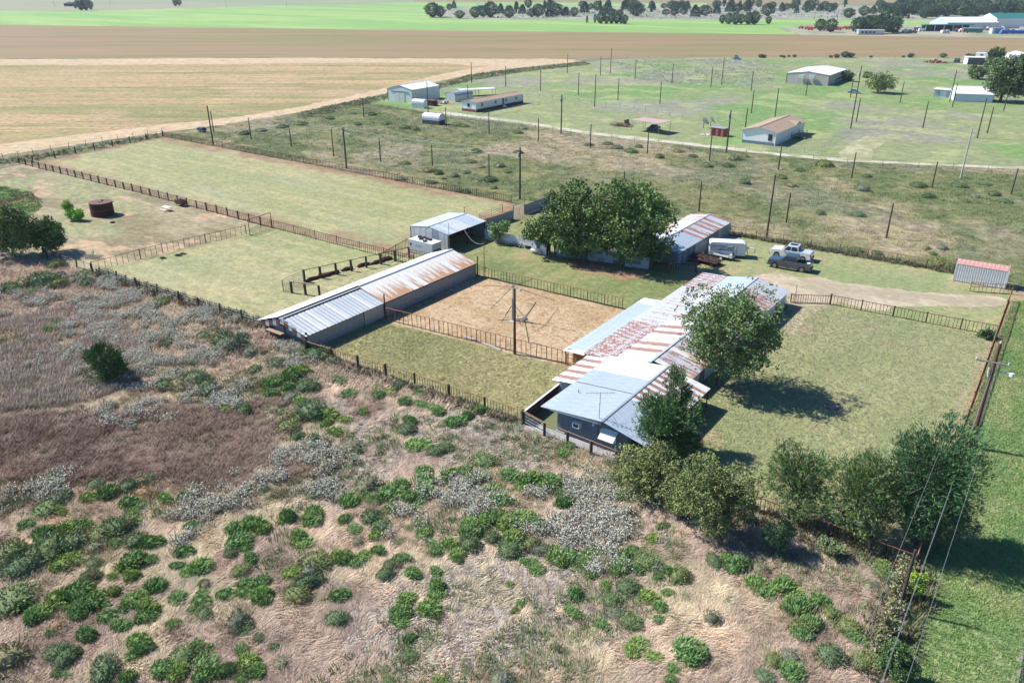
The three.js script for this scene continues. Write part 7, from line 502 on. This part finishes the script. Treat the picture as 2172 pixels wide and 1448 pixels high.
// gravestones: hundreds of small pale stones
{ const r = rnd(55), g = new THREE.BoxGeometry(0.9, 1.0, 0.35); g.translate(0, 0.5, 0); const c = []; for (let i = 0; i < g.attributes.position.count; i++) c.push(0.55, 0.54, 0.52); g.setAttribute('color', new THREE.Float32BufferAttribute(c, 3)); scatter('gravestones', 'hundreds of small pale gravestones in the cemetery', 'gravestones', [P(990, 38, 1240, 40, 1480, 42, 1700, 40, 1960, 42, 1960, 18, 1500, 18, 1000, 22)], 1300, g, { seed: 88, y: 0.02, scale: [0.6, 1.9], turn: 0.3, tint: (x, z, q) => gray([1, 1, 1], 0.5 + 0.9 * q()) }); }
function hall(name, label, px, py, w, l, eave, ridge, roof, wall, turn) { return gabled(name, label, 'building', at(px, py), turn, { w, l, eave, ridge, wall, roof, roofN: 8 }); }
hall('dealer_hall', 'long dealership hall with a white and green roof and open bays', 2042, 62, 26, 46, 6, 10, M.white, M.galv, YAW + Math.PI / 2 + 0.1); hall('dealer_hall', 'white building with a green roof and dark bay doors at right', 2150, 58, 26, 50, 8, 12, M.greenRoof, M.white, YAW + Math.PI / 2 + 0.05);
{ const b = at(2010, 66), t = thing('bay_canopy', 'low green canopy on white posts along the dealership hall', 'canopy', b); t.rotation.y = YAW + 0.1; bx(t, 'roof', M.greenRoof, -22, 22, 4.6, 5.2, -4, 1); for (let i = 0; i < 6; i++) bar(t, 'post', M.white, V(-20 + i * 8, 0, 0.8), V(-20 + i * 8, 4.6, 0.8), 0.3); bx(t, 'dark_bay', M.dark, -21, 21, 0.02, 4.5, -3.9, -3.6); }
{ const b = at(1835, 60), t = thing('green_pavilion', 'green hipped roof pavilion among trees beyond the brown field', 'pavilion', b); part(t, 'roof', new THREE.ConeGeometry(14, 4.5, 4), M.greenRoof, V(0, 7.5, 0), V(1.3, 1, 0.8), [0, YAW + Math.PI / 4, 0]); for (let i = 0; i < 4; i++) bar(t, 'post', M.trim, V(i % 2 ? 9 : -9, 0, i < 2 ? 5 : -5), V(i % 2 ? 9 : -9, 6, i < 2 ? 5 : -5), 0.3); bx(t, 'counter', M.dark, -8, 8, 0, 2, -4, 4); }
{ const b = at(1846, 73), t = thing('trailer_home', 'pale blue trailer home with dark cars before the pavilion trees', 'trailer', b); t.rotation.y = YAW; bx(t, 'body', M.paleBlue, -10, 10, 0.5, 3.2, -2, 2); bx(t, 'roof', M.white, -10.4, 10.4, 3.2, 3.5, -2.3, 2.3); for (let i = 0; i < 4; i++) bx(t, 'dark_window', M.glass, -8 + i * 3, -6 + i * 3, 1.2, 2.4, 2.01, 2.1); bx(t, 'skirting', M.trim, -9.9, 9.9, 0, 0.5, -1.9, 1.9); }
for (let i = 0; i < 14; i++) { const p = at(1700 + i * 10 + (i % 2) * 3, 61 + (i % 3) * 1.6), t = thing('farm_implement', ord(i) + ' red farm implement from the left in the equipment rows', 'farm implement', p, 'red implements at the dealer'); bx(t, 'frame', M.implement || (M.implement = mat(lin(0.55, 0.06, 0.035), 0.5)), -1.8, 1.8, 0.7, 1.8 + (i % 3) * 0.5, -1.2, 1.2); for (const x of [-1.3, 1.3]) wheel(t, x, 0.7, 1.3, 0.7, 0.4, M.redPaint); bar(t, 'arm', M.redPaint, V(0, 1.6, 0), V(2.6, 2.6, 0), 0.16); bx(t, 'seat_box', M.trim, -0.8, 0.2, 1.9, 2.6, -0.7, 0.7); }
{ const r = rnd(66); for (let i = 0; i < 26; i++) { const p = at(1915 + i * 10 + r() * 6, 62 + r() * 9), k = i % 3, t = thing('stored_machine', ord(i) + ' stored machine or vehicle from the left in the dealer lot', 'machine', p, 'machines in the dealer lot'); bx(t, 'body', [M.white, M.galvDark, M.trim, M.blueDark][i % 4], -2.4, 2.4, 0.5, 1.6 + r() * 0.8, -1.1, 1.1); bx(t, 'cab', [M.white, M.trim, M.redPaint][k], -0.6, 1.4, 1.6, 2.8, -0.9, 0.9); for (const x of [-1.6, 1.6]) wheel(t, x, 0.5, 1.1, 0.5, 0.3, M.trim); t.rotation.y = r() * 3; } }
{ const b = at(2063, 70), t = thing('red_boxcar', 'red-ended green box trailer standing in the dealer lot', 'trailer', b); t.rotation.y = YAW - 0.2; bx(t, 'body', M.greenRoof, -7, 7, 0.8, 3.6, -1.4, 1.4); bx(t, 'red_end', M.redPaint, -7.4, -7.01, 0.6, 3.7, -1.5, 1.5); bx(t, 'roof', M.white, -7.2, 7.2, 3.6, 3.8, -1.5, 1.5); for (const x of [-4, 4]) wheel(t, x, 0.5, 1.2, 0.5, 0.3, M.trim); }
{ const b = at(2112, 71), t = thing('grey_shed', 'small grey and white shed at the edge of the dealer lot', 'shed', b); t.rotation.y = YAW; bx(t, 'wall', M.galvDark, -2.5, 2.5, 0, 4, -2, 2); bx(t, 'white_side', M.white, -4.2, -2.52, 0, 3.8, -1.9, 2.1); bx(t, 'roof', M.galv, -4.4, 2.7, 4, 4.2, -2.2, 2.3); const k = thing('blue_hulls', 'row of blue tarpaulined boats right of the small grey shed', 'boat', at(2148, 72)); k.rotation.y = YAW; part(k, 'hull', hull([[-10, 0.6], [9, 0.6], [11, 2], [9, 2.6], [-9, 2.6]], 3, 0.2), mat(lin(0.03, 0.12, 0.45), 0.6)); for (let i = 0; i < 3; i++) wheel(k, -5 + i * 5, 0.4, 1.4, 0.4, 0.3, M.trim); }
{ const b = at(1025, 18), t = thing('far_shed', 'small white and blue shed behind the cemetery trees', 'shed', b); t.rotation.y = YAW; bx(t, 'wall', M.white, -9, 9, 0, 5, -4, 4); bx(t, 'roof', M.paleBlue, -9.5, 9.5, 5, 5.5, -4.6, 4.6); bx(t, 'door', M.blueDark, -7, -4, 0, 4, 4.01, 4.1); }
{ const b = at(152, 13), t = thing('farmstead_barn', 'low dark roofed barn at the distant left farmstead', 'barn', b); t.rotation.y = YAW; bx(t, 'wall', M.brick, -11, 11, 0, 4, -5, 5); prism(t, 'roof', M.galvDark, [[-12, 4], [12, 4], [0, 7]], -5.5, 5.5); bx(t, 'door', M.black, -3, 3, 0, 3.4, 5.01, 5.1); }
{ const b = at(2088, 18), t = thing('grain_elevator', 'pale concrete grain elevator rising above the town trees', 'silo', b); for (let i = 0; i < 3; i++) part(t, 'silo', CYL, M.concrete, V(-9 + i * 9, 12, 0), V(4.6, 24, 4.6)); bx(t, 'headhouse', M.concrete, -12, 12, 24, 29, -3, 3); }
for (const [x, y, ty, l] of [[115, 14, -4, 'leftmost distant utility pole beyond the green field'], [233, 13, 0, 'second distant utility pole beyond the green field'], [480, 16, 2, 'distant utility pole right of the lone farmstead trees'], [608, 16, 2, 'distant utility pole at the edge of the green field'], [1768, 49, 22, 'left one of three poles behind the equipment rows'], [1775, 51, 20, 'middle one of three poles behind the equipment rows'], [2008, 34, -6, 'tall pole among the town trees']]) pole('far_pole', l, x, y, ty, 0, { r: 0.2, group: 'distant poles' });
scene.fog = new THREE.FogExp2(new THREE.Color(0.8, 0.88, 1), 0.00009);
scene.traverse((o) => { if (o.isMesh) { o.castShadow = true; o.receiveShadow = true; } });
sky.castShadow = sky.receiveShadow = false;
renderer.render(scene, camera);
